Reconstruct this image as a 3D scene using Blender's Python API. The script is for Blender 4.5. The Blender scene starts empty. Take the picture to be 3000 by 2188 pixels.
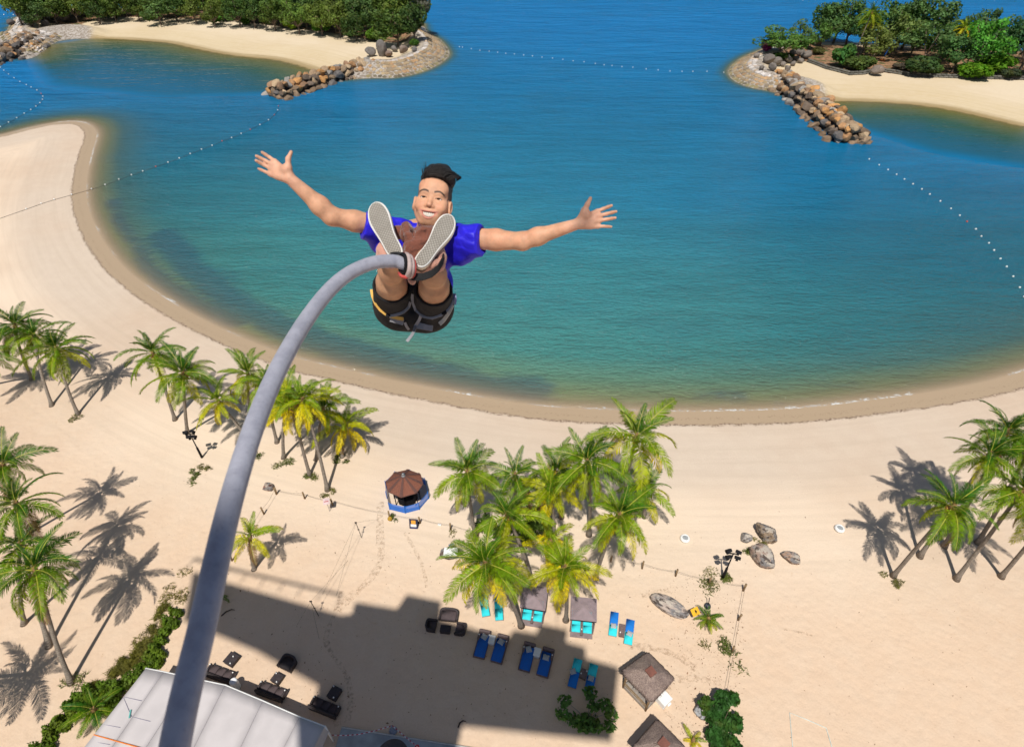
import bpy, bmesh, math, random
import numpy as np
from mathutils import Vector, Matrix, Quaternion

R = math.radians
rnd = random.Random(11)
SC = bpy.context.scene
COL = SC.collection

# ------------------------------------------------------------------ camera, sky, sun, exposure
CAM_H, F_PX, CX, CY = 48.0, 1700.0, 1500.0, 1094.0
PITCH = math.atan2(F_PX, 1990.0)                       # camera looks this far below the horizon
FWD = np.array([0, math.cos(PITCH), -math.sin(PITCH)])
RGT = np.array([1.0, 0, 0])
UPV = np.cross(RGT, FWD)
CAM = np.array([0, 0, CAM_H])

cam_data = bpy.data.cameras.new('camera')
cam = bpy.data.objects.new('camera', cam_data)
COL.objects.link(cam)
cam.location = (0, 0, CAM_H)
cam.rotation_euler = (R(90) - PITCH, 0, 0)
cam_data.sensor_fit = 'HORIZONTAL'
cam_data.sensor_width = 36.0
cam_data.lens = 36.0 * F_PX / 3000.0
cam_data.clip_start = 0.05
cam_data.clip_end = 20000
cam_data.dof.use_dof = True
cam_data.dof.focus_distance = 6.0
cam_data.dof.aperture_fstop = 3.6
SC.camera = cam

SUN_EL, SUN_AZ = R(64.0), R(11.4)                      # shadows run 11 degrees right of straight ahead
SUN = Vector((-math.sin(SUN_AZ) * math.cos(SUN_EL), -math.cos(SUN_AZ) * math.cos(SUN_EL), math.sin(SUN_EL)))
SHX, SHY = math.sin(SUN_AZ) / math.tan(SUN_EL), math.cos(SUN_AZ) / math.tan(SUN_EL)

world = bpy.data.worlds.new('World')
SC.world = world
world.use_nodes = True
wn = world.node_tree
wn.nodes.clear()
w_out = wn.nodes.new('ShaderNodeOutputWorld')
w_bg = wn.nodes.new('ShaderNodeBackground')
w_sky = wn.nodes.new('ShaderNodeTexSky')
w_sky.sky_type = 'NISHITA'
w_sky.sun_disc = False
w_sky.sun_elevation = SUN_EL
w_sky.sun_rotation = math.pi + SUN_AZ
w_sky.altitude = 0
w_sky.air_density = 1.0
w_sky.dust_density = 1.2
w_sky.ozone_density = 1.5
w_bg.inputs['Strength'].default_value = 0.062
wn.links.new(w_sky.outputs[0], w_bg.inputs['Color'])
wn.links.new(w_bg.outputs[0], w_out.inputs[0])

sun_data = bpy.data.lights.new('sun', 'SUN')
sun_data.energy = 4.6
sun_data.angle = R(0.53)
sun_data.color = (1.0, 0.95, 0.87)
sun = bpy.data.objects.new('sun', sun_data)
COL.objects.link(sun)
sun.location = (0, -30, 120)
sun.rotation_euler = SUN.to_track_quat('Z', 'Y').to_euler()

SC.view_settings.view_transform = 'Standard'
SC.view_settings.look = 'None'
SC.view_settings.exposure = 0.0
SC.view_settings.gamma = 1.0
SC.view_settings.use_curve_mapping = False
SC.cycles.max_bounces = 6
SC.cycles.diffuse_bounces = 3
SC.cycles.transparent_max_bounces = 12
SC.cycles.use_denoising = True

# ------------------------------------------------------------------ pixel -> place helpers (photo pixels, 3000 x 2188)
def ray(px, py):
    return FWD + RGT * ((px - CX) / F_PX) - UPV * ((py - CY) / F_PX)

def G(px, py, z=0.0):
    d = ray(px, py)
    return CAM + d * ((z - CAM_H) / d[2])

def G2(px, py, z=0.0):
    p = G(px, py, z)
    return (float(p[0]), float(p[1]))

# ------------------------------------------------------------------ object helpers
def tag(o, label=None, cat=None, group=None, kind=None):
    if label: o['label'] = label
    if cat: o['category'] = cat
    if group: o['group'] = group
    if kind: o['kind'] = kind
    return o

def empty(name, loc=(0, 0, 0), rz=0.0):
    o = bpy.data.objects.new(name, None)
    COL.objects.link(o)
    o.location = loc
    o.rotation_euler = (0, 0, rz)
    o.empty_display_size = 0.3
    return o

def link(name, me, parent=None, loc=None, rot=None, scale=None, color=None):
    o = bpy.data.objects.new(name, me)
    COL.objects.link(o)
    if parent is not None: o.parent = parent
    if loc is not None: o.location = loc
    if rot is not None: o.rotation_euler = rot
    if scale is not None: o.scale = scale
    if color is not None: o.color = (color[0], color[1], color[2], 1)
    return o

def copy_tree(o, parent=None):
    c = o.copy()
    COL.objects.link(c)
    if parent is not None: c.parent = parent
    for ch in list(o.children):
        copy_tree(ch, c)
    return c

def rot_basis(direction):
    d = Vector(direction).normalized()
    a = Vector((0, 0, 1)) if abs(d.z) < 0.95 else Vector((1, 0, 0))
    u = d.cross(a).normalized()
    v = d.cross(u).normalized()
    return u, v

class MB:
    """collects shapes and links them as one mesh object"""
    def __init__(self):
        self.v, self.f, self.m = [], [], []
    def add(self, vs, fs, mat=0):
        n = len(self.v)
        self.v += [tuple(p) for p in vs]
        self.f += [tuple(i + n for i in f) for f in fs]
        self.m += [mat] * len(fs)
        return self
    def box(self, c, s, rz=0.0, mat=0, bev=0.0, tilt=None):
        """box centred at c with full sizes s; bev chamfers every edge"""
        hx, hy, hz = s[0] / 2, s[1] / 2, s[2] / 2
        b = min(bev, hx * .9, hy * .9, hz * .9)
        if b <= 0:
            vs = [(x, y, z) for z in (-hz, hz) for y in (-hy, hy) for x in (-hx, hx)]
            fs = [(0, 2, 3, 1), (4, 5, 7, 6), (0, 1, 5, 4), (2, 6, 7, 3), (0, 4, 6, 2), (1, 3, 7, 5)]
        else:
            vs, idx = [], {}
            for sx in (-1, 1):
                for sy in (-1, 1):
                    for sz in (-1, 1):
                        for ax in range(3):
                            p = [sx * (hx - b), sy * (hy - b), sz * (hz - b)]
                            p[ax] += (sx, sy, sz)[ax] * b
                            idx[(sx, sy, sz, ax)] = len(vs)
                            vs.append(tuple(p))
            fs = []
            for ax in range(3):
                o1, o2 = [a for a in range(3) if a != ax]
                for s_ in (-1, 1):
                    loop = []
                    for (q1, q2) in ((-1, -1), (1, -1), (1, 1), (-1, 1)):
                        k = [0, 0, 0]; k[ax] = s_; k[o1] = q1; k[o2] = q2
                        loop.append(idx[(k[0], k[1], k[2], ax)])
                    flip = (s_ < 0) ^ (ax == 1)
                    fs.append(tuple(reversed(loop)) if flip else tuple(loop))
                for q1 in (-1, 1):
                    for q2 in (-1, 1):
                        ks = []
                        for s_ in (-1, 1):
                            k = [0, 0, 0]; k[ax] = s_; k[o1] = q1; k[o2] = q2
                            ks.append(tuple(k))
                        fs.append((idx[ks[0] + (o1,)], idx[ks[1] + (o1,)], idx[ks[1] + (o2,)], idx[ks[0] + (o2,)]))
            for sx in (-1, 1):
                for sy in (-1, 1):
                    for sz in (-1, 1):
                        fs.append(tuple(idx[(sx, sy, sz, a)] for a in range(3)))
        M = Matrix.Rotation(rz, 3, 'Z')
        if tilt is not None: M = M @ tilt
        vs = [tuple(M @ Vector(p) + Vector(c)) for p in vs]
        return self.add(vs, fs, mat)
    def tube(self, pts, rad, n=8, mat=0, cap=True):
        pts = [Vector(p) for p in pts]
        if not hasattr(rad, '__len__'): rad = [rad] * len(pts)
        vs, fs = [], []
        pu = None
        for i, p in enumerate(pts):
            d = (pts[min(i + 1, len(pts) - 1)] - pts[max(i - 1, 0)])
            if d.length < 1e-9: d = Vector((0, 0, 1))
            d.normalize()
            if pu is None:
                u, v = rot_basis(d)
            else:
                u = (pu - d * pu.dot(d)).normalized(); v = d.cross(u)
            pu = u
            for k in range(n):
                a = 2 * math.pi * k / n
                vs.append(p + (u * math.cos(a) + v * math.sin(a)) * rad[i])
        for i in range(len(pts) - 1):
            for k in range(n):
                fs.append((i * n + k, i * n + (k + 1) % n, (i + 1) * n + (k + 1) % n, (i + 1) * n + k))
        if cap:
            fs.append(tuple(reversed(range(n)))); fs.append(tuple(range((len(pts) - 1) * n, len(pts) * n)))
        return self.add(vs, fs, mat)
    def lathe(self, prof, n=16, c=(0, 0, 0), mat=0):
        vs, fs = [], []
        for (r, z) in prof:
            for k in range(n):
                a = 2 * math.pi * k / n
                vs.append((c[0] + r * math.cos(a), c[1] + r * math.sin(a), c[2] + z))
        for i in range(len(prof) - 1):
            for k in range(n):
                fs.append((i * n + k, i * n + (k + 1) % n, (i + 1) * n + (k + 1) % n, (i + 1) * n + k))
        fs.append(tuple(reversed(range(n)))); fs.append(tuple(range((len(prof) - 1) * n, len(prof) * n)))
        return self.add(vs, fs, mat)
    def prism(self, poly, z0, z1, mat=0):
        n = len(poly)
        ar = sum(poly[i][0] * poly[(i + 1) % n][1] - poly[(i + 1) % n][0] * poly[i][1] for i in range(n))
        if ar < 0: poly = list(reversed(poly))
        vs = [(p[0], p[1], z0) for p in poly] + [(p[0], p[1], z1) for p in poly]
        fs = [tuple(reversed(range(n))), tuple(range(n, 2 * n))]
        for i in range(n):
            j = (i + 1) % n
            fs.append((i, j, j + n, i + n))
        return self.add(vs, fs, mat)
    def mesh(self, name, mats, smooth=False):
        me = bpy.data.meshes.new(name)
        me.from_pydata(self.v, [], self.f)
        for m in (mats if isinstance(mats, (list, tuple)) else [mats]): me.materials.append(m)
        me.polygons.foreach_set('material_index', self.m)
        if smooth: me.polygons.foreach_set('use_smooth', [True] * len(me.polygons))
        me.update()
        return me
    def build(self, name, mats, parent=None, smooth=False, loc=None, color=None, rot=None):
        return link(name, self.mesh(name, mats, smooth), parent, loc, rot, None, color)

# ------------------------------------------------------------------ material helper
class NT:
    def __init__(self, name):
        self.mat = bpy.data.materials.new(name)
        self.mat.use_nodes = True
        self.t = self.mat.node_tree
        self.t.nodes.clear()
        self.out = self.n('ShaderNodeOutputMaterial')
    def n(self, kind, **kw):
        nd = self.t.nodes.new(kind)
        for k, v in kw.items(): setattr(nd, k, v)
        return nd
    def set(self, sock, v):
        if isinstance(v, bpy.types.NodeSocket): self.t.links.new(v, sock)
        else:
            if sock.type == 'RGBA' and len(v) == 3: v = (v[0], v[1], v[2], 1)
            sock.default_value = v
    def math(self, op, a, b=None, c=None, clamp=False):
        nd = self.n('ShaderNodeMath', operation=op); nd.use_clamp = clamp
        self.set(nd.inputs[0], a)
        if b is not None: self.set(nd.inputs[1], b)
        if c is not None: self.set(nd.inputs[2], c)
        return nd.outputs[0]
    def mix(self, fac, a, b, blend='MIX'):
        nd = self.n('ShaderNodeMix', data_type='RGBA', blend_type=blend)
        self.set(nd.inputs[0], fac); self.set(nd.inputs[6], a); self.set(nd.inputs[7], b)
        return nd.outputs[2]
    def smooth(self, v, lo, hi, a=0.0, b=1.0):
        nd = self.n('ShaderNodeMapRange', interpolation_type='SMOOTHSTEP')
        self.set(nd.inputs[0], v); self.set(nd.inputs[1], lo); self.set(nd.inputs[2], hi); self.set(nd.inputs[3], a); self.set(nd.inputs[4], b)
        return nd.outputs[0]
    def attr(self, name):
        return self.n('ShaderNodeAttribute', attribute_name=name)
    def pos(self):
        return self.n('ShaderNodeNewGeometry').outputs['Position']
    def obj(self):
        return self.n('ShaderNodeTexCoord').outputs['Object']
    def mapping(self, vec, scale=(1, 1, 1), loc=(0, 0, 0), rot=(0, 0, 0)):
        nd = self.n('ShaderNodeMapping')
        self.set(nd.inputs[0], vec); nd.inputs['Scale'].default_value = scale
        nd.inputs['Location'].default_value = loc; nd.inputs['Rotation'].default_value = rot
        return nd.outputs[0]
    def noise(self, vec, scale, detail=2.0, rough=0.5, dist=0.0):
        nd = self.n('ShaderNodeTexNoise')
        self.set(nd.inputs['Vector'], vec)
        nd.inputs['Scale'].default_value = scale; nd.inputs['Detail'].default_value = detail
        nd.inputs['Roughness'].default_value = rough; nd.inputs['Distortion'].default_value = dist
        return nd.outputs[0]
    def voro(self, vec, scale, feature='F1'):
        nd = self.n('ShaderNodeTexVoronoi', feature=feature)
        self.set(nd.inputs['Vector'], vec); nd.inputs['Scale'].default_value = scale
        return nd
    def ramp(self, fac, stops):
        nd = self.n('ShaderNodeValToRGB')
        cr = nd.color_ramp
        while len(cr.elements) < len(stops): cr.elements.new(0.5)
        for e, (p, c) in zip(cr.elements, stops):
            e.position = p; e.color = (c[0], c[1], c[2], 1)
        self.set(nd.inputs[0], fac)
        return nd.outputs[0]
    def bump(self, h, strength=0.3, dist=0.05, normal=None):
        nd = self.n('ShaderNodeBump')
        nd.inputs['Strength'].default_value = strength; nd.inputs['Distance'].default_value = dist
        self.set(nd.inputs['Height'], h)
        if normal is not None: self.set(nd.inputs['Normal'], normal)
        return nd.outputs[0]
    def principled(self, color, rough=0.6, normal=None, spec=0.4, **kw):
        nd = self.n('ShaderNodeBsdfPrincipled')
        self.set(nd.inputs['Base Color'], color); self.set(nd.inputs['Roughness'], rough)
        self.set(nd.inputs['Specular IOR Level'], spec)
        for k, v in kw.items(): self.set(nd.inputs[k], v)
        if normal is not None: self.set(nd.inputs['Normal'], normal)
        return nd.outputs[0]
    def done(self, shader):
        self.t.links.new(shader, self.out.inputs['Surface'])
        return self.mat

def paint(name, color, rough=0.55, var=0.12, scale=3.0, bump=0.0, bscale=40.0, spec=0.4, metal=0.0):
    """plain surface with a little uneven wear"""
    t = NT(name)
    p = t.obj()
    n1 = t.noise(p, scale, 4.0, 0.6)
    f = t.smooth(n1, 0.3, 0.7, 1.0 - var, 1.0 + var)
    c = t.mix(1.0, color, f, 'MULTIPLY')
    nrm = t.bump(t.noise(p, bscale, 2.0), bump, 0.01) if bump else None
    r2 = t.smooth(n1, 0.3, 0.7, max(0.02, rough - .08), min(1, rough + .08))
    return t.done(t.principled(c, r2, nrm, spec, Metallic=metal))

def tinted(name, var=0.2, rough=0.7, scale=2.0, bump=0.3, bscale=8.0, bdist=0.05, extra=None):
    """takes its colour from the object's own colour property"""
    t = NT(name)
    oi = t.n('ShaderNodeObjectInfo')
    p = t.obj()
    n1 = t.noise(p, scale, 5.0, 0.6)
    f = t.smooth(n1, 0.25, 0.75, 1.0 - var, 1.0 + var)
    c = t.mix(1.0, oi.outputs['Color'], f, 'MULTIPLY')
    if extra: c = extra(t, c, p)
    nrm = t.bump(t.noise(p, bscale, 3.0, 0.6), bump, bdist) if bump else None
    return t.done(t.principled(c, rough, nrm, 0.3))
# ------------------------------------------------------------------ shorelines
SEA_Z = -0.45
MAIN_PX = [(-900, 560), (-400, 470), (0, 404), (70, 384), (146, 366), (190, 361), (217, 363), (238, 372), (252, 390), (246, 418), (234, 446), (220, 500),
           (212, 548), (212, 592), (221, 636), (240, 685), (265, 731), (305, 785), (353, 832), (442, 896), (548, 957), (663, 1013), (795, 1066),
           (900, 1094), (1000, 1117), (1110, 1144), (1221, 1166), (1370, 1195), (1521, 1220), (1620, 1230), (1725, 1236), (1860, 1242), (2000, 1244),
           (2130, 1243), (2260, 1240), (2384, 1233), (2500, 1220), (2618, 1204), (2730, 1190), (2840, 1171), (2920, 1155), (3000, 1135), (3300, 1040), (3700, 900)]
MAIN_POLY = [G2(x, y, -0.25) for x, y in MAIN_PX] + [(260, 60), (260, -150), (-260, -150), (-260, 40)]
ISLL_PX = [(-500, 90), (0, 124), (64, 178), (100, 168), (124, 150), (155, 126), (190, 115), (255, 113), (331, 115), (420, 120), (500, 127), (574, 144), (640, 157), (707, 167),
           (770, 172), (817, 178), (884, 195), (928, 213), (975, 236), (1097, 227), (1147, 229), (1200, 221), (1253, 205), (1293, 184), (1316, 163), (1308, 138), (1282, 111), (1246, 95),
           (1238, 62), (1100, 46), (900, 34), (500, 26), (200, 24), (80, 36), (48, 50), (33, 66), (22, 93), (2, 118), (-500, 70)]
ISLL_POLY = [G2(x, y, SEA_Z) for x, y in ISLL_PX]
ISLR_PX = [(2133, 207), (2138, 222), (2155, 239), (2199, 257), (2261, 267), (2340, 288), (2431, 297), (2517, 298), (2600, 301), (2663, 306), (2740, 315), (2822, 330), (2920, 353), (3000, 373),
           (3400, 440), (3400, 150), (3000, 152), (2900, 148), (2760, 140), (2640, 134), (2450, 126), (2323, 124), (2260, 134), (2222, 150), (2192, 161), (2156, 181)]
ISLR_POLY = [G2(x, y, SEA_Z) for x, y in ISLR_PX]

def seg_dist(X, Y, line, closed):
    """distance to a polyline and the arc length of the nearest point on it"""
    best = np.full(X.shape, 1e9); al = np.zeros(X.shape); s0 = 0.0
    n = len(line)
    for i in range(n if closed else n - 1):
        ax, ay = line[i]; bx, by = line[(i + 1) % n]
        dx, dy = bx - ax, by - ay
        L2 = dx * dx + dy * dy + 1e-12
        t = np.clip(((X - ax) * dx + (Y - ay) * dy) / L2, 0, 1)
        d = (X - ax - t * dx) ** 2 + (Y - ay - t * dy) ** 2
        m = d < best
        best = np.where(m, d, best); al = np.where(m, s0 + t * math.sqrt(L2), al)
        s0 += math.sqrt(L2)
    return np.sqrt(best), al

def inside_poly(X, Y, poly):
    c = np.zeros(X.shape, bool)
    n = len(poly)
    for i in range(n):
        ax, ay = poly[i]; bx, by = poly[(i + 1) % n]
        if ay == by: continue
        m = ((ay > Y) != (by > Y)) & (X < (bx - ax) * (Y - ay) / (by - ay) + ax)
        c ^= m
    return c

def smooth_line(poly, it=2, closed=True):
    for _ in range(it):
        q = []
        n = len(poly)
        for i in range(n if closed else n - 1):
            a, b = poly[i], poly[(i + 1) % n]
            q += [(a[0] * .75 + b[0] * .25, a[1] * .75 + b[1] * .25), (a[0] * .25 + b[0] * .75, a[1] * .25 + b[1] * .75)]
        if not closed: q = [poly[0]] + q + [poly[-1]]
        poly = q
    return poly

MAIN_S, ISLL_S, ISLR_S = smooth_line(MAIN_POLY), smooth_line(ISLL_POLY, 1), smooth_line(ISLR_POLY, 1)

def signed(X, Y, poly):
    d, al = seg_dist(X, Y, poly, True)
    return np.where(inside_poly(X, Y, poly), d, -d), al

def sstep(x, a, b):
    t = np.clip((x - a) / (b - a), 0, 1)
    return t * t * (3 - 2 * t)

def z_main(sd):
    return np.where(sd > 0, -0.25 + 0.25 * sstep(sd, -2, 8), np.maximum(-0.25 + 0.035 * sd * 2.4 - 0.0, -4.0))

# stone-paved banks at the island tips and the waterline they follow
REV_L = [G2(x, y, SEA_Z) for x, y in ((1080, 228), (1097, 227), (1147, 229), (1200, 221), (1253, 205), (1293, 184), (1316, 163), (1308, 138), (1282, 111), (1246, 95))]
REV_R = [G2(x, y, SEA_Z) for x, y in ((2262, 152 - 26), (2222, 150), (2192, 161), (2156, 181), (2133, 207), (2138, 222), (2155, 239), (2199, 257), (2261, 267), (2300, 278))]
REV_F = [G2(x, y, SEA_Z) for x, y in ((33, 66), (22, 93), (2, 118), (40, 150), (100, 168), (155, 126), (190, 112))]

def z_isl(sd, X, Y, revs):
    base = np.where(sd > 0, SEA_Z + 1.5 * sstep(sd, -6, 26) - 1.5 * float(sstep(0.0, -6, 26)), SEA_Z + 0.16 * sd)
    z = np.maximum(base, -4)
    for rv, h in revs:
        d, _ = seg_dist(X, Y, rv, False)
        w = 1 - sstep(d, 9, 17)
        z = np.where(sd > 0, z + w * (np.minimum(h, 0.42 * sd) * 1.0), z)
    return z

REVS_L = ((REV_L, 2.6), (REV_F, 2.4))
REVS_R = ((REV_R, 2.6),)

def ground_at(x, y):
    X, Y = np.array([x]), np.array([y])
    sl, _ = signed(X, Y, ISLL_S)
    if sl[0] > -2: return float(z_isl(sl, X, Y, REVS_L)[0])
    sr, _ = signed(X, Y, ISLR_S)
    if sr[0] > -2: return float(z_isl(sr, X, Y, REVS_R)[0])
    return float(z_main(signed(X, Y, MAIN_S)[0])[0])

def GP(px, py):
    """the point of the ground that the photo shows at a pixel"""
    z = 0.0
    for _ in range(5):
        p = G(px, py, z)
        z = ground_at(p[0], p[1])
    return Vector((p[0], p[1], z))

def grid_mesh(name, xs, ys, zfun, keep, attrs, mats):
    X, Y = np.meshgrid(xs, ys)
    nx, ny = len(xs), len(ys)
    vals = attrs(X, Y)
    Z = zfun(X, Y, vals)
    k = keep(X, Y, vals)
    kf = k[:-1, :-1] | k[1:, :-1] | k[:-1, 1:] | k[1:, 1:]
    idx = np.arange(nx * ny).reshape(ny, nx)
    quads = np.stack([idx[:-1, :-1], idx[:-1, 1:], idx[1:, 1:], idx[1:, :-1]], -1)[kf]
    used = np.unique(quads)
    remap = np.full(nx * ny, -1); remap[used] = np.arange(len(used))
    quads = remap[quads]
    co = np.stack([X, Y, Z], -1).reshape(-1, 3)[used]
    me = bpy.data.meshes.new(name)
    me.vertices.add(len(co)); me.vertices.foreach_set('co', co.astype(np.float32).ravel())
    me.loops.add(quads.size); me.loops.foreach_set('vertex_index', quads.astype(np.int32).ravel())
    me.polygons.add(len(quads)); me.polygons.foreach_set('loop_start', np.arange(0, quads.size, 4, dtype=np.int32))
    me.polygons.foreach_set('use_smooth', np.ones(len(quads), bool))
    me.update(calc_edges=True)
    for an, av in vals.items():
        a = me.attributes.new(an, 'FLOAT', 'POINT')
        a.data.foreach_set('value', av.reshape(-1)[used].astype(np.float32))
    for m in mats: me.materials.append(m)
    return link(name, me)

# ------------------------------------------------------------------ sand
def sand_material(name, island):
    t = NT(name)
    p = t.pos()
    sd = t.attr('sd').outputs['Fac']; al = t.attr('al').outputs['Fac']
    big = t.noise(t.mapping(p, (.035, .035, .035)), 1.0, 4.0, .55)
    mid = t.noise(t.mapping(p, (.5, .5, .5)), 1.0, 5.0, .6)
    fine = t.noise(t.mapping(p, (7, 7, 7)), 1.0, 4.0, .65)
    comb = t.n('ShaderNodeCombineXYZ')
    t.set(comb.inputs[0], t.math('MULTIPLY', sd, 1.1)); t.set(comb.inputs[1], t.math('MULTIPLY', al, .045)); comb.inputs[2].default_value = 3.0
    streak = t.noise(comb.outputs[0], 1.0, 5.0, .65, .4)
    if island:
        dry, warm = (.60, .49, .32), (.66, .55, .40)
        wet = (.33, .24, .115)
    else:
        dry, warm = (.585, .485, .39), (.645, .48, .345)
        wet = (.40, .30, .20)
    # the beach turns from raked pale sand near the sea to warmer trampled sand inland
    inland = t.smooth(t.math('ADD', sd, t.math('MULTIPLY', t.math('SUBTRACT', big, .5), 16.0)), 9.0, 24.0)
    c = t.mix(inland, dry, warm)
    c = t.mix(t.math('MULTIPLY', t.smooth(sd, 7.0, 13.0), t.smooth(sd, 13.0, 27.0, 1.0, 0.0)), c, (.73, .59, .455)) if not island else c
    c = t.mix(t.smooth(t.noise(t.mapping(p, (.022, .022, .022), (7, 1, 0)), 1.0, 4.0, .6), .42, .64, 0, .55), c, (.54, .395, .285) if not island else (.56, .44, .27))
    c = t.mix(t.smooth(mid, .35, .7, 0, .35), c, t.mix(.5, c, (.70, .60, .48)))
    # raked streaks that run along the shore
    near = t.smooth(sd, 16.0, 26.0, 1.0, 0.0)
    st = t.math('MULTIPLY', t.smooth(streak, .38, .70), near)
    c = t.mix(t.math('MULTIPLY', st, .26), c, (.46, .37, .28) if not island else (.40, .30, .15))
    # rust-coloured scuffs and darker grains
    sc = t.noise(t.mapping(p, (.9, .9, .9), (13, 5, 0)), 1.0, 6.0, .7, .6)
    c = t.mix(t.math('MULTIPLY', t.smooth(sc, .62, .75), t.math('MULTIPLY', inland, .30)), c, (.46, .27, .13))
    c = t.mix(t.smooth(fine, .3, .75, .10, -.02), c, (.36, .26, .17))
    lit = t.noise(t.mapping(p, (2.6, 2.6, 2.6), (40, 3, 0)), 1.0, 3.0, .7)
    litm = t.math('MULTIPLY', t.smooth(lit, .735, .76), t.smooth(t.noise(t.mapping(p, (.16, .16, .16), (4, 9, 0)), 1.0, 3.0), .5, .62))
    c = t.mix(t.math('MULTIPLY', litm, .6), c, (.16, .11, .06))
    # wet band and the wrack line at its upper edge
    wob = t.math('ADD', sd, t.math('MULTIPLY', t.math('SUBTRACT', t.noise(t.mapping(p, (.7, .7, .7)), 1.0, 3.0), .5), .9))
    wetf = t.smooth(wob, -.15, .35, 1.0, 0.0) if not island else t.smooth(t.math('ADD', wob, t.math('MULTIPLY', t.math('SUBTRACT', streak, .5), 7.0)), .6, 5.0, 1.0, 0.0)
    c = t.mix(wetf, c, wet)
    if not island:
        dn = t.noise(t.mapping(p, (5, 5, 5)), 1.0, 4.0, .7)
        w1 = t.math('MULTIPLY', t.smooth(t.math('ABSOLUTE', t.math('ADD', wob, -.12)), .0, .35, 1.0, 0.0), t.smooth(dn, .47, .56))
        w2 = t.math('MULTIPLY', t.smooth(t.math('ABSOLUTE', t.math('ADD', wob, 1.0)), .0, .5, 1.0, 0.0), t.smooth(dn, .58, .64))
        c = t.mix(t.math('MULTIPLY', t.math('MAXIMUM', w1, t.math('MULTIPLY', w2, .7)), .85), c, (.085, .04, .02))
    if island:
        # leaf litter and bare red earth under the trees
        fl = t.attr('floor').outputs['Fac']
        fe = t.smooth(t.math('ADD', fl, t.math('MULTIPLY', t.math('SUBTRACT', mid, .5), .9)), .35, .6)
        earth = t.mix(t.smooth(sc, .4, .62), (.16, .085, .045), (.36, .21, .12))
        earth = t.mix(t.smooth(t.noise(p, .35, 3.0), .5, .62), earth, (.07, .085, .03))
        c = t.mix(fe, c, earth)
        bk = t.attr('bank').outputs['Fac']
        stone = t.mix(t.smooth(t.noise(p, 1.3, 4.0, .6), .35, .65), (.20, .16, .12), (.44, .40, .36))
        c = t.mix(t.math('MULTIPLY', bk, t.smooth(sd, 16.0, 20.0, 1.0, 0.0)), c, stone)
    bmp = t.math('ADD', t.math('MULTIPLY', mid, .6), t.math('MULTIPLY', fine, .4))
    foot = t.voro(t.mapping(p, (1.35, 1.35, 1.0)), 1.0, 'SMOOTH_F1').outputs['Distance']
    bmp = t.math('ADD', bmp, t.math('MULTIPLY', foot, t.math('MULTIPLY', inland, .7)))
    foot2 = t.voro(t.mapping(p, (2.6, 2.6, 1.0), (3, 3, 0)), 1.0, 'SMOOTH_F1').outputs['Distance']
    bmp = t.math('ADD', bmp, t.math('MULTIPLY', foot2, t.math('MULTIPLY', inland, .45)))
    dry_f = t.math('SUBTRACT', 1.0, wetf)
    nrm = t.bump(t.math('MULTIPLY', bmp, dry_f), .55, .16)
    rough = t.math('MULTIPLY_ADD', dry_f, .5, .45)
    return t.done(t.principled(c, rough, nrm, .25))

M_SAND = sand_material('beach_sand', False)
M_ISL = sand_material('island_sand', True)

def attr_main(X, Y):
    sd, al = signed(X, Y, MAIN_S)
    return {'sd': sd, 'al': al}
xs = np.concatenate([np.arange(-250, -110, 4.0), np.arange(-110, 110, .8), np.arange(110, 262, 4.0)])
ys = np.concatenate([np.arange(-150, 8, 6.0), np.arange(8, 100, .8), np.arange(100, 150, 1.5), np.arange(150, 200, 4.0)])
beach = grid_mesh('beach_ground', xs, ys, lambda X, Y, v: z_main(v['sd']), lambda X, Y, v: v['sd'] > -12, attr_main, [M_SAND])
tag(beach, kind='structure')

def attr_isl(poly, floor_px):
    line = [G2(x, y, .6) for x, y in floor_px]
    def f(X, Y):
        sd, al = signed(X, Y, poly)
        m = inside_poly(X, Y, line)
        d, _ = seg_dist(X, Y, line, True)
        bk = np.zeros(X.shape)
        for rv, h in REVS_L + REVS_R:
            db, _ = seg_dist(X, Y, rv, False)
            bk = np.maximum(bk, 1 - sstep(db, 9, 12))
        return {'sd': sd, 'al': al, 'floor': np.clip(.5 + np.where(m, d, -d) / 5.0, 0, 1), 'bank': bk}
    return f
FLOOR_L = [(60, 62), (230, 78), (300, 52), (420, 54), (560, 58), (700, 66), (800, 78), (920, 93), (1030, 108), (1090, 124), (1190, 128), (1250, 100), (1235, 60), (900, 30), (400, 22), (90, 30)]
FLOOR_R = [(2225, 160), (2300, 172), (2365, 182), (2420, 203), (2490, 219), (2560, 214), (2650, 222), (2750, 228), (3000, 233), (3400, 240), (3400, 140), (2640, 134), (2320, 124), (2240, 140)]
isl_l = grid_mesh('island_ground', np.arange(-330, 0, 1.5), np.arange(165, 430, 1.5), lambda X, Y, v: z_isl(v['sd'], X, Y, REVS_L), lambda X, Y, v: v['sd'] > -14, attr_isl(ISLL_S, FLOOR_L), [M_ISL])
isl_r = grid_mesh('island_ground', np.arange(60, 330, 1.5), np.arange(120, 330, 1.5), lambda X, Y, v: z_isl(v['sd'], X, Y, REVS_R), lambda X, Y, v: v['sd'] > -14, attr_isl(ISLR_S, FLOOR_R), [M_ISL])
for o in (isl_l, isl_r): tag(o, kind='structure')

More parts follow.
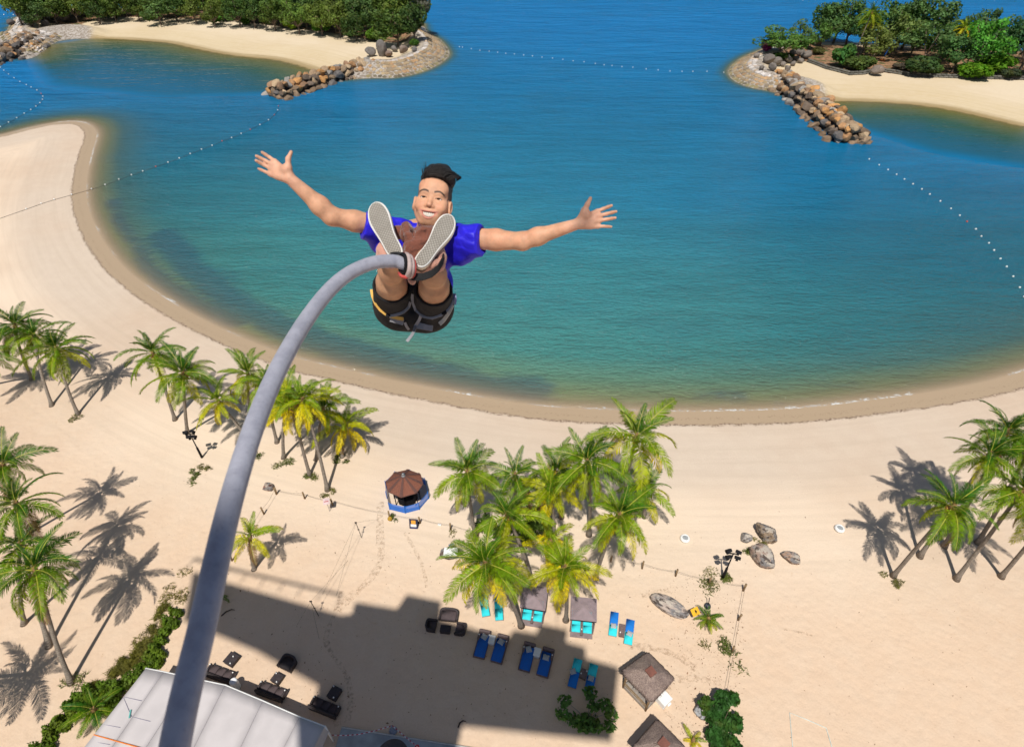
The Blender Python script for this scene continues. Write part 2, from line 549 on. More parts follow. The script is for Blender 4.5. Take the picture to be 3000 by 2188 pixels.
# ------------------------------------------------------------------ sea
def sea_material():
    t = NT('sea_water')
    p = t.pos()
    off = t.attr('off').outputs['Fac']; weed = t.attr('weed').outputs['Fac']; shoal = t.attr('shoal').outputs['Fac']; calm = t.attr('calm').outputs['Fac']
    big = t.noise(t.mapping(p, (.02, .05, 1)), 1.0, 3.0, .5)
    o2 = t.math('ADD', off, t.math('MULTIPLY', t.math('SUBTRACT', big, .5), t.smooth(off, 2.0, 18.0, 2.0, 14.0)))
    o3 = t.math('DIVIDE', o2, 60.0, clamp=True)
    clear = t.ramp(o3, [(0.0, (.27, .24, .13)), (.03, (.19, .245, .12)), (.085, (.105, .215, .145)), (.17, (.050, .200, .185)), (.5, (.034, .195, .225)), (1.0, (.014, .172, .285))])
    blue = t.ramp(o3, [(0.0, (.24, .20, .12)), (.035, (.14, .17, .095)), (.10, (.038, .105, .115)), (.25, (.010, .108, .16)), (.7, (.004, .11, .205)), (1.0, (.002, .13, .27))])
    c = t.mix(shoal, blue, clear)
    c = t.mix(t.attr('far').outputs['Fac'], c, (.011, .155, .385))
    cv = t.attr('cove').outputs['Fac']
    green = t.ramp(cv, [(0.0, (.20, .155, .05)), (.10, (.115, .12, .03)), (.30, (.035, .085, .045)), (.6, (.012, .085, .12)), (1.0, (.006, .10, .19))])
    c = t.mix(t.smooth(calm, .25, .95, 0, .92), c, green)
    patch = t.noise(t.mapping(p, (.055, .10, 1), (3, 8, 0)), 1.0, 4.0, .55)
    c = t.mix(t.math('MULTIPLY', t.smooth(patch, .45, .75), .35), c, t.mix(.5, c, (.02, .10, .16)))
    wn_ = t.noise(t.mapping(p, (.22, .42, 1)), 1.0, 6.0, .7)
    wf = t.smooth(t.math('ADD', weed, t.math('MULTIPLY', t.math('SUBTRACT', wn_, .5), .9)), .30, .85)
    g1 = t.noise(t.mapping(p, (.022, .11, 1), (3, 1, 0), (0, 0, R(-7))), 1.0, 5.0, .62, .5)
    g2 = t.noise(t.mapping(p, (.10, .52, 1), (8, 2, 0), (0, 0, R(9))), 1.0, 4.0, .65, .4)
    ripple_tint = t.math('ADD', t.math('MULTIPLY', t.math('SUBTRACT', g1, .5), .45), t.math('MULTIPLY', t.math('SUBTRACT', g2, .5), .48))  # light and dark of the ripple streaks put straight into the water colour
    ripple_tint = t.math('MULTIPLY', ripple_tint, t.math('MULTIPLY', t.smooth(off, 3.0, 14.0), t.math('SUBTRACT', 1.0, calm)))
    c = t.mix(1.0, c, t.math('ADD', 1.0, ripple_tint), 'MULTIPLY')
    c = t.mix(t.math('MULTIPLY', wf, .58), c, (.02, .075, .13))
    far_a = t.attr('far').outputs['Fac']
    # ripples: long low wind waves with finer chop on top
    w0 = t.noise(t.mapping(p, (.05, .19, 1), (2, 6, 0), (0, 0, R(-10))), 1.0, 3.0, .55, .6)
    w1 = t.noise(t.mapping(p, (.16, .62, 1), (0, 0, 0), (0, 0, R(14))), 1.0, 3.0, .6, .5)
    w2 = t.noise(t.mapping(p, (.7, 1.9, 1), (7, 2, 0), (0, 0, R(-8))), 1.0, 3.0, .6, .3)
    w3 = t.noise(t.mapping(p, (2.6, 5.2, 1), (1, 9, 0), (0, 0, R(5))), 1.0, 2.0, .6)
    w0, w1, w2, w3 = [t.math('SUBTRACT', w_, .5) for w_ in (w0, w1, w2, w3)]
    h = t.math('ADD', t.math('ADD', t.math('MULTIPLY', w0, t.math('MULTIPLY_ADD', far_a, 6.5, 1.0)), t.math('MULTIPLY', w1, t.math('MULTIPLY_ADD', far_a, 1.0, 1.1))), t.math('ADD', t.math('MULTIPLY', w2, 1.0), t.math('MULTIPLY', w3, .18)))
    still = t.smooth(calm, .0, .45); mirror = t.smooth(calm, .45, 1.0)
    h = t.math('MULTIPLY', h, t.math('MULTIPLY_ADD', still, -.94, 1.0))
    nrm = t.bump(h, 1.0, .85)
    fn = t.noise(t.mapping(p, (1.6, 1.6, 1)), 1.0, 5.0, .7)
    foam = t.math('MULTIPLY', t.math('MULTIPLY', t.smooth(t.math('ABSOLUTE', t.math('ADD', off, t.math('MULTIPLY', t.math('SUBTRACT', fn, .5), 1.9))), .02, .34, 1.0, 0.0), t.smooth(t.noise(t.mapping(p, (4, 4, 1)), 1.0, 3.0, .7), .42, .58)),
                  t.smooth(t.noise(t.mapping(p, (.09, .09, 1), (5, 1, 0)), 1.0, 3.0), .50, .60))
    foam = t.math('MULTIPLY', foam, t.attr('surf').outputs['Fac'])
    # water body: scattered light from below plus a sky reflection that wave slopes keep below the flat-water value
    df = t.n('ShaderNodeBsdfDiffuse'); t.set(df.inputs['Color'], c); t.set(df.inputs['Normal'], t.bump(h, .8, .6))
    gs = t.n('ShaderNodeBsdfGlossy'); t.set(gs.inputs['Roughness'], t.math('MULTIPLY_ADD', mirror, -.07, .11)); t.set(gs.inputs['Normal'], nrm)
    fr = t.n('ShaderNodeFresnel'); fr.inputs['IOR'].default_value = 1.333; t.set(fr.inputs['Normal'], nrm)
    far_ = t.attr('far').outputs['Fac']
    k = t.math('ADD', t.math('MULTIPLY_ADD', far_, -.22, .62), t.math('MULTIPLY', mirror, .34))
    bs = t.n('ShaderNodeMixShader'); t.set(bs.inputs[0], t.math('MULTIPLY', fr.outputs[0], k, clamp=True))
    t.t.links.new(df.outputs[0], bs.inputs[1]); t.t.links.new(gs.outputs[0], bs.inputs[2]); body = bs.outputs[0]
    tr = t.n('ShaderNodeBsdfTransparent')
    gl = t.n('ShaderNodeBsdfGlossy'); gl.inputs['Roughness'].default_value = .07; t.set(gl.inputs['Normal'], nrm)
    thin = t.n('ShaderNodeMixShader'); thin.inputs[0].default_value = .04
    t.t.links.new(tr.outputs[0], thin.inputs[1]); t.t.links.new(gl.outputs[0], thin.inputs[2])
    mx = t.n('ShaderNodeMixShader')
    a = t.math('SUBTRACT', 1.0, t.math('POWER', 2.718, t.math('MULTIPLY', t.math('MAXIMUM', off, 0.0), -.45)))
    t.set(mx.inputs[0], a)
    t.t.links.new(thin.outputs[0], mx.inputs[1]); t.t.links.new(body, mx.inputs[2])
    wh = t.n('ShaderNodeBsdfDiffuse'); wh.inputs[0].default_value = (.75, .78, .78, 1)
    mf = t.n('ShaderNodeMixShader'); t.set(mf.inputs[0], t.math('MULTIPLY', foam, .85))
    t.t.links.new(mx.outputs[0], mf.inputs[1]); t.t.links.new(wh.outputs[0], mf.inputs[2])
    return t.done(mf.outputs[0])
M_SEA = sea_material()

WEED_PX = [([(330, 590), (350, 650), (420, 745)], 2.2, .75), ([(415, 760), (480, 830), (560, 885), (620, 920), (690, 945)], 2.2, .95), ([(480, 690), (560, 790), (640, 850), (720, 905), (800, 945), (900, 992), (1000, 1022), (1120, 1055), (1260, 1092), (1420, 1128), (1560, 1140)], 3.4, 1.0),
           ([(470, 690), (520, 760), (640, 800), (700, 810)], 2.6, .55), ([(2060, 1165), (2120, 1158), (2170, 1165)], 2.0, .6), ([(2310, 1142), (2440, 1120), (2530, 1135)], 2.2, .5), ([(2270, 1179), (2288, 1180)], .8, 1.0),
           ([(2100, 1222), (2150, 1222)], .8, .8), ([(2350, 1215), (2380, 1208)], .8, .7), ([(2500, 1208), (2580, 1200)], 1.0, .8)]
CALM_PX = [(100, 140), (330, 110), (700, 160), (900, 205), (800, 260), (500, 270), (200, 240)]
CALM_R = [(2430, 290), (2700, 300), (3000, 360), (3000, 470), (2750, 430), (2560, 370)]
def attr_sea(X, Y):
    sm, _ = signed(X, Y, MAIN_S); sl, _ = signed(X, Y, ISLL_S); sr, _ = signed(X, Y, ISLR_S)
    off = np.minimum(np.minimum(-sm - 2.4, np.where(-sl > 0, -sl * 3.2, -sl)), np.where(-sr > 0, -sr * 3.2, -sr))
    cove = np.minimum(-sl, -sr)
    weed = np.zeros(X.shape)
    for pts, w, s in WEED_PX:
        d, _ = seg_dist(X, Y, [G2(x, y, SEA_Z) for x, y in pts], False)
        weed = np.maximum(weed, s * np.exp(-(d / w) ** 2))
    c0 = G2(1330, 860, SEA_Z)
    shoal = np.exp(-(((X - c0[0]) / 58) ** 2 + ((Y - c0[1]) / 75) ** 2) ** 1.3)
    calm = np.zeros(X.shape)
    for pl in (CALM_PX, CALM_R):
        pg = [G2(x, y, SEA_Z) for x, y in pl]
        d, _ = seg_dist(X, Y, pg, True)
        calm = np.maximum(calm, sstep(np.where(inside_poly(X, Y, pg), d, -d), -12, 3))
    surf = np.where((-sm - 2.4) < 4, 1.0, 0.0)
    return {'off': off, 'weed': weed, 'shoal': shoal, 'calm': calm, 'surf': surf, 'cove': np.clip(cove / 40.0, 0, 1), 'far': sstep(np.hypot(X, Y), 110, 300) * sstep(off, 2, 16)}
far = np.array([500, 620, 800, 1100, 1600, 2500, 4500, 9000.0])
xs = np.concatenate([-far[::-1], np.arange(-400, -130, 6.0), np.arange(-130, 130, 1.2), np.arange(130, 401, 6.0), far])
ys = np.concatenate([np.array([-9000, -4000, -1500, -600, -250, -100.0]), np.arange(10, 120, 1.2), np.arange(120, 420, 3.0), far])
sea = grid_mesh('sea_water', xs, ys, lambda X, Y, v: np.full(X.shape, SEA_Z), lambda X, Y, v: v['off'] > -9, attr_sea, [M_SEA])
tag(sea, kind='structure')
# ------------------------------------------------------------------ bungee tower behind and above the camera (out of frame; it shades the sand)
M_STEEL = paint('tower_steel', (.33, .34, .36), .5, .1, 1.0)
TOWER_Z = 64.0
def unshade(px, py):
    g = G(px, py, 0)
    return (float(g[0]) - SHX * TOWER_Z, float(g[1]) - SHY * TOWER_Z)
DECK_PX = [(566, 1676), (654, 1705), (1000, 1803), (1031, 1800), (1040, 1765), (1163, 1785), (1190, 1743), (1292, 1763), (1289, 1815), (1398, 1847), (1490, 1869), (1504, 1847), (1570, 1858),
           (1583, 1829), (1663, 1847), (1658, 1882), (1716, 1898), (1716, 1929), (1813, 1957), (1791, 2169), (1322, 2121), (1309, 2178), (1300, 2270), (940, 2270), (924, 2060), (932, 2006),
           (751, 1904), (601, 1842), (540, 1815)]
tw = empty('bungee_tower', (-13, -8, 0))
tag(tw, 'tall steel bungee tower behind the camera shading the sand below', 'tower')
mb = MB(); mb.prism([(p[0] + 13, p[1] + 8) for p in (unshade(*q) for q in DECK_PX)], TOWER_Z - .15, TOWER_Z + .15)
mb.build('platform', M_STEEL, tw)
mb = MB()
ra = [unshade(566, 1640), unshade(654, 1666), unshade(1000, 1747)]
mb.tube([(p[0] + 13, p[1] + 8, TOWER_Z + .3) for p in ra], .16, 6)
for k in range(9):
    q = ra[0] if k == 0 else None
    f = k / 8.0
    a = (ra[0][0] + (ra[2][0] - ra[0][0]) * f + 13, ra[0][1] + (ra[2][1] - ra[0][1]) * f + 8)
    mb.tube([(a[0], a[1], TOWER_Z + .3), (a[0] - .25, a[1] - .9, TOWER_Z - .1)], .06, 5)
mb.build('handrail', M_STEEL, tw)
for dx, dy in ((-3, -2.2), (3, -2.2), (-3, 2.2), (3, 2.2)):
    mb = MB(); mb.box((dx, dy - 3, TOWER_Z / 2), (.8, .8, TOWER_Z - .4)); mb.build('column', M_STEEL, tw)
mb = MB(); mb.box((0, -3, TOWER_Z / 2), (4.6, 3.2, TOWER_Z - 1)); mb.build('lift_shaft', M_STEEL, tw)

# ------------------------------------------------------------------ coconut palms
def leaf_material(name, rough=.5, trans=.24):
    t = NT(name)
    oi = t.n('ShaderNodeObjectInfo')
    p = t.obj()
    n1 = t.noise(p, 2.2, 3.0, .6)
    n2 = t.noise(t.mapping(t.pos(), (.6, .6, .6)), 1.0, 2.0)
    c = t.mix(1.0, oi.outputs['Color'], t.smooth(n1, .3, .7, .5, 1.4), 'MULTIPLY')
    c = t.mix(t.smooth(n2, .45, .7, 0, .35), c, t.mix(.5, c, (.30, .28, .02)))
    b = t.principled(c, rough, None, .2)
    tl = t.n('ShaderNodeBsdfTranslucent'); t.set(tl.inputs[0], t.mix(1.0, c, (1.0, 1.25, .5), 'MULTIPLY'))
    m = t.n('ShaderNodeMixShader'); m.inputs[0].default_value = trans
    t.t.links.new(b, m.inputs[1]); t.t.links.new(tl.outputs[0], m.inputs[2])
    return t.done(m.outputs[0])
M_LEAF = leaf_material('palm_leaflets')
M_RIB = paint('palm_rib', (.40, .40, .05), .45, .15)
def bark_material():
    t = NT('palm_bark')
    p = t.obj()
    sx = t.n('ShaderNodeSeparateXYZ'); t.set(sx.inputs[0], p)
    ring = t.math('SINE', t.math('ADD', t.math('MULTIPLY', sx.outputs[2], 42.0), t.math('MULTIPLY', t.noise(p, 3.0, 2.0), 5.0)))
    n1 = t.noise(p, 5.0, 5.0, .65)
    c = t.mix(t.smooth(n1, .3, .7), (.20, .165, .135), (.34, .29, .24))
    c = t.mix(t.smooth(ring, .3, 1.0, 0, .55), c, (.09, .075, .06))
    return t.done(t.principled(c, .85, t.bump(t.math('ADD', ring, t.math('MULTIPLY', n1, 2.0)), .6, .03), .2))
M_BARK = bark_material()
M_FIBRE = paint('palm_fibre', (.22, .13, .055), .9, .3, 8.0)
M_NUT = paint('coconut_skin', (.42, .24, .04), .5, .3, 6.0)

def frond_mesh(name, L, droop, seed, pairs=58, leaf=.78, hang=.55, twist=0.0):
    r = random.Random(seed)
    mb = MB()
    # midrib: starts along +X and bends down
    N = 14
    pts, tans, ang = [], [], 0.0
    p = Vector((0, 0, 0))
    side = r.uniform(-.10, .10)
    for i in range(N + 1):
        f = i / N
        pts.append(p.copy())
        a = -droop * f ** 1.5
        d = Vector((math.cos(a), side * f, math.sin(a))).normalized()
        tans.append(d)
        p = p + d * (L / N)
    def at(f):
        x = min(f * N, N - 1e-6); i = int(x); u = x - i
        return pts[i].lerp(pts[i + 1], u), tans[i].lerp(tans[min(i + 1, N)], u).normalized()
    mb.tube(pts, [.036 * (1 - .85 * (i / N)) + .005 for i in range(N + 1)], 5, 1)
    tw0 = r.uniform(-.25, .25) + twist
    for sgn in (-1, 1):
        for k in range(pairs):
            f = .13 + .87 * (k + r.uniform(-.25, .25)) / pairs
            f = min(max(f, .12), .995)
            if r.random() < .05: continue
            o, d = at(f)
            lat = Vector((0, 0, 1)).cross(d).normalized() * sgn
            up = d.cross(Vector((0, 0, 1)).cross(d)).normalized()
            if up.z < 0: up = -up
            ln = leaf * L / 3.8 * (math.sin(math.pi * min(1, .12 + f * .86)) ** .6 * .95 + .12) * r.uniform(.82, 1.12)
            sweep = .35 + .75 * f + r.uniform(-.08, .08)
            base = (lat * math.cos(sweep) + d * math.sin(sweep)).normalized()
            base = (base + up * (.35 + tw0 * sgn + r.uniform(-.15, .12))).normalized()
            w = .031 * L / 3.8 * r.uniform(.9, 1.3)
            q0 = o
            q1 = q0 + base * ln * .45
            dn = (base + Vector((0, 0, -hang * r.uniform(.7, 1.4)))).normalized()
            q2 = q1 + dn * ln * .33
            dn2 = (dn + Vector((0, 0, -hang * 1.1))).normalized()
            q3 = q2 + dn2 * ln * .25
            wv = d * 1.0
            mb.add([q0 - wv * w * .5, q0 + wv * w * .5, q1 - wv * w, q1 + wv * w, q2 - wv * w * .75, q2 + wv * w * .75, q3],
                   [(0, 1, 3, 2), (2, 3, 5, 4), (4, 5, 6)], 0)
    return mb.mesh(name, [M_LEAF, M_RIB])
FR_UP = [frond_mesh('frond_young', 3.4, .75, 1, 54, .62, .22), frond_mesh('frond_young', 3.6, 1.0, 2, 54, .68, .3)]
FR_MID = [frond_mesh('frond_arched', 4.1, 1.25, 3), frond_mesh('frond_arched', 4.0, 1.5, 4, 58, .8, .65), frond_mesh('frond_arched', 4.2, 1.05, 5, 58, .78, .5, .2), frond_mesh('frond_arched', 3.9, 1.4, 12, 56, .8, .6, -.2)]
FR_LOW = [frond_mesh('frond_drooping', 3.9, 1.0, 6, 54, .85, .9), frond_mesh('frond_drooping', 3.7, 1.3, 7, 54, .85, 1.0)]
nut_mb = MB()
for k in range(9):
    a = k * 2.4; rr = .20 + .05 * (k % 3)
    nut_mb.lathe([(.005, -.13), (.08, -.10), (.115, -.02), (.10, .06), (.05, .11), (.005, .125)], 7, (rr * math.cos(a), rr * math.sin(a), -.22 - .1 * (k % 3)))
NUT_ME = nut_mb.mesh('coconut_cluster', M_NUT, True)

GREEN, OLIVE, YELLOW = (.032, .120, .005), (.19, .29, .004), (.74, .56, .006)
DEAD = (.22, .12, .05)
def palm(base, crown_px, h, label, tone=0.3, n=22, size=1.0, seed=0, group='coconut palms on the beach', bend=.3, yaw=None, base_pt=None, crown_pt=None, nuts=True):
    """a coconut palm: base pixel, crown pixel, crown height; tone 0 deep green .. 1 yellow"""
    r = random.Random(seed * 77 + 5)
    b = Vector(base_pt) if base_pt is not None else GP(*base)
    c = Vector(crown_pt) if crown_pt is not None else Vector(G(crown_px[0], crown_px[1], h + b.z))
    t = empty('coconut_palm', b)
    tag(t, label, 'palm tree', group)
    d = c - b
    mb = MB()
    pts, rad = [], []
    for i in range(15):
        f = i / 14
        s = f + bend * math.sin(math.pi * f) * .55 * (1 if d.xy.length > .4 else 0)
        lat = Vector((d.x, d.y, 0)) * (f * (1 - bend) + bend * f * f if bend >= 0 else f)
        wob = .12 * math.sin(f * 4 + seed) * (h / 8)
        pts.append(Vector((lat.x + wob * .5, lat.y + wob * .3, d.z * f - .12 * (1 - f))))
        rad.append((.125 + .05 * (1 - f) + .16 * max(0, 1 - f * 9) ** 1.5) * (.75 + .3 * size))
    mb.tube(pts, rad, 10)
    mb.build('trunk', M_BARK, t, True)
    top = pts[-1]
    ax = (pts[-1] - pts[-3]).normalized()
    hb = MB(); hb.tube([top - ax * .5, top - ax * .1, top + ax * .25, top + ax * .6], [.15, .21, .17, .03], 8)
    hb.build('crown_shaft', M_FIBRE, t, True)
    lean = Quaternion((0, 0, 1), 0).slerp(Vector((0, 0, 1)).rotation_difference(ax), .6)
    y0 = r.uniform(0, 6.28)
    for k in range(n):
        f = k / (n - 1)
        az = y0 + k * 2.39996 + r.uniform(-.34, .34)
        el = R(84) - (f ** .8) * R(r.uniform(108, 136)) + r.uniform(-.2, .2)
        me = r.choice(FR_UP) if f < .24 else (r.choice(FR_MID) if f < .76 else r.choice(FR_LOW))
        q = lean @ Quaternion((0, 0, 1), az) @ Quaternion((0, 1, 0), -el) @ Quaternion((1, 0, 0), r.uniform(-.35, .35))
        g = min(1.0, max(0.0, tone + .10 + (f - .55) * .85 + r.uniform(-.12, .12)))
        col = [GREEN[i] + (OLIVE[i] - GREEN[i]) * min(1, g * 2) if g < .5 else OLIVE[i] + (YELLOW[i] - OLIVE[i]) * (g - .5) * 2 for i in range(3)]
        if f > .93 and r.random() < .45: col = DEAD
        o = link('frond', me, t, top + ax * (.22 - .3 * f), None, None, col)
        o.rotation_mode = 'QUATERNION'; o.rotation_quaternion = q
        s = size * r.uniform(.78, 1.1) * (.8 if f < .1 else 1)
        o.scale = (s, s, s)
    if nuts and h > 4:
        link('coconut_cluster', NUT_ME, t, top, (0, 0, r.uniform(0, 6)))
    return t

def shaded_crown(sx, sy, h):
    """crown point whose shadow falls at a pixel"""
    g = G(sx, sy, 0)
    return (g[0] - SHX * h, g[1] - SHY * h, h)

PG = 'coconut palms on the beach'
# upper-left clump
palm((92, 1112), (46, 955), 7.5, 'dark palm at the upper end of the clump on the beach edge', .12, 23, 1.05, 1, bend=.5)
palm((150, 1189), (100, 985), 7.0, 'middle palm of the dark three-palm clump with a short visible trunk', .15, 22, 1.0, 2)
palm((228, 1214), (165, 1026), 7.2, 'palm with a curved trunk casting a long star-shaped shadow to its right', .2, 24, 1.1, 3)
palm((-30, 1130), (-52, 1040), 6, 'palm almost hidden beyond the picture edge beside the dark clump', .15, 20, 1.0, 4)
# second clump and the yellow row behind the cord
palm((515, 1229), (448, 1036), 8.6, 'dark green palm standing behind the floodlight pole clump', .15, 23, 1.0, 5)
palm((549, 1268), (538, 1094), 8.8, 'palm whose trunk rises straight behind the floodlight head', .28, 23, 1.05, 6)
palm((742, 1312), (644, 1178), 5.6, 'short yellow-green palm leaning out from behind the grey cord', .55, 19, .92, 7)
palm((738, 1240), (727, 1098), 6.8, 'palm by the waterline with its crown partly behind the cord', .4, 21, .92, 8)
palm((811, 1296), (782, 1130), 7.0, 'thin palm directly behind the cord with a slender pale trunk', .35, 20, .9, 9)
palm((832, 1341), (838, 1158), 7.6, 'palm with grass round its foot just right of the cord', .42, 20, .9, 10)
palm((910, 1391), (850, 1197), 8.2, 'bright yellow palm with a long leaning trunk beside the cord', .78, 20, .92, 11)
palm((961, 1435), (890, 1172), 9.6, 'tall palm with the longest bent trunk in the yellow row', .5, 21, .9, 12, bend=.15)
palm((925, 1346), (948, 1200), 6.0, 'green palm between the yellow palms, trunk crossing behind another', .45, 20, .88, 13)
palm((1002, 1338), (1010, 1250), 3.6, 'low yellow palm at the right end of the yellow row', .7, 19, .98, 14)
# centre grove
palm((1392, 1580), (1369, 1386), 8.6, 'tall palm at the left corner of the central grove near the kiosk', .28, 25, 1.0, 15)
palm((1512, 1515), (1508, 1394), 5.6, 'narrow dark palm at the back of the central grove', .25, 17, .92, 16)
palm((1646, 1515), (1628, 1388), 6.0, 'deep green palm in the middle of the grove behind a yellow one', .25, 20, 1.0, 17)
palm((1624, 1566), (1612, 1432), 6.2, 'yellow-green palm with a straight trunk in the middle of the grove', .62, 17, .9, 18)
palm((1725, 1567), (1724, 1352), 10.5, 'tall green palm with a straight bare trunk towards the sea', .25, 24, 1.05, 19)
palm((1800, 1560), (1866, 1280), 12.0, 'tallest windswept palm whose crown overlaps the waterline', .45, 17, 1.22, 20, bend=.1)
palm((1886, 1515), (1890, 1438), 3.4, 'small palm below the windswept tall one at the grove edge', .3, 17, .85, 21)
palm((1745, 1692), (1811, 1512), 10.0, 'round-crowned palm on a leaning trunk at the right of the grove', .42, 24, .9, 22)
palm((1566, 1714), (1484, 1512), 9.0, 'palm with a curved trunk in the heart of the grove above shrubs', .32, 22, .88, 23)
palm((1530, 1831), (1424, 1652), 10.5, 'large palm leaning over the hidden turquoise lounger near the wicker seats', .45, 28, 1.05, 24)
palm((1658, 1816), (1657, 1664), 7.6, 'yellow-green palm standing between the two square canopies', .56, 24, .86, 25)
palm((1640, 1690), (1617, 1586), 5.0, 'small yellow palm peeping out behind the one between the canopies', .7, 15, .7, 26)
palm((743, 1668), (733, 1574), 4.2, 'young palm without a trunk on open sand right of the cord', .6, 15, .72, 27, nuts=False)
# left edge, lower
palm((143, 1894), (46, 1480), 10.0, 'tall palm at the left edge whose trunk crosses behind another', .10, 23, .92, 28, bend=.12)
palm((211, 1998), (100, 1674), 9.0, 'big leaning palm in the left corner with grass at its foot', .14, 25, .98, 29, bend=.2)
palm((73, 1826), (56, 1600), 7.5, 'palm with a plain upright trunk half hidden under the big leaning one', .12, 18, .85, 30)
palm((-40, 1640), (8, 1364), 10.0, 'palm at the picture edge above the tall crossing one', .1, 22, .92, 31)
palm(None, None, 9, 'palm outside the picture whose shadow falls on the lower left sand', .3, 22, 1.05, 32, base_pt=(G2(-330, 2040) + (0,)), crown_pt=shaded_crown(80, 1972, 9))
# right edge
palm((2615, 1688), (2789, 1484), 10.6, 'strongly leaning palm nearest the boulders with a star shadow', .2, 23, .95, 34, bend=.05)
palm((2695, 1630), (2893, 1338), 12.0, 'palm leaning far right with its trunk behind the nearest leaner', .18, 22, .95, 35, bend=.1)
palm((2768, 1600), (2948, 1268), 12.5, 'highest palm of the right-hand leaning clump', .12, 22, .92, 36, bend=.1)
palm((2802, 1696), (2992, 1440), 11.0, 'palm in the right clump on a long smooth trunk, crown at the edge', .15, 22, .95, 37, bend=.1)
palm((2932, 1690), (3090, 1500), 10.0, 'palm at the far right whose trunk runs out of the picture', .3, 22, 1.0, 38, bend=.1)
palm((2862, 1592), (3010, 1330), 11.0, 'dark palm at the right edge with a crooked trunk', .2, 22, 1.05, 39, bend=.25)
# small cycads and seedlings
palm((2080, 1842), (2077, 1816), .7, 'small dense dark palm beside the yellow warning sign', .22, 20, .36, 40, 'small palms in the sand', nuts=False)
palm((276, 2098), (275, 2078), 1.0, 'small spiky palm between the hedge and the white roof', .1, 20, .52, 41, 'small palms in the sand', nuts=False)
palm((2032, 2178), (2032, 2170), .4, 'tiny bright yellow-green palm seedling near the broad-leaved shrub', .75, 9, .3, 42, 'small palms in the sand', nuts=False)
palm((638, 1756), (636, 1748), .4, 'small green palm shoot just right of the cord in the shade', .2, 10, .38, 43, 'small palms in the sand', nuts=False)
# ------------------------------------------------------------------ rocks
def rock_mesh(name, seed, mat, sub=2, angular=.5, smooth=False):
    r = random.Random(seed)
    bm = bmesh.new()
    bmesh.ops.create_icosphere(bm, subdivisions=sub, radius=.5)
    planes = []
    for _ in range(int(6 + angular * 6)):
        n = Vector((r.gauss(0, 1), r.gauss(0, 1), r.gauss(0, 1))).normalized()
        planes.append((n, r.uniform(.22, .42)))
    for v in bm.verts:
        for n, d in planes:
            e = v.co.dot(n) - d
            if e > 0: v.co -= n * e * (.6 + .4 * angular)
        v.co += Vector((r.uniform(-1, 1), r.uniform(-1, 1), r.uniform(-1, 1))) * .018
    me = bpy.data.meshes.new(name)
    bm.to_mesh(me); bm.free()
    me.materials.append(mat)
    if smooth: me.polygons.foreach_set('use_smooth', [True] * len(me.polygons))
    return me
def rock_extra(t, c, p):
    n = t.noise(p, 2.5, 5.0, .65)
    c = t.mix(t.smooth(n, .52, .66, 0, .55), c, t.mix(1.0, c, (.42, .36, .34), 'MULTIPLY'))
    n2 = t.noise(t.mapping(p, (1, 1, 1), (9, 3, 1)), 3.0, 4.0, .6)
    return t.mix(t.smooth(n2, .58, .7, 0, .35), c, (.40, .32, .23))
M_ROCK = tinted('rock', .28, .85, 3.0, .5, 7.0, .06, rock_extra)
ROCKS = [rock_mesh('rock', 100 + i, M_ROCK, 2, 1.0) for i in range(10)]
ROCK_COL = [(.19, .135, .09), (.22, .15, .095), (.27, .19, .12), (.135, .10, .075), (.40, .29, .18), (.46, .24, .09), (.36, .20, .095), (.28, .17, .10), (.12, .11, .105), (.28, .26, .235)]

def put_rock(parent, p, s, r, col, name='rock', squash=(.6, .95)):
    o = link(name, r.choice(ROCKS), parent, p, (r.uniform(-.5, .5), r.uniform(-.5, .5), r.uniform(0, 6.28)), None, col)
    o.scale = (s * r.uniform(.9, 1.6), s * r.uniform(.75, 1.05), s * r.uniform(*squash))
    return o

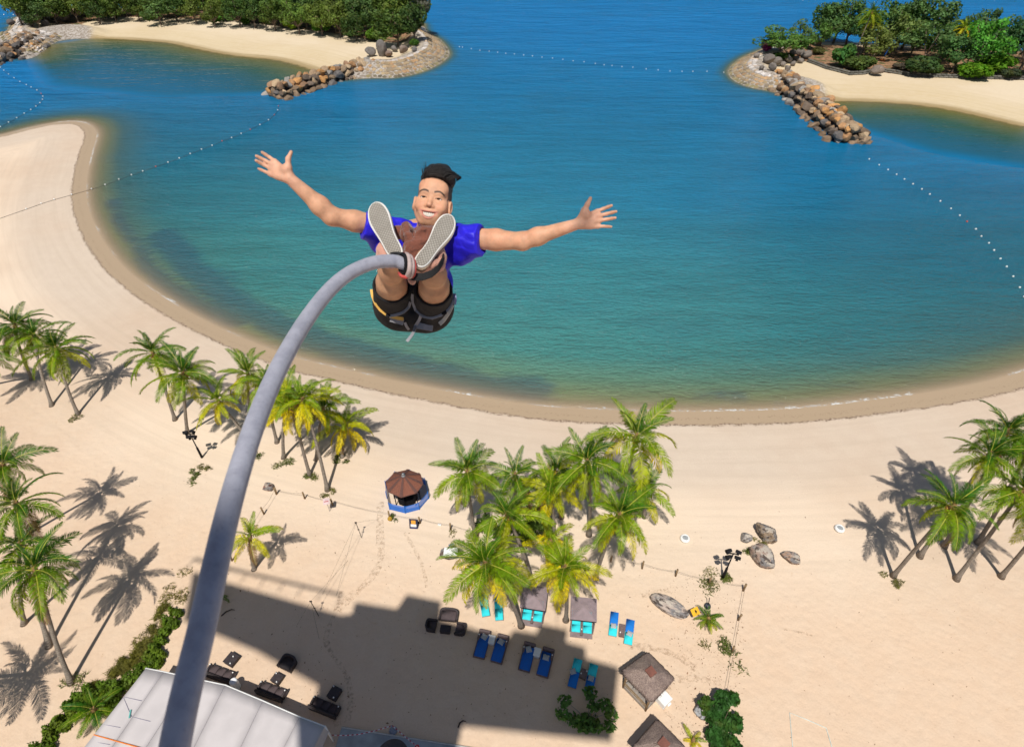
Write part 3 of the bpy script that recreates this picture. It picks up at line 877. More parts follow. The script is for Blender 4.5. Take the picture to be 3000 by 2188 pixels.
def breakwater(label, spine_px, half, height, size, seed, count_max=290, dark=False):
    r = random.Random(seed)
    line = [Vector(G2(x, y, SEA_Z) + (0,)) for x, y in spine_px]
    root = empty('breakwater', (line[0].x, line[0].y, SEA_Z))
    tag(root, label, 'breakwater')
    segs = []; tot = 0
    for a, b in zip(line[:-1], line[1:]):
        L = (b - a).length; segs.append((a, b, L, tot)); tot += L
    # a near-black core inside the pile; shade between rocks is put into its colour
    rows = []
    for li, zf in enumerate((0, .42, .8)):
        w = half * (1 - zf * .85)
        n_u = max(2, int(tot / (size * .82)))
        n_v = max(1, int(round(2 * w / (size * .8))))
        for i in range(n_u + 1):
            for j in range(n_v + 1):
                if li > 0 and 0 < j < n_v and zf < .7: continue      # hidden inside the pile
                if li == 0 and 0 < j < n_v: continue
                rows.append(((i + r.uniform(-.35, .35)) / n_u, (j / max(1, n_v) * 2 - 1) * w + r.uniform(-.25, .25) * size, zf))
    for j in range(2):
        for k in range(4):
            rows.append((1.0 + .004 * k, (k - 1.5) / 2 * half * .8, .1 + .25 * j))
    r.shuffle(rows)
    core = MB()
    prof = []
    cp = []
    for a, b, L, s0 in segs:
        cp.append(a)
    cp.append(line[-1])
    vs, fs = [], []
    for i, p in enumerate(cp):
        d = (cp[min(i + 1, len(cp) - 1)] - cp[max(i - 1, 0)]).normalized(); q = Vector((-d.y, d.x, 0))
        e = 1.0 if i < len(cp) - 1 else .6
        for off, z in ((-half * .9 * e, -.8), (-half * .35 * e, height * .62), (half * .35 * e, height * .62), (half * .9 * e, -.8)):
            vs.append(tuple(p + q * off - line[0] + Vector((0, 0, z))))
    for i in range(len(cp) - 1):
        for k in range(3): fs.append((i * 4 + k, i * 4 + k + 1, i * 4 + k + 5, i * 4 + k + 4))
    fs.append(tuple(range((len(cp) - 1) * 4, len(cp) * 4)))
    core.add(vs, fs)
    o = core.build('gap_shade_core', M_ROCK, root, color=(.05, .043, .038))
    for u, v, zf in rows[:count_max]:
        s = min(max(u, 0), 1) * tot
        for a, b, L, s0 in segs:
            if s <= s0 + L + 1e-6: break
        f = (s - s0) / L
        d = (b - a).normalized(); q = Vector((-d.y, d.x, 0))
        p = a.lerp(b, f) + q * v - line[0]
        z = height * zf + r.uniform(-.2, .2)
        if dark:
            col = r.choice(ROCK_COL[:4] + [ROCK_COL[8]] * 4 + ROCK_COL[4:8]) if zf > .3 else r.choice(ROCK_COL[:4] + [ROCK_COL[8]] * 4)
        else:
            col = r.choice(ROCK_COL[2:8] + [ROCK_COL[9], ROCK_COL[4]]) if zf > .6 else (r.choice(ROCK_COL[:9]) if zf > .3 else r.choice(ROCK_COL[:4] + [ROCK_COL[8], ROCK_COL[9], ROCK_COL[1]]))
        k_ = r.uniform(.75, 1.25); col = tuple(c * k_ for c in col)
        put_rock(root, p + Vector((0, 0, z)), size * r.uniform(.75, 1.45), r, col, squash=(.65, 1.0))
    return root

breakwater('long breakwater of tan boulders ending left of the channel', [(1088, 205), (1010, 224), (930, 246), (865, 268), (812, 284)], 4.4, 3.6, 2.35, 1)
breakwater('breakwater of brown and orange boulders slanting down from the right island', [(2284, 244), (2332, 283), (2386, 325), (2440, 372), (2486, 418)], 4.6, 3.9, 2.35, 2)
breakwater('dark rock pile in the far left corner with orange streaks', [(105, 118), (75, 140), (40, 160), (0, 175), (-60, 190)], 7.0, 3.2, 2.4, 3, dark=True)

# ------------------------------------------------------------------ stone-paved banks
def slab_mesh(name, seed):
    r = random.Random(seed)
    n = r.choice((5, 6, 6, 7))
    ang = sorted(2 * math.pi * (k + r.uniform(-.25, .25)) / n for k in range(n))
    pl = [(.5 * r.uniform(.85, 1.08) * math.cos(a), .5 * r.uniform(.85, 1.08) * math.sin(a)) for a in ang]
    vs = [(x, y, -.3) for x, y in pl] + [(x, y, .02) for x, y in pl] + [(x * .82, y * .82, .09 + r.uniform(-.02, .02)) for x, y in pl]
    fs = [tuple(range(2 * n, 3 * n))]
    for l in range(2):
        for i in range(n):
            j = (i + 1) % n
            fs.append((l * n + i, l * n + j, l * n + n + j, l * n + n + i))
    mb = MB(); mb.add(vs, fs)
    return mb.mesh(name, M_ROCK)
SLABS = [slab_mesh('paving_stone', i) for i in range(8)]

def revetment(label, line, poly, revs, seed, rows, size, pale_from):
    r = random.Random(seed)
    L = [Vector((x, y, 0)) for x, y in smooth_line(line, 2, False)]
    lens = [(b - a).length for a, b in zip(L[:-1], L[1:])]; tot = sum(lens)
    cen = Vector((sum(p[0] for p in poly) / len(poly), sum(p[1] for p in poly) / len(poly), 0))
    root = empty('stone_bank', (L[0].x, L[0].y, SEA_Z)); tag(root, label, 'stone bank')
    pts = []
    for row in range(rows):
        n = int(tot / (size * .95))
        for i in range(n):
            s = (i + (.5 if row % 2 else 0) + r.uniform(-.15, .15)) / n * tot
            k = 0
            while k < len(lens) - 1 and s > lens[k]: s -= lens[k]; k += 1
            f = min(1, s / lens[k]); a, b = L[k], L[k + 1]
            d = (b - a).normalized(); q = Vector((-d.y, d.x, 0))
            p = a.lerp(b, f)
            if not inside_poly(np.array([p.x + q.x * 2]), np.array([p.y + q.y * 2]), poly)[0]: q = -q
            off = .35 + row * size * .82 + r.uniform(-.12, .12)
            pts.append((p + q * off, q, row))
    X = np.array([p.x for p, _, _ in pts]); Y = np.array([p.y for p, _, _ in pts])
    sd, _ = signed(X, Y, poly)
    Z = z_isl(sd, X, Y, revs)
    for (p, q, row), z, s in list(zip(pts, Z, sd))[:298]:
        if s < .1: continue
        pale = row >= pale_from
        col = r.choice(((.50, .46, .42), (.56, .52, .49), (.44, .40, .37), (.52, .40, .29))) if pale else r.choice(((.33, .25, .15), (.37, .27, .16), (.29, .21, .125), (.40, .25, .13), (.34, .27, .18), (.25, .20, .14)))
        if row == 0: col = r.choice(((.22, .19, .10), (.28, .23, .12), (.14, .12, .08)))
        k_ = r.uniform(.8, 1.2); col = tuple(c * k_ for c in col)
        slope = math.atan(.40) if s < 6.5 else .04
        rot = Vector((0, 0, 1)).rotation_difference(Vector((-q.x * math.sin(slope), -q.y * math.sin(slope), math.cos(slope)))) @ Quaternion((0, 0, 1), r.uniform(0, 6.28))
        o = link('paving_stone', r.choice(SLABS), root, (p.x - L[0].x, p.y - L[0].y, z - SEA_Z + r.uniform(-.02, .06)), None, None, col)
        o.rotation_mode = 'QUATERNION'; o.rotation_quaternion = rot
        sc = size * r.uniform(.86, 1.12)
        o.scale = (sc * r.uniform(.9, 1.2), sc * .92, 1.0)
    return root
revetment('tan stone paving round the tip of the larger wooded island', REV_L, ISLL_S, REVS_L, 5, 7, 1.75, 5)
revetment('stone paving round the tip of the island by the slanting breakwater', REV_R, ISLR_S, REVS_R, 6, 6, 1.65, 4)
revetment('stone bank behind the dark rock pile in the far corner', REV_F, ISLL_S, REVS_L, 7, 5, 2.0, 2)

# single boulders on the islands
def boulder(px, py, s, label, col, seed, name='boulder', up=.45, tall=1.0, grp='boulders on the islands'):
    r = random.Random(seed)
    p = GP(px, py)
    me = rock_mesh('boulder', seed, M_ROCK, 3, .25, True)
    o = link(name, me, None, (p.x, p.y, p.z + s * up * tall), (r.uniform(-.15, .15), r.uniform(-.15, .15), r.uniform(0, 6.28)), (s * 1.15, s, s * .9 * tall), col)
    return tag(o, label, 'boulder', grp)
GR = (.17, .155, .145)
boulder(1121, 166, 3.4, 'tall dark standing boulder at the foot of the round tree', GR, 301, tall=1.9, up=.35)
boulder(1087, 166, 3.4, 'rounded grey boulder beside the tall standing one', GR, 302)
boulder(1140, 168, 2.6, 'brown boulder right of the tall standing one', (.21, .15, .12), 303)
boulder(1157, 152, 2.4, 'small boulder above the stone paving under the round tree', GR, 304)
boulder(1183, 160, 3.1, 'broad brown boulder in the middle of the stone tip', (.22, .17, .14), 305)
boulder(1214, 152, 1.9, 'low boulder near the right side of the stone tip', GR, 306)
RB = [(2250, 185, 3.4), (2274, 189, 2.9), (2262, 205, 2.6), (2304, 208, 2.6), (2291, 192, 1.8), (2215, 166, 1.9), (2321, 163, 2.6), (2341, 160, 2.7), (2358, 170, 3.2), (2330, 174, 2.0), (2344, 182, 2.0), (2307, 180, 2.6), (2230, 203, 1.6), (2322, 190, 1.8)]
RBL = ['largest boulder below the round bush on the stone tip', 'upright boulder right of the largest on the stone tip', 'dark boulder low on the white stone slope', 'boulder just above the head of the slanting breakwater',
       'small boulder between two larger ones under the bush', 'lone boulder at the upper edge of the stone tip', 'left boulder of the row behind the bush', 'middle boulder of the row behind the bush',
       'tall boulder where the sandbag wall begins', 'squat boulder below the row behind the bush', 'boulder near the start of the sandbag wall', 'boulder half under the bush on its right side', 'pale boulder at the left of the white slope', 'small boulder above the breakwater head under the bush']
for i, ((x, y, s), lb) in enumerate(zip(RB, RBL)): boulder(x, y + 4, s, lb, tuple(c * (.85 + .06 * (i % 6)) for c in (.19, .165, .145)), 320 + i)
boulder(2565, 222, 3.6, 'round speckled boulder standing against the sandbag wall', (.21, .17, .14), 340)
for i, (x, y, s, lb) in enumerate(((195, 60, 5.0, 'large dark boulder under the trees of the far corner'), (95, 72, 3.0, 'dark boulder above the far corner rock pile'), (137, 75, 3.0, 'dark boulder between the far rock pile and the trees'),
                                   (36, 70, 3.0, 'pointed boulder at the outer edge of the far corner'), (72, 52, 3.4, 'boulder beside the reddish shrub in the far corner'), (250, 44, 3.0, 'boulder at the end of the far stone slope'))):
    boulder(x, y + 5, s, lb, (.12, .105, .10), 360 + i)

# ------------------------------------------------------------------ sandbag wall on the right island
M_BAG = tinted('sandbag_cloth', .25, .95, 2.0, .4, 14.0, .02)
bag_bm = MB(); bag_bm.box((0, 0, 0), (1.5, .8, .55), bev=.2)
BAG = bag_bm.mesh('sandbag', M_BAG)
wall_px = [(2368, 183), (2420, 203), (2490, 221), (2531, 219), (2573, 209), (2655, 222), (2721, 227), (2831, 231), (2960, 234), (3040, 236)]
wl = [GP(x, y) for x, y in wall_px]
sw = empty('sandbag_wall', wl[0]); tag(sw, 'low wall of dark sandbags along the back of the right beach', 'sandbag wall')
r_ = random.Random(8)
for row in range(2):
    acc = 0.0
    for a, b in zip(wl[:-1], wl[1:]):
        L = (b - a).length; d = (b - a) / L
        s = acc
        while s < L:
            p = a + d * s
            nrm = Vector((-d.y, d.x, 0))
            if nrm.y < 0: nrm = -nrm
            q = p + nrm * (.35 * row) - wl[0]
            k_ = r_.uniform(.7, 1.4)
            o = link('sandbag', BAG, sw, (q.x, q.y, q.z + .25 + .5 * row), (r_.uniform(-.1, .1), r_.uniform(-.1, .1), math.atan2(d.y, d.x) + r_.uniform(-.12, .12)), None, tuple(c * k_ for c in (.105, .10, .085)))
            s += 1.45 * r_.uniform(.92, 1.08)
        acc = s - L + (.7 if row else 0) * 0

# ------------------------------------------------------------------ broad-leaved trees and shrubs
M_FOL = leaf_material('tree_leaves', .6, .3)
M_TRUNK = paint('tree_bark', (.16, .12, .09), .9, .3, 2.0, .4, 6.0)

def crown_mesh(name, seed, lobes, leaves, leaf, spread, flat, droop=0.0, shell=.75):
    """leaf clumps grouped round limb ends, unit crown about 2 across and 2 high"""
    r = np.random.default_rng(seed)
    V, F = [], []
    cs = []
    while len(cs) < lobes:
        p = r.normal(size=3); p /= np.linalg.norm(p)
        rad = r.uniform(.45, .9) * spread
        c = p * rad; c[2] = c[2] * flat
        if c[2] < -.55: continue
        cs.append((c, r.uniform(.20, .42)))
    n_per = leaves // lobes
    allv = []
    for c, rr in cs:
        d = r.normal(size=(n_per, 3)); d /= np.linalg.norm(d, axis=1)[:, None]
        rad = rr * r.uniform(shell, 1.06, size=(n_per, 1)) ** .7
        pos = c + d * rad * np.array([1.1, 1.1, .85])
        if droop: pos[:, 2] -= droop * np.abs(r.normal(size=n_per)) * .25
        nrm = d * .8 + r.normal(size=(n_per, 3)) * .55 + np.array([0, 0, .35])
        nrm /= np.linalg.norm(nrm, axis=1)[:, None]
        a = np.cross(nrm, r.normal(size=(n_per, 3))); a /= np.linalg.norm(a, axis=1)[:, None]
        b = np.cross(nrm, a)
        s = leaf * r.uniform(.6, 1.35, size=(n_per, 1))
        quad = np.stack([pos - a * s * .5, pos + b * s * .42, pos + a * s * .75, pos - b * s * .42], 1)
        allv.append(quad.reshape(-1, 3))
    v = np.concatenate(allv)
    me = bpy.data.meshes.new(name)
    nq = len(v) // 4
    me.vertices.add(len(v)); me.vertices.foreach_set('co', v.astype(np.float32).ravel())
    me.loops.add(len(v)); me.loops.foreach_set('vertex_index', np.arange(len(v), dtype=np.int32))
    me.polygons.add(nq); me.polygons.foreach_set('loop_start', np.arange(0, len(v), 4, dtype=np.int32))
    me.update(calc_edges=True)
    me.materials.append(M_FOL)
    return me, cs
def trunk_mesh(name, seed, cs, h_crown, crown_r):
    """tapered trunk with limbs reaching into the crown lobes; z 0 at the ground, crown centre at h_crown"""
    r = random.Random(seed)
    mb = MB()
    fork = Vector((r.uniform(-.06, .06), r.uniform(-.06, .06), h_crown - .75))
    mb.tube([(0, 0, -.12), (0, 0, .03), fork * .5 + Vector((r.uniform(-.05, .05), 0, 0)), fork], [.10, .07, .055, .045], 7)
    for c, rr in cs[::2]:
        e = Vector(c) + Vector((0, 0, h_crown))
        m = fork.lerp(e, .5) + Vector((r.uniform(-.07, .07), r.uniform(-.07, .07), -.06))
        mb.tube([fork - Vector((0, 0, .05)), m, e], [.038, .024, .008], 5)
    return mb.mesh(name, M_TRUNK, True)
TREES = []
for i, (lb, lv, lf, sp, fl, dr) in enumerate(((19, 2500, .105, 1.05, .9, .25), (17, 2200, .11, 1.0, 1.1, .4), (22, 2800, .10, 1.05, .8, .15), (12, 1400, .11, 1.1, 1.0, .3), (15, 1600, .11, 1.12, .9, .25))):
    me, cs = crown_mesh('crown', 40 + i, lb, lv, lf, sp, fl, dr)
    TREES.append((me, trunk_mesh('trunk', 60 + i, cs, 1.25, 1.0)))
SHRUBS = [crown_mesh('shrub_leaves', 80 + i, 12, 1700, .17, .62, .6, 0)[0] for i in range(3)]

def tree(p, rad, height, label, col, seed, group=None, name='broadleaf_tree', kind=None, cat='tree'):
    r = random.Random(seed)
    t = empty(name, p, r.uniform(0, 6.28)); tag(t, label, cat, group)
    me, tk = TREES[seed % len(TREES)] if kind is None else TREES[kind]
    sz = height / 2.15
    o = link('trunk', tk, t, (0, 0, 0), None, (sz, sz, sz))
    c = link('crown', me, t, (0, 0, 1.25 * sz), None, (rad, rad, sz * .92), col)
    return t
def shrub(p, rad, height, label, col, seed, group=None, name='shrub', cat='shrub'):
    o = link(name, SHRUBS[seed % 3], None, (p[0], p[1], p[2] + height * .42), (0, 0, (seed * 1.7) % 6.28), (rad, rad, height * .62), col)
    return tag(o, label, cat, group)

TG = [(.075, .135, .026), (.090, .150, .028), (.055, .110, .026), (.11, .155, .03), (.075, .135, .04)]
# the wood on the left island: rows one behind another, nearest row along the back of the beach
r_ = random.Random(21)
front = [(70, 74), (120, 80), (175, 72), (232, 62), (300, 72), (355, 62), (410, 66), (468, 72), (520, 64), (580, 72), (640, 78), (700, 80), (760, 86), (815, 94), (872, 100), (930, 106), (985, 112), (1045, 118)]
for row, dy, hh, rr in ((0, 0, 11.5, 5.6), (1, -13, 14.5, 6.6), (2, -24, 17.0, 7.0), (3, -34, 18.0, 7.4)):
    for i, (x, y) in enumerate(front + [(1100, 116), (1160, 112), (1215, 104)]):
        if row == 0 and i >= len(front): continue
        xx = x + r_.uniform(-16, 16) + row * 14; yy = max(22, y + dy + r_.uniform(-4, 4))
        if xx < 66: xx = 66
        if xx > 1232: continue
        p = GP(xx, yy)
        k_ = r_.uniform(.8, 1.6); col = tuple(c * k_ for c in r_.choice(TG))
        tree(p, rr * r_.uniform(.8, 1.15), hh * r_.uniform(.85, 1.15), 'front-row tree of the left island wood at the back of its beach' if row == 0 else 'dark green tree in the wood behind the left island beach', col, i * 5 + row * 3, 'front-row trees of the left island wood' if row == 0 else 'trees of the left island wood', kind=(i + row) % 3)
tree(GP(1165, 138), 9.0, 13.0, 'big round light-green tree at the stone tip of the left island', (.075, .135, .028), 200, kind=2)
tree(GP(1218, 128), 6.0, 13.0, 'tree leaning over the stone paving behind the big round one', (.06, .115, .03), 203, kind=0)
tree(GP(1232, 92), 5.0, 15.0, 'thin grey half-bare tree at the island tip above the water', (.13, .13, .10), 204, kind=3)
for i, (x, y, s, lb, col) in enumerate(((857, 84, 4.2, 'bright yellow-green bush on the beach edge of the wood', (.20, .30, .02)), (945, 97, 5.0, 'bright green broad bush right of the yellow-green one', (.08, .24, .02)), (635, 68, 3.6, 'fresh green bush in front of the wood', (.07, .20, .02)),
                                        (720, 70, 3.0, 'small fresh green bush in front of the wood', (.07, .18, .02)), (410, 44, 3.2, 'yellow-green bush at the left end of the wood', (.12, .22, .02)), (1098, 118, 4.4, 'green bush left of the standing boulder', (.10, .20, .02)),
                                        (1026, 106, 1.8, 'tiny bush on the sand before the wood', (.08, .19, .02)), (1214, 135, 2.4, 'small green bush above the paving stones', (.06, .15, .02)), (330, 54, 5.0, 'low grey-green bush reaching onto the sand', (.05, .10, .04)), (72, 47, 3.0, 'dark red flowering bush in the far corner', (.16, .04, .05)))):
    shrub(GP(x, y + 4), s, s * 1.5, lb, col, 400 + i, 'bushes of the left island')

# right island, each tree from the photograph
RT = [(2282, 168, 7.2, 9.5, 'round dark bush-like tree at the stone tip', (.055, .115, .022), 2), (2337, 139, 4.2, 8.0, 'thin tree with a bare leaning stem beside the round one', (.07, .12, .035), 3),
      (2400, 136, 6.0, 15.5, 'tall tree on the left of the island wood', (.05, .105, .03), 0), (2440, 128, 7.0, 16.5, 'tallest spreading tree left of the palms', (.055, .11, .03), 2), (2390, 148, 3.8, 9.0, 'slim tree hanging in front of the tall left trees', (.06, .125, .025), 1),
      (2532, 150, 5.5, 13.5, 'dark tree just behind the island palm', (.035, .09, .03), 0), (2556, 176, 6.0, 9.5, 'olive tree over the bare red slope', (.10, .125, .03), 3), (2606, 165, 5.6, 13.0, 'olive-green tree right of the island palm', (.085, .12, .03), 1),
      (2640, 146, 6.5, 17.5, 'very tall tree in the middle of the right island', (.05, .10, .03), 0), (2690, 146, 7.2, 18.0, 'tall airy tree cut by the top of the picture', (.05, .10, .032), 4), (2738, 146, 5.0, 12.5, 'airy tree with gaps of sea behind it', (.055, .105, .035), 3),
      (2702, 186, 6.8, 11.5, 'wide grey-green tree near the middle of the sandbag wall', (.06, .11, .035), 4), (2812, 160, 5.6, 13.0, 'dark tree behind the bright green one', (.045, .09, .03), 2), (2868, 152, 4.6, 14.5, 'tall narrow tree to the right of the wood', (.045, .09, .033), 1),
      (2788, 212, 5.6, 11.0, 'dark green tree above the sandbags', (.045, .105, .03), 0), (2850, 212, 6.2, 16.0, 'bright green upright tree near the right end', (.055, .19, .022), 1), (2884, 176, 5.0, 11.0, 'grey-green tree behind the bright bush', (.055, .10, .04), 4),
      (2982, 222, 7.6, 17.0, 'dark tree at the right edge of the island', (.025, .075, .03), 0), (2930, 176, 3.6, 8.0, 'small dark tree between the bright bush and the edge', (.04, .09, .035), 3)]
RT += [(2478, 134, 6.0, 15.0, 'dark tree filling the gap left of the island palms', (.05, .10, .03), 2), (2576, 142, 6.2, 15.5, 'tall tree behind the olive one over the slope', (.055, .11, .03), 4), (2665, 168, 5.6, 11.0, 'leafy tree in front of the very tall pair', (.06, .115, .03), 1),
       (2760, 176, 6.0, 12.0, 'leafy tree left of the yellowish island palm', (.055, .11, .03), 0), (2835, 166, 6.2, 14.0, 'leafy tree between the yellowish palm and the bright green tree', (.05, .10, .035), 2), (2905, 160, 5.4, 11.5, 'tree standing behind the vivid green mound', (.05, .10, .035), 3),
       (2620, 150, 6.0, 14.5, 'tree beside the very tall one near the blue post', (.06, .11, .03), 2), (3010, 180, 6.5, 14.0, 'dark tree behind the one at the island edge', (.035, .085, .03), 1)]
for i, (x, y, rad, h, lb, col, kd) in enumerate(RT): tree(GP(x, y), rad * 1.12, h, lb, tuple(c * 1.7 for c in col), 500 + i, 'trees of the right island', kind=kd)
RS = [(2462, 196, 4.8, 9.0, 'glossy green rounded shrub on the bare slope', (.045, .15, .03)), (2512, 206, 5.6, 6.5, 'olive shrub right of the glossy one', (.07, .115, .025)), (2690, 222, 6.4, 7.5, 'dark spreading shrub hanging over the sandbags', (.05, .10, .028)),
      (2722, 222, 4.0, 5.0, 'small light green shrub beside the dark spreading one', (.08, .15, .03)), (2850, 230, 6.6, 6.5, 'vivid green shrub spilling over the sandbags', (.10, .24, .012)), (2905, 218, 6.2, 8.0, 'vivid green mound right of the spilling shrub', (.09, .22, .012)),
      (2242, 152, 2.6, 4.4, 'magenta flowering bush beside the round tree', (.30, .02, .16)), (2290, 176, 4.6, 3.0, 'low dark undergrowth at the foot of the round tree', (.04, .09, .02)), (2955, 232, 4.0, 4.0, 'dark brush at the right end of the sandbags', (.04, .06, .03)),
      (2395, 160, 3.0, 3.0, 'small dry shrub on the red earth', (.10, .10, .03)), (2640, 205, 3.6, 2.6, 'grey dead brush behind the round boulder', (.11, .09, .07))]
for i, (x, y, rad, h, lb, col) in enumerate(RS): shrub(GP(x, y), rad, h, lb, col, 600 + i, 'shrubs of the right island')
gp = GP(2498, 172)
palm(None, None, 13, 'tall dark coconut palm among the trees of the right island', .2, 22, 1.35, 50, 'palms of the right island', base_pt=gp, crown_pt=(gp.x + 1.5, gp.y + .5, gp.z + 13.5))
gp = GP(2520, 160)
palm(None, None, 12, 'second palm close behind the tall one on the island', .3, 20, 1.3, 51, 'palms of the right island', base_pt=gp, crown_pt=(gp.x + .8, gp.y, gp.z + 10))
gp = GP(2776, 190)
palm(None, None, 10, 'yellowish palm among the right-hand island trees', .62, 18, 1.2, 52, 'palms of the right island', base_pt=gp, crown_pt=(gp.x + .5, gp.y, gp.z + 10.5))
# blue post and orange lifebuoy on the slope
gp = GP(2590, 166)
mb = MB(); mb.tube([(0, 0, -.3), (.5, 0, 2.9)], .22, 8); o = mb.build('blue_post', paint('blue_plastic', (.03, .16, .6), .4), None, True, gp); tag(o, 'leaning blue post under the olive-green island tree', 'post')
gp = GP(2584, 178)
mb = MB(); mb.tube([(.8 * math.cos(a * .5236), .8 * math.sin(a * .5236), .18) for a in range(13)], .17, 7, cap=False)
o = mb.build('lifebuoy', paint('orange_foam', (.75, .22, .05), .6), None, True, gp); tag(o, 'orange ring lying on the slope below the blue post', 'lifebuoy')

# ------------------------------------------------------------------ buoy lines
M_BUOY = paint('buoy_white', (.82, .82, .80), .4, .06)
M_BUOYR = paint('buoy_red', (.62, .10, .06), .45, .1)
M_ROPE = paint('rope_dark', (.055, .05, .05), .8, .2)
M_ROPEL = paint('rope_fibre', (.16, .13, .10), .85, .2)
bb = MB(); bb.lathe([(.02, -.26), (.17, -.18), (.235, -.02), (.2, .14), (.09, .22), (.02, .23)], 10)
BUOY_W, BUOY_R = bb.mesh('buoy', M_BUOY, True), bb.mesh('buoy_red', M_BUOYR, True)
def buoy_line(label, px, reds=(), scale=1.0, rope=.045, on_land=None, smooth=True):
    P = []
    for x, y in px:
        g = GP(x, y) if on_land and on_land(x) else Vector(G(x, y, SEA_Z))
        P.append(Vector((g[0], g[1], max(g[2], SEA_Z + .03) if not (on_land and on_land(x)) else g[2] + .05)))
    root = empty('buoy_line', P[0]); tag(root, label, 'buoy line', 'swimming-area buoy lines')
    mb = MB(); mb.tube([p - P[0] for p in P], rope, 5); mb.build('rope', M_ROPE, root)
    for i, p in enumerate(P):
        link('buoy', BUOY_R if i in reds else BUOY_W, root, p - P[0] + Vector((0, 0, .1)), (rnd.uniform(-.4, .4), rnd.uniform(-.4, .4), 0), (scale,) * 3)
L1 = [(816, 312), (814, 324), (804, 338), (787, 353), (762, 367), (734, 381), (707, 393), (679, 405), (651, 415), (622, 428), (591, 439), (558, 452), (526, 465), (493, 477), (457, 490), (419, 503), (386, 514), (349, 527), (309, 543), (269, 555), (211, 572), (160, 586), (122, 598), (78, 614), (-40, 655)]
buoy_line('buoy line running from the breakwater tip to the left sand spit', L1, (0, 2, 5, 8, 14), .62, .03, lambda x: x < 225)
L2 = [(2, 199), (12, 208), (26, 219), (42, 230), (59, 241), (78, 250), (92, 257), (109, 266), (121, 276), (126, 284), (125, 293), (118, 303), (106, 313), (91, 323), (72, 334), (50, 347), (26, 360), (2, 373), (-40, 395)]
buoy_line('curved buoy line beside the far left sand spit', L2, (8,), .62, .03)
L3 = [(1346, 139), (1355, 140), (1381, 145), (1406, 149), (1433, 152), (1458, 155), (1482, 158), (1507, 160), (1534, 163), (1560, 166), (1588, 169), (1619, 172), (1649, 176), (1679, 180), (1711, 183), (1744, 188), (1770, 192), (1793, 194), (1822, 197), (1854, 199), (1893, 204), (1928, 207), (1963, 210), (1998, 211), (2030, 211), (2071, 211), (2120, 214)]
buoy_line('buoy line across the channel between the two islands', L3, (), .62, .004)
L4 = [(2546, 468), (2575, 485), (2601, 499), (2626, 513), (2649, 527), (2674, 541), (2700, 556), (2723, 571), (2754, 591), (2785, 613), (2811, 633), (2832, 651), (2858, 673), (2874, 694), (2896, 714), (2911, 735), (2930, 760), (2948, 783), (2967, 812), (2986, 844), (2999, 871), (3020, 910)]
buoy_line('buoy line from the slanting breakwater to the right picture edge', L4, (11,), .66, .004)
buoy_line('two stray buoys on the open sea past the far left corner', [(-60, 40), (12, 45), (40, 45.5)], (), 1.1, .01)
# ------------------------------------------------------------------ things on the beach
M_RATTAN = paint('dark_wicker', (.035, .026, .028), .6, .25, 6.0, .6, 60.0)
M_RATTAN2 = paint('brown_wicker', (.15, .105, .10), .65, .25, 6.0, .6, 60.0)
M_CUSH = paint('dark_cushion', (.075, .055, .058), .85, .15, 4.0, .2, 30.0)
M_NAVY = paint('royal_blue_canvas', (.005, .105, .42), .8, .1, 3.0, .2, 20.0)
M_BLUE = paint('bright_blue_canvas', (.004, .16, .56), .8, .1, 3.0, .2, 20.0)
M_TURQ = paint('turquoise_canvas', (.03, .62, .68), .8, .1, 3.0, .2, 20.0)
M_WHITE = paint('white_paint', (.78, .78, .76), .45, .06, 3.0)
M_BLACK = paint('black_metal', (.012, .012, .014), .75, .2, spec=.12)
M_POST = paint('weathered_post', (.22, .145, .075), .9, .3, 5.0, .5, 20.0)
M_GREYW = paint('plum_grey_timber', (.225, .175, .175), .7, .15, 3.0, .3, 25.0)
M_METAL = paint('grey_metal', (.35, .36, .38), .4, .1, 3.0, 0, 40, .5, .6)
def stripes(name):
    t = NT(name); sx = t.n('ShaderNodeSeparateXYZ'); t.set(sx.inputs[0], t.obj())
    w = t.math('FRACT', t.math('MULTIPLY', sx.outputs[0], 11.0))
    c = t.mix(t.smooth(w, .42, .55), (.16, .20, .26), (.55, .54, .50))
    return t.done(t.principled(c, .85))
M_STRIPE = stripes('striped_cushion')

def pillow(parent, loc, rz, name='cushion', s=(.46, .44, .14)):
    mb = MB(); n = 7
    vs, fs = [], []
    for sg in (1, -1):
        for i in range(n):
            for j in range(n):
                u, v = i / (n - 1) * 2 - 1, j / (n - 1) * 2 - 1
                z = s[2] / 2 * ((1 - u ** 4) * (1 - v ** 4)) ** .5 * sg
                k = 1 - .06 * (1 - abs(u)) * v * v - .06 * (1 - abs(v)) * u * u
                vs.append((u * s[0] / 2 * k, v * s[1] / 2 * k, z))
        o = 0 if sg > 0 else n * n
        for i in range(n - 1):
            for j in range(n - 1):
                q = (o + i * n + j, o + (i + 1) * n + j, o + (i + 1) * n + j + 1, o + i * n + j + 1)
                fs.append(q if sg > 0 else tuple(reversed(q)))
    mb.add(vs, fs)
    return mb.build(name, M_STRIPE, parent, True, loc, None, (0, 0, rz))

def frame_from(px_a, px_b):
    """ground point of A and the heading from A to B"""
    a, b = GP(*px_a), GP(*px_b)
    return a, math.atan2(b.y - a.y, b.x - a.x), (b - a).length

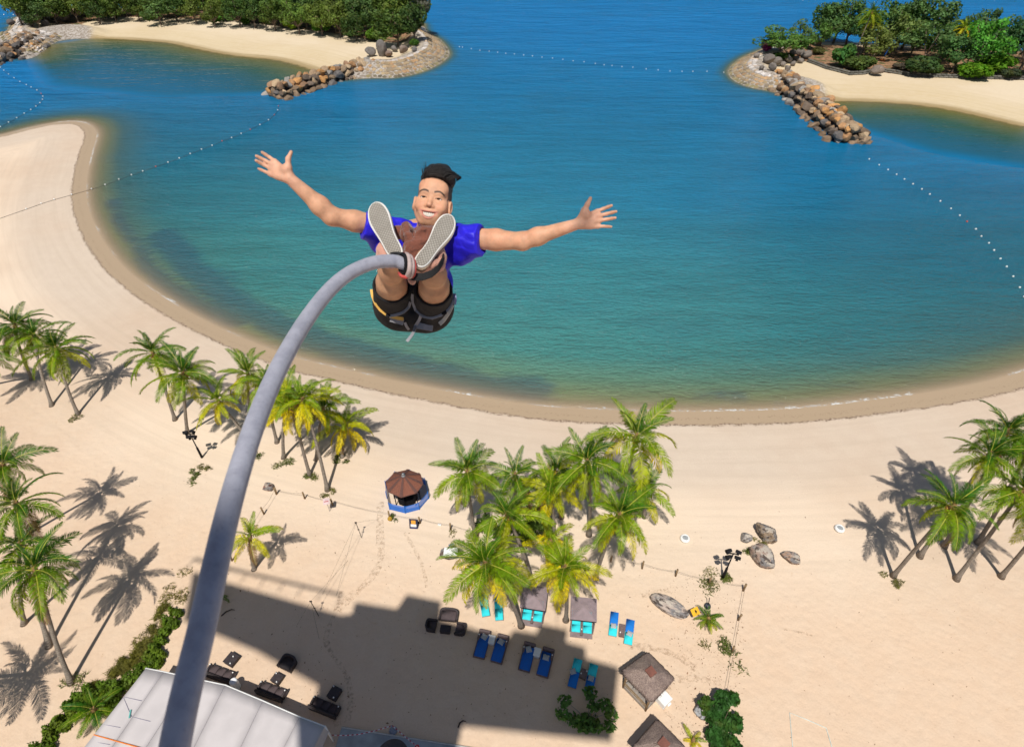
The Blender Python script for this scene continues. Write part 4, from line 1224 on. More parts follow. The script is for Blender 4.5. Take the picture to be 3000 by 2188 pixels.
# --- sun loungers: local +Y runs from foot to head
def lounger(loc, rz, label, lower, upper, head_cut=.62, raised=0.0, cushion=None, group='turquoise and blue sun loungers', L=2.05, W=.68, grille=True):
    t = empty('sun_lounger', loc, rz); tag(t, label, 'sun lounger', group)
    mb = MB()
    for sx in (-1, 1): mb.box((sx * (W / 2 - .03), 0, .27), (.05, L, .07), bev=.01)
    for y in (-L / 2 + .03, -.3, .3, L / 2 - .03): mb.box((0, y, .27), (W - .112, .05, .05), bev=.01)
    mb.build('frame', M_GREYW, t)
    for sx in (-1, 1):
        for sy in (-1, 1):
            mb = MB(); mb.box((sx * (W / 2 - .035), sy * (L / 2 - .15), .115), (.055, .055, .236)); mb.build('leg', M_GREYW, t)
    ys = -L / 2 + L * head_cut
    mb = MB(); mb.box((0, (-L / 2 + ys) / 2, .355), (W, ys + L / 2 - .006, .10), bev=.03); mb.build('seat_pad', lower, t, True)
    bl = L / 2 - ys
    mb = MB(); mb.box((0, bl / 2, .05), (W, bl - .006, .10), bev=.03)
    mb.build('back_pad', upper, t, True, (0, ys, .305), None, (raised, 0, 0))
    if cushion: pillow(t, (cushion[0], cushion[1], .45 + (.06 if raised else 0)), cushion[2])
    return t
def low_table(loc, rz, label, mat, s=(.55, .75, .38), group='low side tables', lantern=()):
    t = empty('side_table', loc, rz); tag(t, label, 'side table', group)
    mb = MB(); mb.box((0, 0, s[2] - .03), (s[0], s[1], .06), bev=.015); mb.build('tabletop', mat, t)
    mb = MB(); mb.box((0, 0, (s[2] - .06) / 2), (s[0] * .94, s[1] * .94, s[2] - .064), bev=.02); mb.build('base', mat, t)
    for x, y in lantern:
        mb = MB(); mb.lathe([(.05, 0), (.055, .02), (.05, .10), (.03, .115), (.005, .118)], 10); mb.build('ashtray', M_WHITE, t, True, (x, y, s[2]))
    return t

# the pair in the sun right of the canopies, and the pair at the shadow edge
def pair_axis(foot, head):
    a, b = Vector(G(foot[0], foot[1], .4)), Vector(G(head[0], head[1], .4))
    return Vector(((a.x + b.x) / 2, (a.y + b.y) / 2, 0)), math.atan2(-(b.x - a.x), b.y - a.y), (b - a).length
c, a, L = pair_axis((1795, 1856), (1801, 1796)); lounger(c, a, 'sunlit lounger left of the brown table, back raised over its frame', M_TURQ, M_BLUE, .45, 0, (0.02, -.22, .1), L=2.1)
c, a, L = pair_axis((1840, 1883), (1848, 1816)); lounger(c, a, 'sunlit blue and turquoise lounger on the right of the brown table', M_TURQ, M_BLUE, .47, 0, (0.05, -.2, -.25), L=2.15)
c, a, L = pair_axis((1824, 1860), (1826, 1828)); low_table(c, a, 'dark brown slatted table between the two sunlit loungers', M_RATTAN2, (.62, 1.05, .34), lantern=((-.2, -.25),))
c, a, L = pair_axis((1676, 2008), (1694, 1932)); lounger(c, a, 'shaded lounger with turquoise head end and tilted striped cushion', M_BLUE, M_TURQ, .55, 0, (-.18, .02, .55), L=2.25)
c, a, L = pair_axis((1724, 2024), (1740, 1948)); lounger(c, a, 'lounger at the tower shadow edge, striped cushion lying straight', M_BLUE, M_TURQ, .57, 0, (.0, -.05, -.05), L=2.25)
c, a, L = pair_axis((1706, 1982), (1714, 1960)); low_table(c, a, 'dark table between the two loungers in the shade', M_RATTAN2, (.55, .75, .36), lantern=((-.18, -.1), (.18, .25)))

# --- wicker daybeds: head (backrest) at +Y
def daybed(foot, head, side, label, cush):
    c, a, L = pair_axis(foot, head)
    t = empty('daybed', c, a); tag(t, label, 'daybed', 'royal blue wicker daybeds')
    W, L = .98, 2.15
    mb = MB(); mb.box((0, 0, .15), (W, L, .26), bev=.03); mb.build('base', M_RATTAN2, t)
    mb = MB(); mb.box((0, L / 2 - .1, .5), (W, .2, .44), bev=.07); mb.build('backrest', M_RATTAN2, t, True)
    mb = MB(); mb.box((side * (W / 2 - .09), L / 2 - .54, .45), (.18, .66, .34), bev=.07); o = mb.build('armrest', M_RATTAN2, t, True)
    mb = MB(); mb.box((-side * .04, -.13, .355), (W - .10, L - .30, .15), bev=.045); mb.build('mattress', M_NAVY, t, True)
    mb = MB(); mb.lathe([(.045, 0), (.05, .05), (.02, .06)], 8); mb.build('cup', M_WHITE, t, True, (side * (W / 2 - .09), L / 2 - .5, .622))
    pillow(t, (cush[0], cush[1], .5), cush[2], s=(.52, .46, .16))
    return t
daybed((1403, 1918), (1421, 1852), -1, 'left daybed of the pair nearest the wicker seats', (.05, .55, -.35))
daybed((1455, 1932), (1474, 1866), 1, 'daybed right of the white table near the wicker seats', (-.05, .5, -.3))
daybed((1536, 1955), (1552, 1890), -1, 'daybed with its cushion turned on edge, left of the second white table', (.0, .55, -1.1))
daybed((1590, 1972), (1607, 1905), 1, 'right-hand daybed of the pair in the middle of the shade', (-.05, .3, .0))
for foot, head, lb in (((1436, 1886), (1443, 1858), 'white cube table between the daybeds near the wicker seats'), ((1569, 1924), (1577, 1894), 'white cube table between the daybeds in the middle of the shade')):
    c, a, L = pair_axis(foot, head); low_table(c, a, lb, M_WHITE, (.62, .72, .42), 'white cube tables', ())

# --- square canopies over pairs of turquoise loungers
M_ROOFW = paint('canopy_boards', (.27, .21, .225), .7, .12, 2.0, .2, 12.0)
M_FRAME = paint('bare_lounger_frame', (.30, .27, .25), .6, .1)
def canopy(corners_px, label, back):
    """corners of the roof edge in the photo, clockwise from the upper left"""
    h = 2.35
    q = [Vector(G(x, y, h)) for x, y in corners_px]
    cen = sum(q, Vector()) / 4
    base = Vector((cen.x, cen.y, 0))
    ex = ((q[1] - q[0]) + (q[2] - q[3])).normalized(); rz = math.atan2(ex.y, ex.x)
    W = ((q[1] - q[0]).length + (q[2] - q[3]).length) / 2; D = ((q[3] - q[0]).length + (q[2] - q[1]).length) / 2
    t = empty('canopy', base, rz); tag(t, label, 'canopy', 'square sunshade canopies')
    rise, nb = .42, 13
    for sd in range(4):
        rot = sd * math.pi / 2
        w_, d_ = (W, D) if sd % 2 == 0 else (D, W)
        for k in range(nb):
            f0, f1 = k / nb, (k + 1) / nb - .012
            def pt(s_, f, up): return Vector((s_ * w_ / 2 * (1 - f), -d_ / 2 * (1 - f), h + rise * f + up))
            vs = []
            for up in (-.02, .02):
                vs += [pt(-1, f0, up + .012), pt(1, f0, up + .012), pt(1, f1, up), pt(-1, f1, up)]
            M = Matrix.Rotation(rot, 3, 'Z')
            mb = MB(); mb.add([tuple(M @ v) for v in vs], [(0, 3, 2, 1), (4, 5, 6, 7), (0, 1, 5, 4), (1, 2, 6, 5), (2, 3, 7, 6), (3, 0, 4, 7)])
            mb.build('roof_board', M_ROOFW, t)
    mb = MB()
    for sx, sy, lx, ly in ((0, -1, W, .07), (0, 1, W, .07), (-1, 0, .07, D - .15), (1, 0, .07, D - .15)):
        mb.box((sx * (W / 2 - .05), sy * (D / 2 - .05), h - .09), (lx - .03, ly, .13))
    mb.build('roof_frame', M_BLACK, t)
    for sx in (-1, 1):
        for sy in (-1, 1):
            mb = MB(); mb.box((sx * (W / 2 - .14), sy * (D / 2 - .14), (h - .16) / 2), (.10, .10, h - .16)); mb.build('post', M_GREYW, t)
    mb = MB(); mb.box((0, -.35, .06), (W * .86, D * .98, .10), bev=.01); mb.build('deck', M_GREYW, t)
    mb = MB(); mb.box((W / 2 - .06, D * .12, 1.2), (.03, D * .5, 1.9)); mb.build('side_curtain', M_NAVY, t)
    ca, sa = math.cos(rz), math.sin(rz)
    for k, (sx, lb) in enumerate(((-1, back[0]), (1, back[1]))):
        lx, ly = sx * W * .22, -.12
        lounger((base.x + lx * ca - ly * sa, base.y + lx * sa + ly * ca, .11), rz, lb, M_TURQ, M_TURQ, .34, 0, (0, .3, .1 * sx) if k else None, L=1.9, W=.74)
    lx, ly = 0, -.5
    low_table((base.x - ly * sa, base.y + ly * ca, .11), rz, 'narrow table between the loungers of the ' + back[2], M_RATTAN2, (.26, 1.5, .34), lantern=((0, -.3),))
    return t
canopy([(1534, 1712), (1606, 1720), (1597, 1791), (1522, 1776)], 'plum-grey canopy under the tip of the large grove palm', ('turquoise lounger on the left under the canopy by the grove', 'turquoise lounger on the right under the canopy by the grove', 'canopy by the grove'))
canopy([(1676, 1748), (1751, 1753), (1746, 1823), (1667, 1811)], 'plum-grey canopy beside the trunk of the yellow-green palm', ('turquoise lounger on the left under the canopy nearer the shadow', 'turquoise lounger on the right under the canopy nearer the shadow', 'canopy nearer the shadow'))
c, a, L = pair_axis((1422, 1790), (1416, 1752)); lounger(c, a, 'left turquoise lounger almost hidden under the large grove palm', M_TURQ, M_TURQ, .5, L=2.0)
c, a, L = pair_axis((1462, 1800), (1460, 1764)); lounger(c, a, 'right turquoise lounger almost hidden under the large grove palm', M_TURQ, M_TURQ, .5, L=2.0)

# --- rounded wicker seats
def tub_seat(loc, rz, label, w, d, mat=M_RATTAN, group='dark wicker tub seats', cat='armchair', name='tub_chair', hh=.72, seat=M_CUSH):
    """curved back wall at +Y, open front at -Y"""
    t = empty(name, loc, rz); tag(t, label, cat, group)
    def path(k, inset):
        N = 24; out = []
        hw, hd = w / 2 - inset, d / 2 - inset
        for i in range(N + 1):
            f = i / N
            a = -R(12) + f * R(204)
            e = 3.2
            x = hw * math.copysign(abs(math.cos(a)) ** (2 / e), math.cos(a)); y = hd * math.copysign(abs(math.sin(a)) ** (2 / e), math.sin(a))
            if i == 0: x, y = hw, -hd
            if i == N: x, y = -hw, -hd
            out.append((x, y))
        return out
    o_, i_ = path(0, 0), path(0, .15)
    N = len(o_); vs, fs = [], []
    for (x, y), (u, v) in zip(o_, i_):
        f = max(0, y / (d / 2)); z = hh - .14 + .14 * f
        vs += [(x * .96, y * .96, .03), (x, y, z - .03), (x * .97, y * .97, z), (u, v, z), (u, v, .25)]
    for i in range(N - 1):
        for k in range(4): fs.append((i * 5 + k, (i + 1) * 5 + k, (i + 1) * 5 + k + 1, i * 5 + k + 1))
    fs += [(0, 1, 2, 3, 4), tuple(reversed(range((N - 1) * 5, N * 5)))]
    mb = MB(); mb.add(vs, fs); mb.build('shell', mat, t, True)
    mb = MB(); mb.box((0, -.05, .17), (w - .27, d - .2, .26), bev=.03); mb.build('base', mat, t)
    mb = MB(); mb.box((0, -.06, .37), (w - .33, d - .26, .13), bev=.04); mb.build('seat_cushion', seat, t, True)
    return t
def at_h(x, y, z=.4):
    g = G(x, y, z); return (g[0], g[1], 0)
tub_seat(at_h(1315, 1800), R(-6), 'dark wicker love seat at the edge of the tower shadow', 1.62, 1.02, group='dark wicker tub seats', cat='love seat', name='love_seat')
tub_seat(at_h(1263, 1830), R(83), 'round dark tub chair left of the small wicker table', .98, .92)
tub_seat(at_h(1349, 1841), R(-98), 'round dark tub chair right of the small wicker table', .98, .92)
low_table(at_h(1305, 1842, .3), R(-5), 'small dark wicker table in front of the love seat', M_RATTAN, (.88, .62, .40), 'dark wicker tables')
tub_seat(at_h(843, 1940), R(-22), 'black rounded armchair across from the row of sofas', 1.3, 1.1, seat=M_RATTAN)
# --- three sofas and their tables
def sofa(loc, rz, label):
    t = empty('sofa', loc, rz); tag(t, label, 'sofa', 'black wicker sofas')
    W, D = 2.35, .92
    mb = MB(); mb.box((0, 0, .16), (W - .3, D - .06, .27), bev=.03); mb.build('base', M_RATTAN, t)
    mb = MB(); mb.box((0, -D / 2 + .10, .40), (W, .20, .72), bev=.06); mb.build('backrest', M_RATTAN, t, True)
    for s in (-1, 1):
        mb = MB(); mb.box((s * (W / 2 - .11), .10, .33), (.20, D - .22, .58), bev=.08); ar = mb.build('armrest', M_RATTAN, t, True)
        mb = MB(); mb.lathe([(.05, 0), (.055, .05), (.03, .065)], 8); mb.build('cup', M_WHITE, ar, True, (s * (W / 2 - .11), .3, .622))
    for k in range(3):
        mb = MB(); mb.box(((k - 1) * .655, .10, .365), (.64, D - .26, .14), bev=.04); mb.build('seat_cushion', M_CUSH, t, True)
    return t
sofa(at_h(644, 1972), R(-17), 'black sofa next to the white column lantern')
sofa(at_h(795, 2024), R(-17), 'black sofa in the middle of the row by the white roof')
sofa(at_h(951, 2070), R(-19), 'black sofa at the shaded right end of the row')
low_table(at_h(677, 1929), R(-26), 'dark square table in front of the sofa with the lantern', M_RATTAN, (.92, .92, .42), 'dark wicker tables', ((.05, .2), (.25, -.3)))
low_table(at_h(811, 1985), R(-24), 'small dark table before the middle sofa', M_RATTAN, (.78, .72, .42), 'dark wicker tables', ((-.25, .25), (.22, -.25)))
low_table(at_h(979, 2028), R(-24), 'dark shaded table before the right-end sofa', M_RATTAN, (.82, .92, .42), 'dark wicker tables', ((-.3, .35), (.2, -.32)))
t = empty('column_lantern', GP(695, 2011)); tag(t, 'white round column lantern standing beside a black sofa', 'lantern')
mb = MB(); mb.lathe([(.27, 0), (.29, .03), (.29, 1.02), (.27, 1.05), (.005, 1.055)], 20); mb.build('shade', M_WHITE, t, True)
mb = MB(); mb.lathe([(.25, 1.06), (.23, 1.075), (.005, 1.078)], 20); mb.build('cap', paint('frosted_cap', (.85, .84, .86), .4, .04), t, True)

# --- thatched huts
def thatch_material():
    t = NT('thatch'); p = t.obj()
    n1 = t.noise(t.mapping(p, (1.2, 1.2, 1.2)), 1.0, 4.0, .6)
    n2 = t.noise(t.mapping(p, (14, 14, 6)), 1.0, 4.0, .7)
    c = t.mix(t.smooth(n1, .3, .7), (.32, .245, .215), (.48, .375, .315))
    c = t.mix(t.smooth(n2, .35, .7), t.mix(1.0, c, (.5, .48, .5), 'MULTIPLY'), c)
    return t.done(t.principled(c, .95, t.bump(n2, .9, .08), .1))
M_THATCH = thatch_material()
def hut(apex_px, corners_px, label, seed):
    """apex and eave corners (left, top, right, bottom) in the photo"""
    r = random.Random(seed)
    he, ha = 2.5, 4.1
    ap = Vector(G(apex_px[0], apex_px[1], ha))
    q = [Vector(G(x, y, he)) for x, y in corners_px]
    base = Vector((ap.x, ap.y, 0))
    t = empty('thatched_hut', base); tag(t, label, 'hut', 'thatched beach huts')
    q = [v - base for v in q]; A = Vector((0, 0, ha))
    straw = MB()
    for i in range(4):
        a, b = q[i], q[(i + 1) % 4]
        # each slope: sagging layers of thatch with a ragged hem
        n, m = 9, 16
        vs, fs = [], []
        for k in range(n + 1):
            f = k / n
            for j in range(m + 1):
                u = j / m
                p = A.lerp(a.lerp(b, u), max(f, .07))
                bulge = .12 * math.sin(math.pi * f) * math.sin(math.pi * u) + r.uniform(-.03, .03)
                drop = r.uniform(-.14, .04) if k == n else 0
                vs.append((p.x, p.y, p.z + bulge * .7 + drop + (.05 if k % 3 == 0 else 0)))
        for k in range(n):
            for j in range(m): fs.append((k * (m + 1) + j, (k + 1) * (m + 1) + j, (k + 1) * (m + 1) + j + 1, k * (m + 1) + j + 1))
        mb = MB(); mb.add(vs, fs)
        o = mb.build('roof_slope', M_THATCH, t, True)
        sm = o.modifiers.new('thickness', 'SOLIDIFY'); sm.thickness = .16; sm.offset = -1
        nn = (b - a).cross(A - a).normalized()
        for k in range(420):
            f = r.uniform(.12, 1.0) ** .6; u = r.random()
            p = A.lerp(a.lerp(b, u), f); d = (a.lerp(b, u) - A).normalized()
            s0 = p + nn * r.uniform(.03, .10) * (1 if nn.z > 0 else -1); L = r.uniform(.18, .45)
            e = s0 + d * L + Vector((r.uniform(-.06, .06), r.uniform(-.06, .06), -.02)); w = (b - a).normalized() * .02
            straw.add([s0 - w, s0 + w, e], [(0, 1, 2)])
        # ridge roll
        mb = MB(); mb.tube([A.lerp(a, f) + Vector((0, 0, .06 + .03 * (k % 2))) for k, f in enumerate([.08 + .1 * x for x in range(10)])], [.07 + .02 * (x % 2) for x in range(10)], 6); mb.build('ridge', M_THATCH, t, True)
    straw.build('loose_thatch', M_THATCH, t)['kind'] = 'stuff'
    d0 = (q[1] - q[0]).normalized(); rz = math.atan2(d0.y, d0.x)
    mb = MB(); mb.box((0, 0, ha - .02), (.62, .62, .16), rz, bev=.02); mb.build('cap', paint('red_brown_board', (.18, .07, .05), .7, .2), t)
    cen = sum(q, Vector()) / 4
    for v in q:
        g = Vector((v.x, v.y, 0)) * .8
        mb = MB(); mb.tube([(g.x, g.y, -.2), (g.x, g.y, he + .1)], .085, 8); mb.build('post', M_POST, t, True)
    fl = [Vector((v.x, v.y, 0)) * .84 for v in q]
    mb = MB(); mb.prism([(p.x, p.y) for p in fl], .02, .38); mb.build('platform', paint('grey_deck_boards', (.27, .24, .21), .8, .2), t)
    a, b = fl[0], fl[3]
    mb = MB(); mb.tube([(a.x, a.y, .95), (b.x, b.y, .95)], .05, 6); mb.tube([(a.x, a.y, .65), (b.x, b.y, .65)], .035, 6); mb.build('railing', M_POST, t)
    return t
hut((1907, 1966), [(1823, 1968), (1897, 1914), (1972, 1989), (1908, 2055)], 'thatched hut with a square cap beside the white box', 1)
hut((1945, 2176), [(1852, 2195), (1925, 2110), (2005, 2192), (1940, 2260)], 'thatched hut cut off by the bottom of the picture', 2)
t = empty('storage_box', GP(1941, 2054), R(38)); tag(t, 'white plastic box standing against the thatched hut', 'box')
mb = MB(); mb.box((0, 0, .36), (.86, .86, .70), bev=.04); mb.build('body', M_WHITE, t)
mb = MB(); mb.box((0, 0, .755), (.92, .92, .08), bev=.03); mb.build('lid', M_WHITE, t)
mb = MB(); mb.box((.2, -.49, .1), (.34, .12, .16), bev=.02); mb.build('step', M_WHITE, t)

# --- octagonal kiosk with blue net fence
def shingle_material(dark):
    t = NT('roof_shingles'); p = t.obj()
    br = t.n('ShaderNodeTexBrick'); t.set(br.inputs['Vector'], t.mapping(p, (3.2, 3.2, 3.2)))
    br.inputs['Color1'].default_value = (.22, .08, .052, 1) if not dark else (.13, .065, .055, 1)
    br.inputs['Color2'].default_value = (.31, .125, .08, 1) if not dark else (.165, .085, .07, 1)
    br.inputs['Mortar'].default_value = (.07, .035, .03, 1); br.inputs['Mortar Size'].default_value = .03
    return t.done(t.principled(br.outputs['Color'], .8, t.bump(br.outputs['Fac'], .4, .02), .2))
M_SH, M_SHD = shingle_material(False), shingle_material(True)
kc_r = Vector(G(1183, 1398, 3.7)); kc = Vector((kc_r.x, kc_r.y, 0))
t = empty('octagonal_kiosk', kc); tag(t, 'octagonal kiosk with a brown shingle roof on the open sand', 'kiosk')
he, ha, rk = 2.55, 3.7, 2.0
cor = [Vector(G(x, y, he)) for x, y in ((1130, 1412), (1155, 1384), (1196, 1375), (1231, 1388), (1239, 1417), (1220, 1443), (1175, 1456), (1138, 1440))]
cor = [v - kc for v in cor]
cc = sum(cor, Vector()) / 8
A = Vector((cc.x, cc.y, ha))
for i in range(8):
    a, b = cor[i], cor[(i + 1) % 8]
    mb = MB(); dn = Vector((0, 0, -.07))
    mb.add([A, a, b, A + dn, a + dn, b + dn], [(0, 1, 2), (3, 5, 4), (1, 4, 5, 2), (0, 3, 4, 1), (0, 2, 5, 3)]); mb.build('roof_panel', M_SH, t)
    # darker ridge strip over each hip
    e = (b - cor[i - 1]).normalized() * .17; up = Vector((0, 0, .035))
    mb = MB(); mb.add([A + up - e * .45, a + up - e, a + up * 1.6, a + up + e, A + up + e * .45, A + up * 1.8], [(0, 1, 2, 5), (5, 2, 3, 4)]); mb.build('ridge_strip', M_SHD, t)
    mb = MB(); mb.tube([Vector((cc.x, cc.y, 0)) + Vector((a.x - cc.x, a.y - cc.y, 0)) * .72 + Vector((0, 0, z)) for z in (0, he + .05)], .05, 6); mb.build('post', M_BLACK, t)
    mb = MB(); mb.tube([a + Vector((0, 0, -.06)), b + Vector((0, 0, -.06))], .045, 6); mb.build('gutter', M_SHD, t)
mb = MB(); mb.lathe([(.20, 0), (.20, .05), (.11, .08), (.11, .26), (.15, .30), (.02, .33)], 12, (A.x, A.y, A.z - .08)); mb.build('roof_vent', M_METAL, t, True)
mb = MB(); mb.lathe([(1.0, 0), (1.05, .05), (1.05, .95), (1.0, 1.0), (.005, 1.0)], 8, (cc.x, cc.y, 0)); mb.build('counter', M_BLACK, t)
def net_material():
    t = NT('blue_net')
    b = t.principled((.004, .19, .80), .6); tr = t.n('ShaderNodeBsdfTransparent')
    m = t.n('ShaderNodeMixShader'); m.inputs[0].default_value = .80
    t.t.links.new(tr.outputs[0], m.inputs[1]); t.t.links.new(b, m.inputs[2]); return t.done(m.outputs[0])
M_NET = net_material()
nc = [GP(x, y) for x, y in ((1134, 1460), (1142, 1493), (1188, 1504), (1229, 1493), (1256, 1461), (1247, 1421), (1205, 1398), (1160, 1402), (1132, 1430))]
t2 = empty('net_fence', nc[2]); tag(t2, 'bright blue net fence around the octagonal kiosk', 'fence')
for i in range(len(nc)):
    a, b = nc[i] - nc[2], nc[(i + 1) % len(nc)] - nc[2]
    mb = MB(); n_ = Vector((-(b - a).y, (b - a).x, 0)).normalized() * .015
    vs = []
    for w in (n_, -n_):
        for k in range(7):
            f = k / 6; p = a.lerp(b, f); sag = .06 * math.sin(math.pi * f)
            vs += [p + w + Vector((0, 0, .02)), p + w + Vector((0, 0, 1.12 - sag))]
    fs = []
    for o in (0, 14):
        for k in range(6): fs.append((o + k * 2, o + k * 2 + 2, o + k * 2 + 3, o + k * 2 + 1))
    mb.add(vs, fs[:6]); mb.build('net_panel', M_NET, t2)
    mb = MB(); mb.tube([a, a + Vector((0, 0, 1.2))], .035, 6); mb.build('fence_post', M_BLUE, t2)
# board sign in front of the kiosk
t = empty('sandwich_board', GP(1214, 1540), R(-4)); tag(t, 'dark sandwich board with a white and orange poster near the kiosk', 'sign')
sl = Matrix.Rotation(R(-62), 3, 'X')
mb = MB(); mb.box((0, 0, .5), (.82, .05, 1.16), tilt=Matrix.Rotation(R(-16), 3, 'X'), bev=.01); mb.build('front_board', paint('navy_board', (.018, .022, .06), .5), t, loc=(0, -.16, 0))
mb = MB(); mb.box((0, 0, .5), (.82, .05, 1.16), tilt=Matrix.Rotation(R(16), 3, 'X'), bev=.01); mb.build('rear_board', M_BLACK, t, loc=(0, .19, 0))
for nm, z0, z1, w, mt in (('poster', .20, .52, .56, M_WHITE), ('poster', .54, .98, .44, paint('orange_print', (.75, .36, .05), .6)), ('strip', .06, .16, .60, paint('navy_print', (.02, .03, .18), .6))):
    mb = MB(); zc = (z0 + z1) / 2; mb.box((0, -.032, zc - .5), (w, .008, z1 - z0)); o = mb.build(nm, mt, t, loc=(0, -.16, .5)); o.rotation_euler = (R(-16), 0, 0)

# --- rope fences on wooden posts
def post_line(label, px, h=1.05, ropes=True, heads=None):
    P = [GP(x, y) for x, y in px]
    root = empty('rope_fence', P[0]); tag(root, label, 'rope fence', 'post and rope fences in the sand')
    for i, p in enumerate(P):
        mb = MB(); l = Vector((rnd.uniform(-.06, .06), rnd.uniform(-.06, .06), h * rnd.uniform(.92, 1.08)))
        mb.tube([(0, 0, -.2), l * .5, l], .085, 8); mb.build('post', M_POST, root, True, p - P[0])
    mb = MB()
    for a, b in zip(P[:-1], P[1:]):
        mb.tube([a.lerp(b, f) - P[0] + Vector((0, 0, h * .8 - .25 * math.sin(math.pi * f))) for f in (0, .2, .4, .6, .8, 1)], .014, 4)
    mb.build('rope', M_ROPEL, root)
    return root
post_line('post and rope fence from the red rock past the kiosk to the grove', [(810, 1448), (893, 1460), (975, 1480), (1142, 1518), (1231, 1532), (1320, 1550), (1400, 1570)])
post_line('short post and rope fence running down from the red rock', [(811, 1447), (774, 1506), (680, 1642)])
post_line('long post and rope fence from the grove to the corner by the floodlight', [(1789, 1645), (1881, 1665), (1979, 1687), (2077, 1709), (2178, 1729)])
post_line('post and rope fence running from the corner down to the broad-leaved shrub', [(2177, 1730), (2162, 1816), (2145, 1910), (2122, 2040)])
t = empty('warning_sign', GP(966, 1497), R(12)); tag(t, 'small pale square sign on a thin pole by the rope fence', 'sign')
mb = MB(); mb.tube([(0, 0, -.2), (0, 0, 1.5)], .03, 6); mb.build('pole', M_METAL, t)
mb = MB(); mb.box((0, -.03, 1.62), (.62, .04, .62), tilt=Matrix.Rotation(R(-50), 3, 'X')); mb.build('panel', paint('faded_pink_sign', (.55, .42, .42), .6, .2), t)
mb = MB(); mb.box((0, -.06, 1.645), (.40, .02, .08), tilt=Matrix.Rotation(R(-50), 3, 'X')); mb.build('symbol', paint('sign_red', (.35, .05, .06), .6), t)
t = empty('yellow_sign', GP(2029, 1808), R(25)); tag(t, 'yellow warning sign beside the long speckled boulder', 'sign')
mb = MB(); mb.tube([(0, 0, -.2), (0, 0, 1.0)], .03, 6); mb.build('pole', M_METAL, t)
mb = MB(); mb.box((0, -.03, 1.05), (.72, .04, .62), tilt=Matrix.Rotation(R(-62), 3, 'X')); mb.build('panel', paint('sign_yellow', (.75, .40, .02), .5), t)
mb = MB(); mb.box((.02, -.05, 1.085), (.10, .02, .26), tilt=Matrix.Rotation(R(-62), 3, 'X')); mb.box((.09, -.05, 1.085), (.07, .02, .10), tilt=Matrix.Rotation(R(-62), 3, 'X')); mb.build('symbol', M_BLACK, t)

# --- floodlight poles
M_LENS = paint('lamp_glass', (.02, .022, .03), .7, spec=.1)
def floodlight_pole(px, h, label, rz, heads):
    t = empty('floodlight_pole', GP(*px), rz); tag(t, label, 'floodlight', 'black floodlight poles')
    mb = MB(); mb.tube([(0, 0, -.2), (0, 0, h * .42), (0, 0, h * .45), (0, 0, h)], [.13, .11, .065, .055], 10); mb.build('pole', M_BLACK, t, True)
    mb = MB(); mb.box((0, 0, h), (.95, .08, .08)); mb.build('crossbar', M_BLACK, t)
    for (x, y, z, a) in heads:
        mb = MB(); tl = Matrix.Rotation(a, 3, 'Z') @ Matrix.Rotation(R(35), 3, 'X')
        mb.box((0, 0, 0), (.50, .28, .40), bev=.04, tilt=tl); mb.box((0, .0, -.32), (.2, .2, .2), tilt=tl)
        mb.build('lamp_head', M_BLACK, t, loc=(x, y, h + z))
        mb = MB(); mb.box((0, -.15, -.02), (.42, .02, .32), tilt=tl); mb.build('lens', M_LENS, t, loc=(x, y, h + z))
    return t
floodlight_pole((2117, 1693), 3.95, 'black floodlight pole with paired lamps near the boulders', R(-8), ((-.42, .12, .14, .5), (.42, .12, .14, -.4), (-.36, -.2, -.25, .3), (.38, -.2, -.25, -.3)))
floodlight_pole((592, 1340), 3.7, 'black floodlight pole left of the grey cord', R(10), ((-.42, .15, .15, .2), (.3, .1, .2, -.5), (-.1, -.25, -.15, .2), (.4, -.25, -.2, -.3)))

# --- boulders on the beach
def granite_extra(t, c, p):
    n = t.noise(p, 2.6, 5.0, .6)
    c = t.mix(t.smooth(n, .44, .54), c, (.19, .18, .18))
    n2 = t.noise(t.mapping(p, (1, 1, 1), (5, 2, 7)), 3.4, 5.0, .65)
    c = t.mix(t.smooth(n2, .5, .57, 0, .85), c, (.45, .40, .34))
    n3 = t.noise(t.mapping(p, (1, 1, 1), (1, 8, 3)), 5.0, 5.0, .7)
    return t.mix(t.smooth(n3, .53, .60, 0, .9), c, (.045, .032, .028))
M_GRAN = tinted('granite', .2, .85, 3.0, .7, 5.0, .05, granite_extra)
def beach_boulder(px, size, rz, label, col, seed, z=.35, tilt=(0, 0)):
    me = rock_mesh('boulder', seed, M_GRAN, 4, .55, True)
    p = GP(*px)
    o = link('boulder', me, None, (p.x, p.y, size[2] * z), (tilt[0], tilt[1], rz), tuple(s * 1.12 for s in size), col)
    return tag(o, label, 'boulder', 'boulders on the beach')
beach_boulder((2240, 1570), (2.15, 2.1, 1.9), R(20), 'tallest boulder of the group, tan-topped with a dark cleft', (.34, .25, .17), 501)
beach_boulder((2184, 1578), (1.15, 1.0, .8), R(10), 'small pale boulder leaning on the tallest one', (.38, .34, .31), 502)
beach_boulder((2230, 1636), (2.5, 2.0, 1.5), R(-40), 'large grey and pink boulder below the tallest one', (.36, .26, .21), 503)
beach_boulder((2313, 1636), (2.0, 1.15, 1.0), R(-25), 'pinkish boulder lying apart on the right of the group', (.42, .28, .20), 504)
beach_boulder((1965, 1782), (3.4, 1.35, 1.0), R(-32), 'long speckled white and brown boulder by the yellow sign', (.44, .36, .31), 505)
beach_boulder((784, 1432), (1.15, 1.0, .9), R(-15), 'wedge-shaped red-brown rock at the fence corner', (.25, .10, .06), 506)
beach_boulder((1318, 1625), (2.3, 1.25, .9), R(2), 'dark brown boulder with a white board lying on it', (.15, .10, .085), 507)
g = G(1320, 1617, .95)
